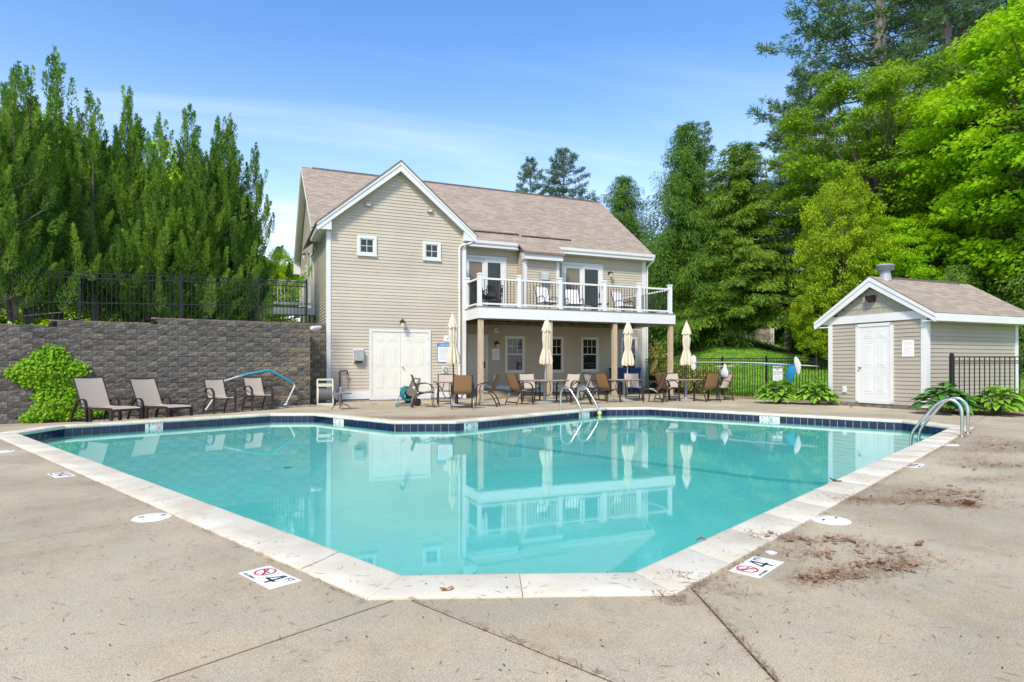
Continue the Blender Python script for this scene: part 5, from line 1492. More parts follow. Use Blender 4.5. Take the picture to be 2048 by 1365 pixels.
# ---------------------------------------------------------------- bins, buckets, floats, bag
def bin_(t, s, rz, label):
    o = empty('wheeled_bin', tuple(hw(t, s, 0.02)), HA + rz, label=label, cat='bin', group='blue wheeled bins under the balcony')
    m = MB(); m.loft([[(-a, -b, z), (a, -b, z), (a, b, z), (-a, b, z)] for a, b, z in ((.20, .22, .03), (.215, .24, .3), (.26, .30, .93), (.275, .315, .94), (.275, .315, .97))]); m.build('body', M['bin'], o)
    m = MB(); m.loft([[(-a, -b, z), (a, -b, z), (a, b, z), (-a, b, z)] for a, b, z in ((.285, .33, .975), (.285, .33, .995), (.24, .28, 1.03))]); m.build('lid', M['bin'], o)
    m = MB(); m.tube([(-.22, .34, .95), (.22, .34, .95)], .018, 8); m.build('handle', M['bin'], o)
    for sx in (-.22, .22):
        m = MB(); wheel(m, (sx, .22, .10), .10, .03); m.build('wheel', M['black_plastic'], o)
bin_(11.72, 1.55, R(4), 'blue wheeled bin under the balcony, left of its pair, beside the third wooden post')
bin_(12.34, 1.55, R(-3), 'blue wheeled bin under the balcony, next to the white house corner board')
def bucket(x, y, label):
    m = MB(); m.lathe([(.118, 0), (.122, .01), (.142, .34), (.150, .345), (.150, .365), (.140, .37), (.13, .362), (.004, .36)], 20)
    o = m.build('bucket', M['bucket'], None, smooth=True, label=label, cat='bucket', group='grey pails on the terrace'); o.location = (x, y, deckz(x, y))
    q = MB(); q.tube(arc([(-.15, 0, .33), (-.12, -.09, .22), (0, -.15, .17), (.12, -.09, .22), (.15, 0, .33)], 5), .004, 5); q.build('handle', M['steel'], o, smooth=True)
bucket(2.36, 21.2, 'grey pail under the third window, nearer the largest table'); bucket(2.68, 21.35, 'grey pail under the third window, nearer the blue bins')
def floatpad(name, pts, w, m_, label, loc, th=.05):
    mb = MB(); c = arc(pts, 5); rings = []
    for i, p in enumerate(c):
        u = i / (len(c) - 1); ww_ = w * math.sin(math.pi * (0.08 + 0.84 * u)) ** 0.6
        t = (c[min(i + 1, len(c) - 1)] - c[max(i - 1, 0)]).normalized(); nn = Vector((-t.z, 0, t.x))
        rings.append([p + Vector((0, ww_ * math.cos(a), 0)) + nn * th * math.sin(a) for a in [2 * math.pi * j / 10 for j in range(10)]])
    mb.loft(rings); o = mb.build(name, m_, None, smooth=True, label=label, cat='float', group='foam floats by the house corner'); o.location = loc; o.rotation_euler = (0, 0, HA); return o
c0 = hw(12.9, 1.15, 0)
def storage(t, s):
    # black storage box the floats rest on
    o = empty('storage_box', tuple(hw(t, s, 0.0)), HA, label='dark storage box under the foam floats at the house corner', cat='box')
    m = MB(); m.cbox(-.45, .45, -.25, .25, .0, .66, .02); m.build('body', M['black_plastic'], o)
    m = MB(); m.cbox(-.47, .47, -.27, .27, .662, .72, .015); m.build('lid', M['black_plastic'], o)
storage(13.28, 0.75)
fb = hw(13.28, 0.75, 0.72)
floatpad('foam_float', [(-.42, 0, .05), (-.15, 0, .085), (.15, 0, .12), (.48, 0, .055)], .20, M['green_foam'], 'lime green foam float lying flat on the dark storage box', fb)
floatpad('foam_float', [(-.42, 0, .14), (-.1, 0, .185), (.15, 0, .21), (.38, 0, .17)], .15, M['orange_foam'], 'orange foam float lying on top of the lime green one', fb + Vector((.02, .05, .03)), th=.035)
floatpad('foam_float', [(-.42, .16, .11), (-.30, .16, .36), (-.20, .16, .55), (-.20, .16, .66)], .17, M['yellow_foam'], 'yellow and orange foam float standing upright against the house corner', fb + Vector((.03, .14, .0)), th=.04)
# plastic bag hung over a chair back
m = MB(); rs = random.Random(2); rings = []
for z, r in ((-.20, .05), (-.17, .12), (-.08, .16), (.02, .15), (.10, .10), (.17, .05), (.22, .035), (.25, .012)):
    rings.append([(r * (1.25 + .3 * rs.random()) * math.cos(a), r * (.45 + .2 * rs.random()) * math.sin(a), z + rs.uniform(-.015, .015)) for a in [2 * math.pi * j / 14 for j in range(14)]])
m.loft(rings); q = m.build('plastic_bag', M['bag'], None, smooth=True, label='white plastic bag hung on the back of the pale chair by the fence', cat='bag'); q.location = (7.03, 20.58, 0.93)
q.rotation_euler = (0, 0, R(100))

# ---------------------------------------------------------------- nets, poles and sign on the fence
def onfence(k, off, z):
    p = FA.lerp(FB, k) - fn * off; return Vector((p.x, p.y, z))
org = onfence(.40, .08, 0)
o = empty('skimmer_pole', tuple(org), 0, label='white telescopic pole with an oval brush head hung along the fence', cat='pole')
A_ = onfence(.335, .08, 1.26) - org; B_ = onfence(.94, .08, 1.10) - org
m = MB(); m.tube(arc([A_, A_.lerp(B_, .5) + Vector((0, 0, .05)), B_], 6), .017, 8); m.build('tube', M['cream'], o, smooth=True)
m = MB(); rings = []
for s_, zz in ((.02, -.29), (.09, -.22), (.13, 0), (.09, .22), (.02, .29)):
    rings.append([A_ + Vector((s_ * math.cos(a), .03 * math.sin(a) * (s_ / .13), zz - .02)) for a in [2 * math.pi * j / 12 for j in range(12)]])
m.loft(rings); m.build('brush_head', M['pvc'], o, smooth=True)
org = onfence(.80, .12, 0)
o = empty('leaf_net', tuple(org), 0, label='pool leaf net with a blue bag on a blue pole hung on the fence', cat='net')
A_ = onfence(.47, .12, 1.10) - org; B_ = onfence(.845, .12, 1.16) - org
m = MB(); m.tube([A_, A_.lerp(B_, .25)], .014, 8); m.build('tube_end', M['cream'], o); m = MB(); m.tube([A_.lerp(B_, .25), A_.lerp(B_, .6), B_], .014, 8); m.build('tube', M['bluepole'], o, smooth=True)
f3 = Vector((fd.x, fd.y, 0)); n3 = Vector((-fn.x, -fn.y, 0))
C_ = B_ + f3 * -.10
m = MB(); rings = []
for z, r, sh in ((.10, .05, .05), (.02, .15, .02), (-.12, .19, -.02), (-.30, .15, -.05), (-.44, .08, -.05), (-.50, .01, -.05)):
    rings.append([C_ + f3 * (sh + r * math.cos(a)) + n3 * (.03 + r * .4 * math.sin(a)) + Vector((0, 0, z - .13)) for a in [2 * math.pi * j / 12 for j in range(12)]])
m.loft(rings); m.build('net_bag', M['net_blue'], o, smooth=True)
D_ = B_ + f3 * .14 + Vector((0, 0, .05))
m = MB(); rings = []
for z, r, sh in ((.20, .02, -.06), (.14, .08, -.04), (0, .12, .0), (-.15, .11, .03), (-.30, .07, .04), (-.40, .01, .05)):
    rings.append([D_ + f3 * (sh + r * math.cos(a)) + n3 * (.05 + r * .35 * math.sin(a)) + Vector((0, 0, z)) for a in [2 * math.pi * j / 12 for j in range(12)]])
m.loft(rings); m.build('net_skirt', M['net_white'], o, smooth=True)
# NO LIFEGUARD ON DUTY
sa = math.atan2(fd.y, fd.x)
c = onfence(.765, .035, .86)
o = empty('lifeguard_sign', tuple(c), sa, label='white NO LIFEGUARD ON DUTY sign wired to the picket fence', cat='sign')
m = MB(); m.cbox(-.185, .185, -.006, .006, -.25, .25, .002); pl = m.build('panel', M['paper'], o)
m = MB(); m.box(-.155, .155, -.009, -.0065, .185, .225); m.build('warning_band', M['red'], pl)
for i, (s_, sz, z) in enumerate((('WARNING', .040, .205), ('NO', .090, .13), ('LIFEGUARD', .070, .045), ('ON DUTY', .076, -.035))):
    text(pl, s_, sz, (0, -.0105 if i == 0 else -.008, z), (R(90), 0, 0), M['paper'] if i == 0 else M['ink'], bold=.0)
m = MB()
for i in range(5): m.box(-.14, .14, -.0078, -.0065, -.11 - i * .026, -.102 - i * .026)
m.build('small_print', M['greytext'], pl)
# signs on the house
def hsign(name, label, t0, t1, z0, z1, s=-0.022, cat='sign', m_='paper'):
    o = empty(name, tuple(hw((t0 + t1) / 2, s, (z0 + z1) / 2)), HA, label=label, cat=cat); w2 = (t1 - t0) / 2; h2 = (z1 - z0) / 2
    m = MB(); m.cbox(-w2, w2, -.010, .0, -h2, h2, .002); return m.build('panel', M[m_], o), w2, h2
pl, w2, h2 = hsign('pool_rules_sign', 'white POOL RULES sign with a blue heading, half hidden behind the first umbrella', 3.56, 4.18, 1.23, 1.88, m_='blue')
m = MB(); m.box(-w2 + .02, w2 - .02, -.013, -.0101, -h2 + .02, h2 - .125); m.build('rules_field', M['paper'], pl)
text(pl, 'POOL RULES', .082, (0, -.013, h2 - .065), (R(90), 0, 0), M['paper'])
m = MB(); rs = random.Random(1)
for i in range(11):
    z = h2 - .165 - i * .038; m.box(-w2 + .06, -w2 + .06 + (2 * w2 - .14) * rs.uniform(.65, 1), -.0142, -.0132, z - .006, z + .006)
m.build('small_print', M['greytext'], pl)
pl, w2, h2 = hsign('small_wall_sign', 'small square white sign with a V mark above the pool rules', 3.79, 4.01, 1.94, 2.14)
m = MB(); m.bar((-.045, -.012, .05), (0, -.012, -.05), .006, .018, (0, 1, 0)); m.bar((.045, -.012, .05), (0, -.012, -.05), .006, .018, (0, 1, 0)); m.build('v_mark', M['ink'], pl)
pl, w2, h2 = hsign('paper_notice', 'printed paper notice under the lantern beside the curtained window', 6.49, 6.79, 1.35, 1.79, SF - .022, cat='notice')
m = MB()
for i in range(9): m.box(-w2 + .04, w2 - .04 - (.06 if i % 3 == 2 else 0), -.0118, -.0102, h2 - .07 - i * .038, h2 - .062 - i * .038)
m.build('small_print', M['greytext'], pl)
o = empty('paper_notice', tuple(Vector(SH) + Vector((eh.x, eh.y, 0)) * -.020 + Vector((nh.x, nh.y, 0)) * .445 + Vector((0, 0, 1.56))), HA - R(90), label='white paper notice with faint red print beside the shed door', cat='notice')
m = MB(); m.box(-.155, .155, -.008, 0, -.21, .21); pl = m.build('panel', M['paper'], o)
m = MB()
for i in range(11): m.box(-.11, .11 - (.07 if i % 4 == 3 else 0), -.0095, -.0082, .15 - i * .03, .157 - i * .03)
m.build('small_print', M['redtext'], pl)

# ---------------------------------------------------------------- deck plaques and lids
def plaque(x, y, ang, label, with_line=True):
    o = empty('depth_plaque', (x, y, -0.012), ang, label=label, cat='plaque', group='4 FT NO DIVING deck plaques')
    m = MB(); m.cbox(-.178, .178, -.085, .085, 0.0, .004, .001); pl = m.build('plate', M['tilewhite'], o); pl.data.materials[0] = M['paper']
    z = .0048
    four = MB()
    for (xa, ya, xb, yb, wv) in ((.058, .058, .012, -.022, .012), (.006, -.022, .094, -.022, .015), (.066, .062, .066, -.062, .017)): four.bar((xa, ya, z), (xb, yb, z), wv, .0008)
    four.build('lettering', M['ink'], pl); text(pl, 'FT', .052, (.125, .045, z), (0, 0, 0), M['ink'], ext=.0005)
    text(pl, 'NO DIVING', .022, (-.09, -.070, z), (0, 0, 0), M['ink'], ext=.0005)
    rg = MB(); r0, r1 = .047, .058; cx_, cy_ = -.088, .018
    for k in range(24):
        a0 = 2 * math.pi * k / 24; a1 = 2 * math.pi * (k + 1) / 24
        rg.poly([(cx_ + r_ * math.cos(a), cy_ + r_ * math.sin(a), z + .0008) for r_, a in ((r0, a0), (r1, a0), (r1, a1), (r0, a1))])
    rg.poly([(cx_ + .050 * math.cos(a) + .006 * math.cos(b), cy_ + .050 * math.sin(a) + .006 * math.sin(b), z + .0012) for a, b in ((R(135), R(225)), (R(135), R(45)), (R(-45), R(45)), (R(-45), R(225)))])
    rg.build('no_diving_ring', M['red'], pl)
    dv = MB(); zz = z + .0004
    for (xa, ya, xb, yb, wv) in ((-.04, .012, .008, -.004, .007), (.008, -.004, .034, -.016, .004), (-.038, .014, -.012, .026, .004), (-.01, .0, .02, .012, .004)):
        dv.bar((cx_ + xa, cy_ + ya, zz), (cx_ + xb, cy_ + yb, zz), wv, .0006)
    dv.lathe([(.007, 0), (.007, .0006)], 10, (cx_ + .026, cy_ + .006, zz)); dv.build('diver_figure', M['ink'], pl)
    if with_line:
        l = MB(); l.box(-.012, -.010, -.085, .085, .0040, .0046); l.build('divider', M['ink'], pl)
plaque(-1.277, 3.281, R(-42.6), 'white 4 FT NO DIVING plaque on the left terrace, nearest the camera side')
plaque(1.358, 3.452, R(47.4), 'white 4 FT NO DIVING plaque on the right terrace beside the leaf piles', False)
plaque(-4.61, 6.37, R(-42.6), 'white depth plaque farther along the left coping, beyond the round lid')
plaque(4.50, 6.98, R(47.4), 'white depth plaque farther along the right coping among the needles')
def lid(x, y, label, r=.125):
    o = MB(); o.lathe([(r + .006, 0), (r + .006, .004), (r, .008), (r - .012, .0095), (r * .3, .011), (.002, .011)], 36)
    q = o.build('skimmer_cover', M['skimmer'], None, smooth=True, label=label, cat='lid', group='round white skimmer lids'); q.location = (x, y, -.012)
    for a in (.6, 3.5):
        s = MB(); s.box(-.016, .016, -.006, .006, .0, .0135); k = s.build('finger_slot', M['ink'], q); k.location = (.07 * math.cos(a), .07 * math.sin(a), 0); k.rotation_euler = (0, 0, a + .4)
lid(-2.64, 4.57, 'round white skimmer lid on the left terrace by the cross joint')
lid(2.30, 4.49, 'round white skimmer lid on the right terrace above the leaf piles')
lid(-6.62, 8.10, 'round white skimmer lid at the far left end of the terrace')
lid(6.17, 8.80, 'round white skimmer lid near the steel ladder on the right')
m = MB(); m.lathe([(.034, 0), (.036, .006), (.026, .007), (.024, -.004), (.002, -.004)], 20); q = m.build('pipe_ring', M['pvc'], None, smooth=True, label='small white pipe ring in the concrete above the right plaque', cat='pipe ring'); q.location = (1.54, 3.70, -.011)
q.data.materials.append(M['dryleaf'])
# ---------------------------------------------------------------- foliage
def leaves_mesh(name, C, D, Nn, L, Wd, T, m, fold=0.0):
    """many small diamond leaves: base C, direction D, normal Nn, length L, width Wd, tint T"""
    C = np.asarray(C, np.float32); D = np.asarray(D, np.float32); Nn = np.asarray(Nn, np.float32)
    D = D / (np.linalg.norm(D, axis=1, keepdims=True) + 1e-9)
    Sd = np.cross(D, Nn); Sd /= (np.linalg.norm(Sd, axis=1, keepdims=True) + 1e-9)
    L = np.broadcast_to(np.asarray(L, np.float32), (len(C),))[:, None]; Wd = np.broadcast_to(np.asarray(Wd, np.float32), (len(C),))[:, None]
    mid = C + D * L * 0.45
    up = np.cross(Sd, D)
    V = np.stack([C, mid + Sd * Wd / 2, C + D * L - up * (L * fold), mid - Sd * Wd / 2], 1).reshape(-1, 3)
    n = len(C); me = bpy.data.meshes.new(name)
    me.vertices.add(4 * n); me.vertices.foreach_set('co', V.ravel())
    me.loops.add(4 * n); me.loops.foreach_set('vertex_index', np.arange(4 * n, dtype=np.int32))
    me.polygons.add(n); me.polygons.foreach_set('loop_start', np.arange(0, 4 * n, 4, dtype=np.int32)); me.polygons.foreach_set('loop_total', np.full(n, 4, np.int32))
    at = me.attributes.new('tint', 'FLOAT', 'POINT'); at.data.foreach_set('value', np.repeat(np.clip(np.asarray(T, np.float32), 0, 1), 4))
    me.update(calc_edges=True); me.materials.append(m); return me
def unit(a): return a / (np.linalg.norm(a, axis=-1, keepdims=True) + 1e-9)

M['juniper'] = leafmat('juniper_foliage', (0.055, 0.155, 0.030), (0.29, 0.47, 0.070), 0.45, tcol=(1.3, 1.25, .5))
M['spruce_dark'] = leafmat('spruce_foliage', (0.042, 0.120, 0.016), (0.145, 0.29, 0.030), 0.34)
M['spruce_new'] = leafmat('spruce_new_growth', (0.050, 0.13, 0.018), (0.24, 0.38, 0.035), 0.32)
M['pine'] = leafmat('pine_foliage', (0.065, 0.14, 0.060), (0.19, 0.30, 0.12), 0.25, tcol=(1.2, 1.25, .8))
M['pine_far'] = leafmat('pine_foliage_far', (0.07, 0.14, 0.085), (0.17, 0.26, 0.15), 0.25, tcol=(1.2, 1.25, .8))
M['maple'] = leafmat('maple_leaf', (0.19, 0.40, 0.012), (0.46, 0.70, 0.024), 0.55)
M['oak'] = leafmat('oak_leaf', (0.10, 0.23, 0.016), (0.28, 0.46, 0.030), 0.45)
M['yellowtree'] = leafmat('yellow_green_leaf', (0.17, 0.30, 0.014), (0.43, 0.54, 0.026), 0.45)
M['hemlock'] = leafmat('hemlock_foliage', (0.09, 0.19, 0.03), (0.23, 0.37, 0.06), 0.36)
M['lime'] = leafmat('lime_leaf', (0.24, 0.42, 0.010), (0.50, 0.66, 0.018), 0.5)
M['ivy'] = leafmat('ivy_leaf', (0.085, 0.25, 0.010), (0.33, 0.56, 0.022), 0.36)
M['hosta'] = mat('hosta_leaf', (0.19, 0.38, 0.026), 0.42, objvar=0.35, var=0.15, scale=6, trans=0.25)
M['hosta_dark'] = mat('hosta_leaf_dark', (0.065, 0.21, 0.022), 0.42, objvar=0.35, var=0.15, scale=6, trans=0.22)
M['varieg'] = leafmat('variegated_leaf', (0.10, 0.16, 0.03), (0.52, 0.46, 0.15), 0.3)
M['grassblade'] = leafmat('grass_blade', (0.05, 0.14, 0.012), (0.12, 0.26, 0.02), 0.35)

def trunk_mesh(name, segs, m, n=8):
    mb = MB()
    for pts, rad in segs: mb.tube(pts, rad, n, cap=True)
    return mb.mesh(name, m, True)
def add_tree(name, crown, trunk, loc, rz=0.0, sc=(1, 1, 1), **k):
    o = empty(name, loc, rz, **k); o.scale = sc
    link('trunk', trunk, o); link('crown', crown, o); return o

def juniper(seed, H=8.0, Rr=1.15, nl=3):
    g = np.random.default_rng(seed); C = []; D = []; Nn = []; L = []; T = []; segs = []
    leaders = []
    for i in range(nl):
        a = g.uniform(0, 6.28); off = Rr * g.uniform(0.15, 0.5) if i else 0.05
        leaders.append((np.array([off * math.cos(a), off * math.sin(a)]), H * (1.0 if i == 0 else g.uniform(0.70, 0.95)), 1.0 if i == 0 else 0.7))
    for ax, h, wr in leaders:
        segs.append(([(ax[0] * .2, ax[1] * .2, 0), (ax[0] * .7, ax[1] * .7, h * .3), (ax[0], ax[1], h * .7), (ax[0] * 1.05, ax[1] * 1.05, h * .93)], [.10 * wr, .07 * wr, .028, .004]))
        npl = int(46 * wr + 12); nax = 16
        for k in range(npl + nax):
            t = (k + g.random()) / npl; t = 0.03 + 0.95 * t ** 1.05
            if k >= npl: t = .35 + .60 * (k - npl + .5) / nax
            z0 = t * h * 0.93; az = g.uniform(0, 6.28)
            reach = Rr * wr * (1 - t) ** 0.72 * 1.12 * g.uniform(0.15, 1.25) * (0.8 + 0.5 * (g.random() < .2))
            if k >= npl: reach *= .12
            pl = (0.50 + 0.85 * (1 - t) ** 0.7) * g.uniform(.75, 1.25); pr = (0.085 + 0.17 * (1 - t) ** .8) * g.uniform(.8, 1.25)
            out = np.array([math.cos(az), math.sin(az), 0]); base = np.array([ax[0], ax[1], z0]) + out * reach
            dr = unit(np.array([0, 0, 1.0]) + out * g.uniform(.15, .95) * (1.15 - t) + g.normal(0, .06, 3))
            if reach > .25 and k % 2 == 0: segs.append(([tuple(np.array([ax[0], ax[1], max(.1, z0 - reach * .6)])), tuple(base), tuple(base + dr * pl * .6)], [.022, .014, .005]))
            nlv = int(330 * (pl / 1.0) * (pr / .2)); nlv = max(nlv, 60)
            u = g.random(nlv) ** 0.8; ang = g.uniform(0, 6.28, nlv)
            prof = np.minimum(1, u * 3 + .2) * (1 - u) ** .9 * 1.15
            rad = pr * prof * np.sqrt(g.uniform(.15, 1.0, nlv)) * (1 + .35 * np.sin(ang * 3 + k))
            e_a = unit(np.cross(dr, np.array([.3, .2, 1.0]) if abs(dr[2]) < .9 else np.array([1.0, 0, 0]))); e_b = np.cross(dr, e_a)
            rv = np.outer(np.cos(ang), e_a) + np.outer(np.sin(ang), e_b)
            c = base + np.outer(u * pl, dr) + rv * rad[:, None]
            d = dr * .9 + rv * .65 + g.normal(0, .22, (nlv, 3))
            C.append(c); D.append(d); Nn.append(rv + g.normal(0, .5, (nlv, 3))); L.append(g.uniform(.06, .125, nlv)); T.append(np.clip(g.normal(.42 + .27 * g.normal(), .17, nlv), 0, 1))
    C = np.concatenate(C); L = np.concatenate(L)
    return leaves_mesh('crown', C, np.concatenate(D), np.concatenate(Nn), L, L * .30, np.concatenate(T), M['juniper']), trunk_mesh('trunk', segs, M['bark'], 6)

def spruce(seed, H=14.0, Rr=3.6, mm='spruce_dark', droop=1.0, start=.04, whorl=.36, nb=8, hang=.75, lw=.055, ll=.15, dens=1.0, prof=.62):
    g = np.random.default_rng(seed); C = []; D = []; Nn = []; L = []; T = []
    segs = [([(0, 0, -0.3), (0.03, 0, H * .5), (0, 0, H * .99)], [H * .017, H * .010, .012])]
    z = H * start
    while z < H * .985:
        t = z / H; n = max(4, int(nb * (1 - .3 * t)))
        a0 = g.uniform(0, 6.28)
        for i in range(n):
            az = a0 + 6.283 * i / n + g.normal(0, .2)
            Ln = Rr * ((1 - t) ** prof * .97 + .03) * g.uniform(.68, 1.15) * (min(1, .55 + t * 6))
            out = np.array([math.cos(az), math.sin(az), 0]); side = np.array([-out[1], out[0], 0])
            def pos(s):
                return np.array([0, 0, z]) + out * Ln * s + np.array([0, 0, 1.0]) * Ln * ((.30 * s - .62 * s * s + .22 * s ** 3) * droop + (.35 * (t > .8)) * s)
            if i % 2 == 0: segs.append(([tuple(pos(s)) for s in (0, .35, .7, 1)], [.035 * (1 - t) + .012, .022 * (1 - t) + .008, .012, .004]))
            nt = max(3, int(Ln / .19)); tb = g.normal(.45, .14)
            for j in range(nt):
                s = (j + .6) / nt; p = pos(min(1, s))
                for sd in (-1, 1):
                    tl = min(.9, .20 + .55 * (1 - s * .5) * Ln * .28) * g.uniform(.7, 1.2)
                    dr = unit(out * .55 + side * sd * .9 + np.array([0, 0, -.35 * droop]))
                    ns = int((7 + 18 * tl) * dens); u = g.random(ns)
                    hangv = g.random(ns) ** 1.2 * hang * min(1, Ln / 2.0) * droop
                    c = p + np.outer(u * tl, dr) + np.outer(hangv, [0, 0, -1.0]) + g.normal(0, .035, (ns, 3))
                    d = dr * .6 + np.outer(np.where(hangv > .08, 1.0, .25), [0, 0, -1.0]) + g.normal(0, .3, (ns, 3)) + out * .3
                    C.append(c); D.append(d); Nn.append(out * .6 + np.array([0, 0, .6]) + g.normal(0, .5, (ns, 3))); L.append(g.uniform(.7, 1.35, ns) * ll)
                    T.append(np.clip(g.normal(tb, .17, ns) + .2 * (u > .8), 0, 1))
        z += whorl * g.uniform(.8, 1.2) * (1.0 - .35 * t)
    # leader
    C = np.concatenate(C); L = np.concatenate(L)
    return leaves_mesh('crown', C, np.concatenate(D), np.concatenate(Nn), L, L * (lw / ll), np.concatenate(T), M[mm]), trunk_mesh('trunk', segs, M['bark'], 6)

def pine(seed, H=20.0, Rr=4.2, mm='pine', start=.3, whorl=1.0, nb=5, ntuft=1.0, ll=.26, up=.25, bark='bark_grey'):
    g = np.random.default_rng(seed); C = []; D = []; Nn = []; L = []; T = []
    segs = [([(0, 0, -.4), (.06, .02, H * .5), (0, 0, H)], [H * .0155, H * .010, .02])]
    z = H * start
    while z < H * .99:
        t = (z / H - start) / (1 - start); a0 = g.uniform(0, 6.28); n = nb
        for i in range(n):
            if g.random() < .10: continue
            az = a0 + 6.283 * i / n + g.normal(0, .3); env = (1 - t) ** .75 * min(1, .55 + 1.6 * t)
            Ln = Rr * (env + .06) * g.uniform(.55, 1.2); out = np.array([math.cos(az), math.sin(az), 0]); side = np.array([-out[1], out[0], 0])
            def pos(s): return np.array([0, 0, z]) + out * Ln * s + np.array([0, 0, Ln * (up * t * s + .22 * s * s - .06 * s)])
            segs.append(([tuple(pos(s)) for s in (0, .4, .75, 1)], [.05 * (1 - t) + .018, .03, .016, .006]))
            nt = max(4, int(Ln * 6.5 * ntuft)); tb = g.normal(.45, .13)
            for j in range(nt):
                s = .25 + .75 * g.random() ** .7; p = pos(s) + side * g.normal(0, .16 + .16 * Ln * (1.1 - s)) + np.array([0, 0, g.normal(.03, .07)])
                ns = 26; v = unit(g.normal(0, 1, (ns, 3)) * np.array([1, 1, .75]) + out * .6 + np.array([0, 0, .5]))
                C.append(p + v * .05 + g.normal(0, .05, (ns, 3))); D.append(v); Nn.append(g.normal(0, 1, (ns, 3))); L.append(g.uniform(.7, 1.25, ns) * ll); T.append(np.clip(g.normal(tb, .17, ns), 0, 1))
        z += whorl * g.uniform(.7, 1.3) * (1 - .45 * t)
    C = np.concatenate(C); L = np.concatenate(L)
    return leaves_mesh('crown', C, np.concatenate(D), np.concatenate(Nn), L, L * .17, np.concatenate(T), M[mm]), trunk_mesh('trunk', segs, M[bark], 7)

def decid(seed, H=12.0, Rr=4.0, zc=.58, mm='maple', ncl=190, nlv=240, ll=.17, flat=.32, csz=.75, tk=.20, lean=0.0, bark='bark', spread=.35, inner=.45):
    g = np.random.default_rng(seed); C = []; D = []; Nn = []; L = []; T = []
    rz_ = H * (1 - zc) * 1.0; cz = H * zc; segs = []
    th = max(.8, cz - rz_ * .75)
    segs.append(([(0, 0, -.3), (.05, 0, th), (lean * .5, .1, cz), (lean, 0, H * .92)], [tk, tk * .75, tk * .45, .02]))
    lump = g.normal(0, 1, (7, 3)); lump = unit(lump)
    cen = []
    for k in range(ncl):
        v = unit(g.normal(0, 1, 3)); 
        rr = (inner + (1 - inner) * g.random() ** .6) * (1 + .28 * max(np.max(lump @ v) - .72, -.3) * 2.0)
        low = 1.0 if v[2] > 0 else .95
        c = np.array([v[0] * Rr * rr + lean * (v[2] + .3), v[1] * Rr * rr, cz + v[2] * rz_ * rr * low]); cen.append((c, v, rr))
        if k % 3 == 0:
            q = np.array([lean * .4, 0, max(th * .7, min(c[2] - .15 * Rr, cz) - .2 * g.random() * H * .3)]); mid = q * .45 + c * .55 + np.array([0, 0, -.25])
            segs.append(([tuple(q), tuple(mid), tuple(c)], [tk * .32, tk * .18, .012]))
    for c, v, rr in cen:
        sz = csz * g.uniform(.65, 1.35); n = int(nlv * g.uniform(.6, 1.3) * sz / csz)
        w = unit(g.normal(0, 1, (n, 3))) * (g.random((n, 1)) ** .42)
        w[:, 2] = w[:, 2] * flat - .22 * (w[:, 0] ** 2 + w[:, 1] ** 2) * (1 if flat < .6 else .2)
        pos = c + w * sz
        out = unit(np.array([w[:, 0], w[:, 1], np.zeros(n)]).T * 1.0 + np.array([v[0], v[1], 0]) * .5 + 1e-4)
        d = out * .8 + g.normal(0, .45, (n, 3)) + np.array([0, 0, -.30]); nn = np.array([0, 0, 1.0]) + g.normal(0, spread, (n, 3)) + out * .35
        C.append(pos); D.append(d); Nn.append(nn); L.append(g.uniform(.7, 1.3, n) * ll); tb = g.normal(.45, .17); T.append(np.clip(g.normal(tb, .16, n), 0, 1))
    C = np.concatenate(C); L = np.concatenate(L)
    return leaves_mesh('crown', C, np.concatenate(D), np.concatenate(Nn), L, L * .78, np.concatenate(T), M[mm], fold=.15), trunk_mesh('trunk', segs, M[bark], 7)

# ----- juniper row on the plateau behind the retaining wall
def plz(x, y):
    d = (Vector((x, y)) - WL).dot(wd); b = (Vector((x, y)) - WL).dot(wn_)
    return 2.2 + 0.42 * sm(2.0, 9.0, b)
JV = [juniper(21, 8.0, 1.30, 3), juniper(22, 8.0, 1.30, 4), juniper(23, 8.0, 1.35, 3)]
def atx(u, y): return (u - 1024) / 1245 * y       # x of a point y metres ahead, for sizing the row
jrow = [(-11.9, 14.9, 7.6, 0, 0.2, 1.0, 'upright juniper at the far left end of the row, cut off by the frame'),
        (-12.3, 15.9, 8.0, 1, 1.3, 1.0, 'upright juniper in the left part of the row, behind the stepped wall top'),
        (-12.5, 17.0, 9.05, 2, 2.5, 1.0, 'tallest juniper, with a thin leaning top, above the ivy'),
        (-11.35, 16.9, 7.9, 0, 4.0, 1.0, 'juniper rising right of the tallest one, over the first lounger'),
        (-10.9, 17.6, 8.25, 1, 5.1, 1.0, 'juniper with two spires above the first lounger'),
        (-10.1, 17.9, 7.6, 2, 0.9, 1.0, 'shorter juniper in the middle of the row, over the second lounger'),
        (-9.65, 18.4, 8.2, 0, 2.0, 1.0, 'juniper with a forked top in the middle right of the row'),
        (-8.95, 18.9, 7.9, 1, 3.3, 1.0, 'slim juniper above the two upright wall chairs'),
        (-8.72, 19.2, 8.15, 2, 4.4, 1.0, 'juniper second from the house, with a tall pointed top'),
        (-8.0, 19.55, 7.3, 0, 5.6, 1.0, 'juniper nearest the house, leaning out at its right side'),
        (-11.9, 20.4, 8.0, 2, 5.9, 1.05, 'juniper in the second row behind the middle spires')]
for (x, y, top, vi, rz, wsc, lb) in jrow:
    z = plz(x, y); s = (top + 0.9 - z) / 8.0
    cr, tr = JV[vi]
    add_tree('juniper_tree', cr, tr, (x, y, z), rz, (s * .92 * wsc, s * .92 * wsc, s), label=lb, cat='tree', group='upright junipers behind the retaining wall')

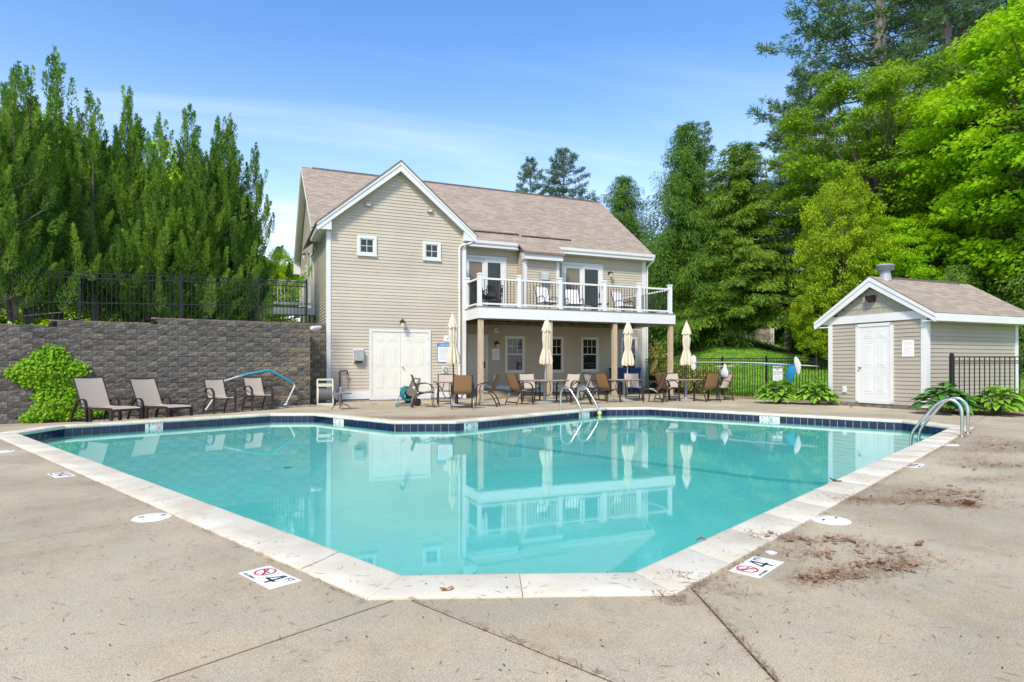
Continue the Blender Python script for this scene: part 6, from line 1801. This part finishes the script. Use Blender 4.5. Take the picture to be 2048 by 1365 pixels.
# ----- leafy trees behind the junipers and around
DV = {'lime': decid(31, 9.5, 4.0, .58, 'lime', 150, 190, .19, .38, .85, .18), 'maple': decid(32, 15.5, 5.0, .56, 'maple', 460, 280, .15, .34, .80, .24, spread=.5, inner=.58),
      'oak': decid(33, 17.0, 5.6, .60, 'oak', 300, 260, .165, .34, .85, .28, inner=.30), 'yellow': decid(34, 9.5, 2.7, .55, 'yellowtree', 260, 170, .12, .75, .50, .10, inner=.25, spread=.6)}
def tree(kind, name, x, y, z, H0, H, rz, label, wsc=1.0, group=None):
    cr, tr = DV[kind]; s = H / H0
    return add_tree(name, cr, tr, (x, y, z), rz, (s * wsc, s * wsc, s), label=label, cat='tree', group=group)
tree('lime', 'maple_tree', -21.5, 27.0, 2.6, 9.5, 9.0, .3, 'bright leafy tree glimpsed behind the left junipers', 1.1, 'leafy trees behind the junipers')
tree('lime', 'maple_tree', -16.0, 28.5, 2.6, 9.5, 8.2, 2.0, 'bright leafy tree glimpsed through the middle of the juniper row', 1.1, 'leafy trees behind the junipers')
tree('lime', 'maple_tree', -28.0, 40.0, 2.8, 9.5, 10.0, 4.0, 'bright leafy tree far back beyond the left junipers', 1.2, 'leafy trees behind the junipers')
tree('lime', 'small_tree', -13.2, 33.5, 2.4, 9.5, 5.0, 1.0, 'lime green round tree between the junipers and the house side', 0.9, 'leafy trees behind the junipers')
tree('lime', 'small_tree', -18.5, 44.0, 2.4, 9.5, 6.0, 5.0, 'farther lime green tree beyond the side landing', 1.1, 'leafy trees behind the junipers')

# ----- right-hand wood
hz = hillz
spA = spruce(41, 15.0, 3.9, 'spruce_dark', 1.0, hang=.95, dens=1.45, lw=.034, ll=.19)
spB = spruce(42, 13.0, 3.5, 'spruce_new', .75, hang=.40, whorl=.33, dens=1.45, ll=.20, lw=.042, start=.11)
def put(name, ms, x, y, H0, H, rz, label, wsc=1.0, dz=0.0, group=None, z=None):
    s = H / H0; zz = hz(x, y) + dz if z is None else z
    return add_tree(name, ms[0], ms[1], (x, y, zz), rz, (s * wsc, s * wsc, s), label=label, cat='tree', group=group)
put('spruce_tree', spA, 10.0, 35.5, 15.0, 12.9, .5, 'dark drooping spruce with a thin leader, right of the house roof', 1.28)
put('spruce_tree', spB, 12.6, 34.3, 13.0, 11.3, 1.7, 'dense round-topped spruce with yellow-green new growth', 1.38)
put('spruce_tree', spA, 7.9, 44.0, 15.0, 12.0, 2.9, 'dark pointed spruce just behind the right end of the house roof', 1.45)
put('spruce_tree', spB, 18.6, 40.0, 13.0, 5.2, 4.1, 'low dark evergreen beside the neighbouring house, behind the fence', 1.0, dz=-.4)
put('spruce_tree', spA, 21.6, 51.0, 15.0, 9.5, 3.1, 'dark evergreen behind the right corner of the neighbouring house', 1.7, dz=-.8)
put('spruce_tree', spA, 20.4, 40.5, 15.0, 7.0, 1.1, 'dark evergreen in the shade behind the yellow-green tree', 1.2, dz=-.4)
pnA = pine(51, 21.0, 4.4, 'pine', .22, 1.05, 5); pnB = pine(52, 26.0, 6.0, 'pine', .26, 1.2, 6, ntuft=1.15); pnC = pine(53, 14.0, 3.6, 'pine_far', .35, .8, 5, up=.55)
put('pine_tree', pnA, 20.8, 47.0, 21.0, 17.2, .4, 'blue-green white pine between the round spruce and the tall oak', .92)
put('pine_tree', pnA, 17.0, 55.0, 21.0, 18.5, 2.4, 'slim far pine peeking over the round-topped spruce, right of its tip', .8, group='far pines behind the spruces')
put('pine_tree', pnA, 15.4, 56.0, 21.0, 18.6, 5.0, 'slim far pine peeking over the drooping spruce', .75, group='far pines behind the spruces')
put('pine_tree', pnB, 21.6, 36.5, 26.0, 33.5, .9, 'tall white pine with long tiered branches, its top out of the frame', 1.12)
put('pine_tree', pnB, 26.2, 37.5, 26.0, 34.0, 3.3, 'tall pine with a bare grey trunk high above the shed', 1.0)
put('pine_tree', pnB, 29.5, 40.5, 26.0, 34.0, 5.2, 'second tall pine trunk behind the bright maple', 1.0)
put('pine_tree', pnB, 24.0, 50.0, 26.0, 24.0, 2.1, 'tall dim pine in the depth of the wood', 1.1)
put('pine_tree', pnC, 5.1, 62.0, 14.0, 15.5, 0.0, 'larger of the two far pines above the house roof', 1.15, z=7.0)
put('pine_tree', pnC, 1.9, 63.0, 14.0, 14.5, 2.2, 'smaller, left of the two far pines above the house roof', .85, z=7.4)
tree('oak', 'oak_tree', 17.6, 30.5, hz(17.6, 30.5) - .3, 17.0, 14.6, .6, 'large mid-green oak reaching out to the left before the tall pine', 1.02)
tree('oak', 'oak_tree', 24.0, 33.5, hz(24.0, 33.5) - .3, 17.0, 15.0, 3.7, 'mid-green oak filling the wood behind the bright maple', 1.1)
tree('yellow', 'young_maple', 13.9, 26.3, hz(13.6, 26.3) - .2, 9.5, 8.6, .2, 'young yellow-green tree rising behind the left side of the shed', .64, 'yellow-green trees behind the shed')
tree('yellow', 'young_maple', 15.9, 29.8, hz(15.9, 29.8) - .2, 9.5, 9.2, 2.9, 'yellow-green tree directly above the shed peak', .68, 'yellow-green trees behind the shed')
tree('yellow', 'young_maple', 13.0, 26.6, hz(13.0, 26.6) - .3, 9.5, 4.6, 4.9, 'low yellow-green sapling between the fence and the shed', .8, 'yellow-green trees behind the shed')
tree('maple', 'maple_tree', 20.4, 23.0, 0.0, 15.5, 16.3, .9, 'big bright green maple towering over the shed roof', 1.0)
tree('maple', 'maple_tree', 17.6, 26.5, 0.1, 15.5, 8.2, 3.0, 'lower bright maple crown between the shed roof and the big maple', 1.0)
tree('maple', 'maple_tree', 25.5, 27.0, 0.0, 15.5, 15.0, 4.6, 'bright maple at the very right edge behind the big one', 1.0)
hm = spruce(61, 9.0, 3.3, 'hemlock', .85, hang=.55, whorl=.30, nb=9, ll=.13, lw=.05, dens=1.0)
put('hemlock_tree', hm, 19.0, 21.4, 9.0, 7.9, .3, 'feathery dark hemlock at the right edge above the shed eave', 1.05, z=0.0)
put('hemlock_tree', hm, 16.6, 23.2, 9.0, 5.0, 2.0, 'small feathery hemlock peeking over the shed roof', 1.0, z=0.0)
# the wood goes on behind as one mass of trunks and crowns
g_ = random.Random(77)
for (x, y, k, H, rz, dz, lb) in (
        (30, 55, 'oak', 19, 1, -.5, 'woodland oak deep behind the two tall pine trunks'), (38, 48, 'oak', 20, 2, -.5, 'woodland oak far behind the big maple at the right edge'),
        (14, 70, 'oak', 13, 4, -2.5, 'woodland oak far behind the drooping spruce'), (22, 66, 'oak', 15, 5, -3, 'woodland oak far behind the round-topped spruce'), (33, 36, 'maple', 16, 3, -.5, 'woodland maple outside the right edge behind the shed'),
        (-34, 58, 'lime', 12, 1, -2, 'bright woodland tree far behind the left end of the junipers'), (-24, 62, 'lime', 11, 3, -2, 'bright woodland tree far behind the middle of the junipers'), (-45, 50, 'lime', 14, 2, -2, 'bright woodland tree at the far left, beyond the junipers'), (4, 78, 'oak', 12, 2.2, -3, 'woodland oak hidden low behind the house roof'),
        (19.5, 36.0, 'oak', 9, 2.6, -3.2, 'low oak thicket between the yellow-green trees and the shed corner'), (25.5, 42.0, 'oak', 13, .6, -4, 'oak thicket behind the shed in the shade'), (29.0, 30.0, 'maple', 9, 1.6, -3, 'low maple thicket right behind the shed'), (23.0, 27.5, 'maple', 8, 5.2, -2.6, 'low maple thicket over the shed roof at the right'),
        (-20.3, 24.6, 'lime', 4.6, 1.1, -1.8, 'low lime bush peeking over the wall top at the left frame edge'), (-17.5, 24.5, 'lime', 5.2, 2.1, -1.6, 'low lime bush behind the left junipers'), (-14.2, 25.5, 'lime', 5.4, .7, -1.6, 'low lime bush behind the middle junipers'), (-21.5, 22.0, 'lime', 5.0, 3.1, -1.6, 'low lime bush at the far left behind the picket fence'), (-12.2, 27.0, 'lime', 4.6, 4.1, -1.5, 'low lime bush beyond the side landing')):
    cr, tr = DV[k]; s = H / {'oak': 17.0, 'maple': 15.5, 'lime': 9.5}[k]
    zz = hz(x, y) + dz if x > 0 else 2.6 + dz
    add_tree('woodland_tree', cr, tr, (x, y, zz), rz, (s * 1.2, s * 1.2, s), label=lb, cat='tree', group='woodland trees in the background')

# ----- ivy on the block wall
ivp = [(0.11, 1.0), (0.44, 1.27), (0.79, 1.56), (0.99, 1.64), (1.16, 1.54), (1.38, 1.27), (1.66, 1.17), (1.68, 0.98), (1.5, 0.85), (1.36, 0.71), (1.55, 0.55), (1.66, 0.30), (2.0, 0.16), (2.0, -0.06), (1.16, -0.12), (0.66, -0.15), (0.36, -0.17), (0.55, 0.14), (0.72, 0.26), (0.61, 0.35), (0.72, 0.53), (0.66, 0.61), (0.49, 0.66), (0.28, 0.78), (0.22, 0.9)]
def inpoly(x, y, P):
    c = False; j = len(P) - 1
    for i in range(len(P)):
        if (P[i][1] > y) != (P[j][1] > y) and x < (P[j][0] - P[i][0]) * (y - P[i][1]) / (P[j][1] - P[i][1]) + P[i][0]: c = not c
        j = i
    return c
g = np.random.default_rng(6); C = []
ih = empty('ivy_plant', tuple(ww(1.0, 0, -0.15)), math.atan2(wd.y, wd.x), label='bright green ivy climbing the block wall beside the first lounger', cat='ivy')
edge = [np.array(p) for p in ivp]
while len(C) < 3600:
    x, z = g.uniform(0, 2.1), g.uniform(-.2, 1.7); x2 = x + g.normal(0, .035); z2 = z + g.normal(0, .035)
    if inpoly(x2, z2, ivp):
        de = min(np.hypot(*(p - np.array([x, z]))) for p in edge)
        C.append((x - 1.0, -(.02 + g.random() * (.07 + .42 * min(.55, de)) * (1 + .5 * (z < .3))), z + .15))
C = np.array(C); n_ = len(C)
Dv = np.stack([g.normal(0, .5, n_), g.normal(-.35, .25, n_), g.normal(-.7, .4, n_)], 1); Nv = np.stack([g.normal(0, .45, n_), -1 + g.normal(0, .3, n_), .65 + g.normal(0, .4, n_)], 1)
Lv = g.uniform(.038, .088, n_)
tag(link('leaf', leaves_mesh('leaf', C, Dv, Nv, Lv, Lv * .95, g.normal(.45, .22, n_), M['ivy'], fold=.1), ih), kind='stuff')
sg = []
for k in range(14):
    x = g.uniform(-.5, .5); pts = [(x, -.01, 0)]
    for q in range(5): pts.append((pts[-1][0] + g.normal(0, .12), -.02, pts[-1][2] + .26))
    pts = [p for p in pts if inpoly(p[0] + 1, p[2] - .15, ivp) or p[2] < .1]
    if len(pts) > 1: sg.append((pts, .006))
if sg: link('stem', trunk_mesh('stem', sg, M['bark'], 5), ih)

# ----- hostas: every large leaf is its own piece
def hosta_leaf(m):
    mb = MB(); nx = 6; L_ = 1.0; rows = []
    for i in range(nx + 1):
        u = i / nx; w_ = .30 * math.sin(math.pi * min(1, u * .93 + .05)) ** .75 * (1 - .25 * u); z = .42 * u - .62 * u * u; x = u * L_
        rows.append([(x, -w_, z - .0 + .12 * w_), (x, -w_ * .5, z + .02 * w_), (x, 0, z - .06 * w_ - .015), (x, w_ * .5, z + .02 * w_), (x, w_, z + .12 * w_)])
    mb.loft(rows, cap=False, closed=False); return mb.mesh('leaf', m, True)
HL = {k: hosta_leaf(M[k]) for k in ('hosta', 'hosta_dark')}
def hosta(x, y, r, h, kind, label, seed, nleaf=150):
    rs = random.Random(seed); z0 = 0.01
    o = empty('hosta_plant', (x, y, z0), 0, label=label, cat='plant', group='hostas along the terrace edge')
    st_ = MB()
    for k in range(nleaf):
        u = ((k + .5) / nleaf) ** .62; a = k * 2.39996 + rs.uniform(-.3, .3); rr = r * u * .74
        hh = h * (1.0 - .70 * u ** 1.4) * rs.uniform(.78, 1.08); s = rs.uniform(.17, .27) * (r / .55)
        px_, py_ = rr * math.cos(a), rr * math.sin(a)
        link('leaf', HL[kind], o, (px_, py_, hh), (rs.uniform(-.25, .25), .02 + .55 * u + rs.uniform(-.3, .25) - .38, a + rs.uniform(-.4, .4)), (s, s * rs.uniform(.85, 1.15), s))
        if k % 3 == 0: st_.tube([(px_ * .12, py_ * .12, 0), (px_ * .6, py_ * .6, hh * .75), (px_, py_, hh)], .006, 5)
    st_.build('stalk', M['stem'], o)
hosta(8.02, 18.75, .66, .60, 'hosta', 'bright hosta clump left of its neighbour under the leaf net', 1)
hosta(8.85, 18.15, .62, .56, 'hosta', 'bright hosta clump against the left corner of the shed', 2)
hosta(10.05, 14.45, .66, .62, 'hosta_dark', 'darker green hosta clump at the shed corner behind the steel ladder', 3)
hosta(11.05, 14.15, .66, .55, 'hosta', 'bright hosta clump at the right edge before the picket fence', 4)
# ----- variegated shrubs behind the fence
def shrub(x, y, z, rx, h, label, seed, mm='varieg', n=2600):
    g = np.random.default_rng(seed); v = unit(g.normal(0, 1, (n, 3))); r = g.random(n)[:, None] ** .4 * (1 + .25 * np.sin(v[:, :1] * 7 + seed) * np.cos(v[:, 1:2] * 6))
    C = v * r * np.array([rx, rx * .8, h / 2]) + np.array([0, 0, h * .52]); D_ = v * .7 + g.normal(0, .5, (n, 3)) + np.array([0, 0, .3]); Nn_ = v + g.normal(0, .5, (n, 3)) + np.array([0, 0, .5])
    Ls = g.uniform(.06, .11, n); o = empty('shrub', (x, y, z), 0, label=label, cat='shrub', group='variegated shrubs behind the fence')
    link('foliage', leaves_mesh('foliage', C, D_, Nn_, Ls, Ls * .6, np.where(g.random(n) < .5, g.normal(.8, .15, n), g.normal(.15, .12, n)), M[mm]), o)
    link('stem', trunk_mesh('stem', [([(0, 0, 0), tuple(q * np.array([rx, rx, h]) * .5 + np.array([0, 0, h * .3]))], [.02, .008]) for q in unit(g.normal(0, 1, (7, 3))) * np.array([1, 1, .6]) + np.array([0, 0, .5])], M['bark'], 5), o)
shrub(7.75, 24.4, .0, .85, 1.05, 'yellow-green variegated shrub behind the fence post, right of the fourth umbrella', 1)
shrub(6.75, 25.3, .0, .80, 1.15, 'yellow-green variegated shrub behind the fence, left of the fourth umbrella', 2)
shrub(6.35, 27.6, .1, .60, 2.1, 'tall pale variegated shrub at the right corner of the house', 3)

# ----- lawn blades near the fence
g = np.random.default_rng(9); C = []; n_ = 26000
kk = g.random(n_); bb = .15 + g.random(n_) ** 1.5 * 11; al = -3.5 + kk * 17
X = FA.x + fd.x * al + fn.x * bb; Y = FA.y + fd.y * al + fn.y * bb
Z = np.array([hillz(a, b) for a, b in zip(X, Y)])
Dv = np.stack([g.normal(0, .35, n_), g.normal(0, .35, n_), np.ones(n_)], 1)
tag(link('grass', leaves_mesh('grass', np.stack([X, Y, Z - .01], 1), Dv, g.normal(0, 1, (n_, 3)), g.uniform(.05, .12, n_), .022, g.normal(.5, .25, n_), M['grassblade'])), kind='stuff')
# brown needle-covered bank under the spruces
def bank(a, b):
    x = 5.6 + 12.5 * a; y = 34.6 + 6 * b - 1.0 * math.sin(a * 3.1); return (x, y, hillz(x, y) + .05 * math.sin(math.pi * a) * math.sin(math.pi * b) + .015)
sheet('needle_bank', 40, 24, bank, M['bare'])

# ----- neighbouring house on the slope
nbz = 1.6
nb = empty('neighbour_house', (18.7, 44.8, 1.2), R(20), label='beige clapboard neighbouring house partly hidden behind the spruces', cat='house')
mb = MB(); mb.prism([(0, 0.4), (8, 0.4), (8, 5.0), (4, 8.0), (0, 5.0)], 'y', 0, 9) if False else mb.box(-8, 0, 0, 8, .2, 5.6)
nw = mb.build('wall', M['dark_backing'], nb)
boards(nw, (-8, 0, 0), (1, 0, 0), (0, -1, 0), .5, 5.5, lambda z: (0.0, 7.88), [], M['shed_siding'], expo=.13, joined=True)
mb = MB(); mb.box(-.14, .03, -.03, .1, .4, 5.5); mb.build('corner_board', M['white'], nb)
mb = MB(); mb.tube([(.08, -.08, 5.4), (.08, -.08, .8), (.12, -.2, .6)], .05, 8); mb.build('downspout', M['white'], nb)
mb = MB(); mb.prism([(-.4, 5.5), (4, 8.4), (8.4, 5.5), (8.4, 5.65), (4, 8.55), (-.4, 5.65)], 'x', -8.4, .4); mb.build('roof', M['roofbase'], nb)

# ---------------------------------------------------------------- needles and leaves on the terrace
g = np.random.default_rng(14); P_ = []
def clump(x, y, rx, ry, ang, n, dens=1.0):
    n = int(n * (1.2 if y < 4.5 else 2.6)); ry *= 1.8; rx *= 1.2
    a = g.normal(0, rx * .5, n); b = g.normal(0, ry * .5, n); c, s = math.cos(ang), math.sin(ang)
    P_.append(np.stack([x + a * c - b * s, y + a * s + b * c, np.full(n, -.006) + g.random(n) * .014], 1))
for q in ((1.62, 3.27, .22, .07, .5, 260), (1.85, 3.30, .16, .06, .2, 160), (2.08, 3.47, .24, .07, .1, 320), (1.75, 4.02, .32, .06, -.25, 260), (2.12, 3.98, .14, .08, 0, 120), (1.72, 3.70, .20, .10, .3, 150), (2.20, 3.75, .22, .10, .2, 150), (2.35, 3.60, .2, .1, 0, 90),
          (3.32, 5.13, .55, .12, -.15, 340), (3.75, 5.45, .5, .16, .0, 380), (2.87, 5.13, .35, .1, -.1, 160), (3.60, 4.94, .18, .05, 0, 90), (5.45, 6.95, .6, .16, .1, 300), (4.6, 6.1, .5, .12, .2, 180), (6.3, 8.2, .9, .25, .1, 520), (7.1, 8.9, .8, .3, .2, 520), (7.2, 9.7, .5, .3, .3, 380), (5.6, 7.5, .6, .2, .4, 220), (8.0, 8.4, .7, .2, 0, 200),
          (.93, 3.21, .10, .16, .8, 130), (.76, 2.98, .05, .08, .8, 60), (-1.93, 13.25, 1.0, .24, 0, 1700), (-.7, 13.8, 1.0, .2, .1, 800), (-3.0, 13.6, .9, .2, .1, 260), (1.3, 14.9, .5, .12, .3, 60)):
    clump(*q)
# needles caught in the joints and along the coping edge
for k in range(900):
    u_ = g.random() * 11; w3 = pw(.6 + u_, -.32 - abs(g.normal(0, .03))); P_.append(np.array([[w3.x, w3.y, .003]]))
for k in range(380):
    w3 = pw(-.32 - abs(g.normal(0, .02)), .7 + g.random() * 9); P_.append(np.array([[w3.x, w3.y, .003]]))
for k in range(240):
    f = g.random(); w3 = pw(1.05 + (-.16 - 1.05) * f * 1.25 + g.normal(0, .008), -.16 + (-1.35 + .16) * f * 1.25 + g.normal(0, .008)); P_.append(np.array([[w3.x, w3.y, .0]]))
for k in range(90):
    f = g.random(); w3 = pw(-.16 + g.normal(0, .008), .65 - 1.6 * f); P_.append(np.array([[w3.x, w3.y, .0]]))
# thin scatter
n_ = 3600; xs = g.uniform(-4.5, 7.5, n_); ys = g.uniform(1.9, 9.5, n_)
for a, b in zip(xs, ys):
    d = Vector((a, b)) - PV; p, q = d.dot(e1), d.dot(e2)
    if (p < -.02 or q < -.02 or p + q < .85): P_.append(np.array([[a, b, .004 if (p > -.3 and q > -.3) else -.007]]))
P_ = np.concatenate(P_); n_ = len(P_)
# never over the water
dd_ = P_[:, :2] - np.array([PV.x, PV.y]); pp_ = dd_ @ np.array([e1.x, e1.y]); qq_ = dd_ @ np.array([e2.x, e2.y])
inside = np.array([inpoly(a, b, PP) for a, b in zip(pp_, qq_)]); P_ = P_[~inside]; n_ = len(P_)
an = g.uniform(0, 6.28, n_); Dv = np.stack([np.cos(an), np.sin(an), g.normal(0, .12, n_)], 1)
Ls = g.uniform(.03, .085, n_)
tag(link('pine_needles', leaves_mesh('pine_needles', P_ - Dv * .03, Dv, np.tile([0, 0, 1.0], (n_, 1)) + g.normal(0, .2, (n_, 3)), Ls, .0034, g.random(n_), M['needle'])), kind='stuff')
# small dark crumbs
n_ = 900; xs = g.uniform(-4.0, 4.5, n_); ys = g.uniform(1.9, 7.5, n_); keep = []
for a, b in zip(xs, ys):
    d = Vector((a, b)) - PV
    if not inpoly(d.dot(e1), d.dot(e2), PP): keep.append((a, b, -.008 if (d.dot(e1) < -.33 or d.dot(e2) < -.33 or d.dot(e1) + d.dot(e2) < .4) else .004))
C = np.array(keep); n_ = len(C); an = g.uniform(0, 6.28, n_)
tag(link('debris', leaves_mesh('debris', C, np.stack([np.cos(an), np.sin(an), np.zeros(n_) + .3], 1), np.tile([0, 0, 1.0], (n_, 1)) + g.normal(0, .3, (n_, 3)), g.uniform(.006, .022, n_), .006, g.random(n_) * .25, leafmat('crumbs', (.03, .022, .016), (.16, .11, .07), .0))), kind='stuff')

# curled dry leaves
def dry_leaf_mesh(seed):
    rs = random.Random(seed); mb = MB(); nx = 7; rows = []
    for i in range(nx + 1):
        u = i / nx; lobe = 1 + .35 * math.sin(u * 22 + seed); w_ = .30 * math.sin(math.pi * min(1, u * .95 + .03)) ** .7 * lobe; z = .10 + .16 * math.sin(u * 4 + seed)
        rows.append([(u, -w_, z + .20 * w_ + rs.uniform(0, .10)), (u, -w_ * .4, z - .02), (u, w_ * .4, z - .03 + rs.uniform(0, .03)), (u, w_, z + .35 * w_ + rs.uniform(0, .08))])
    mb.loft(rows, cap=False, closed=False); return mb.mesh('dry_leaf', M['dryleaf'], True)
DL = [dry_leaf_mesh(i) for i in range(4)]
rs = random.Random(8)
# heaped leaves: one pile each, its leaves as separate pieces
def pile(x, y, rx, ry, ang, n, label):
    n = int(n * 1.5); ry *= 2.1; rx *= 1.15
    o = empty('leaf_pile', (x, y, -.012), ang, label=label, cat='leaf pile', group='piles of fallen leaves on the right terrace')
    for k in range(n):
        s = rs.choice((.02, .03, .03, .04, .05, .07)) * rs.uniform(.85, 1.15); px_ = rs.gauss(0, rx * .45); py_ = rs.gauss(0, ry * .45)
        link('dry_leaf', DL[rs.randrange(4)], o, (px_, py_, .002 + rs.random() * .012), (rs.uniform(-.2, .2), rs.uniform(-.2, .2), rs.uniform(0, 6.28)), (s, s * rs.uniform(.6, 1), s * .6))
pile(1.66, 3.27, .22, .06, .3, 20, 'long pile of dry leaves and needles right of the right plaque, nearest the front')
pile(2.08, 3.47, .22, .06, .0, 24, 'thickest pile of curled dry leaves, right of the others on the terrace')
pile(1.72, 3.98, .34, .07, -.3, 16, 'thin leaf pile below the right skimmer lid, next to the coping')
pile(2.12, 3.95, .14, .06, 0, 9, 'small leaf pile right below the right skimmer lid')
pile(1.82, 3.66, .16, .06, .1, 9, 'small leaf pile between the lid pile and the front pile')
pile(2.22, 3.72, .20, .05, .1, 9, 'sparse leaf pile just above the thickest one')
pile(3.35, 5.14, .55, .09, -.15, 26, 'streak of leaves and needles beyond the right skimmer lid')
pile(3.80, 5.45, .45, .12, .0, 26, 'broad streak of needles and leaves farther right beyond the lid')
pile(6.9, 8.7, .9, .3, .2, 44, 'scattered leaves at the feet of the steel ladder')
pile(5.45, 6.95, .5, .14, .1, 22, 'leaf streak at the right edge of the picture')
for (x, y, s, lb) in ((-.29, 3.08, .075, 'crumpled brown leaf lying on the near coping edge'), (3.02, 5.92, .13, 'folded dry leaf on the right coping'), (3.62, 4.90, .15, 'single long dry leaf on the concrete right of the leaf streak'), (1.15, 13.9, .12, 'lone leaf on the far terrace behind the pool'), (9.0, 16.6, .14, 'dark leaf on the concrete before the shed foundation'), (2.55, 3.86, .07, 'small dark leaf right of the leaf piles'), (1.22, 3.92, .06, 'curled leaf on the right coping near the plaque')):
    o = link('dry_leaf', DL[int(s * 1000) % 4], None, (x, y, .002), (0, 0, s * 50), (s, s, s)); tag(o, lb, 'leaf')
# leaves and twigs sunk in the pool
for i, (p, q, s) in enumerate(((2.2, 6.5, .22), (6.9, 5.0, .2), (9.2, 5.4, .18), (7.8, 6.4, .2), (10.2, 3.0, .16))):
    o = link('sunken_leaf', DL[i % 4], None, pw(p, q, -.335), (0, 0, i * 1.3), (s, s * .6, s * .3)); tag(o, ('dark sunken leaf in the left part of the pool', 'dark sunken leaf in mid pool left of the dark floor stripe', 'dark sunken leaf beyond the dark floor stripe, mid pool', 'dark sunken leaf near the far ladder', 'dark sunken leaf near the right coping')[i], 'leaf', 'sunken leaves on the pool floor')
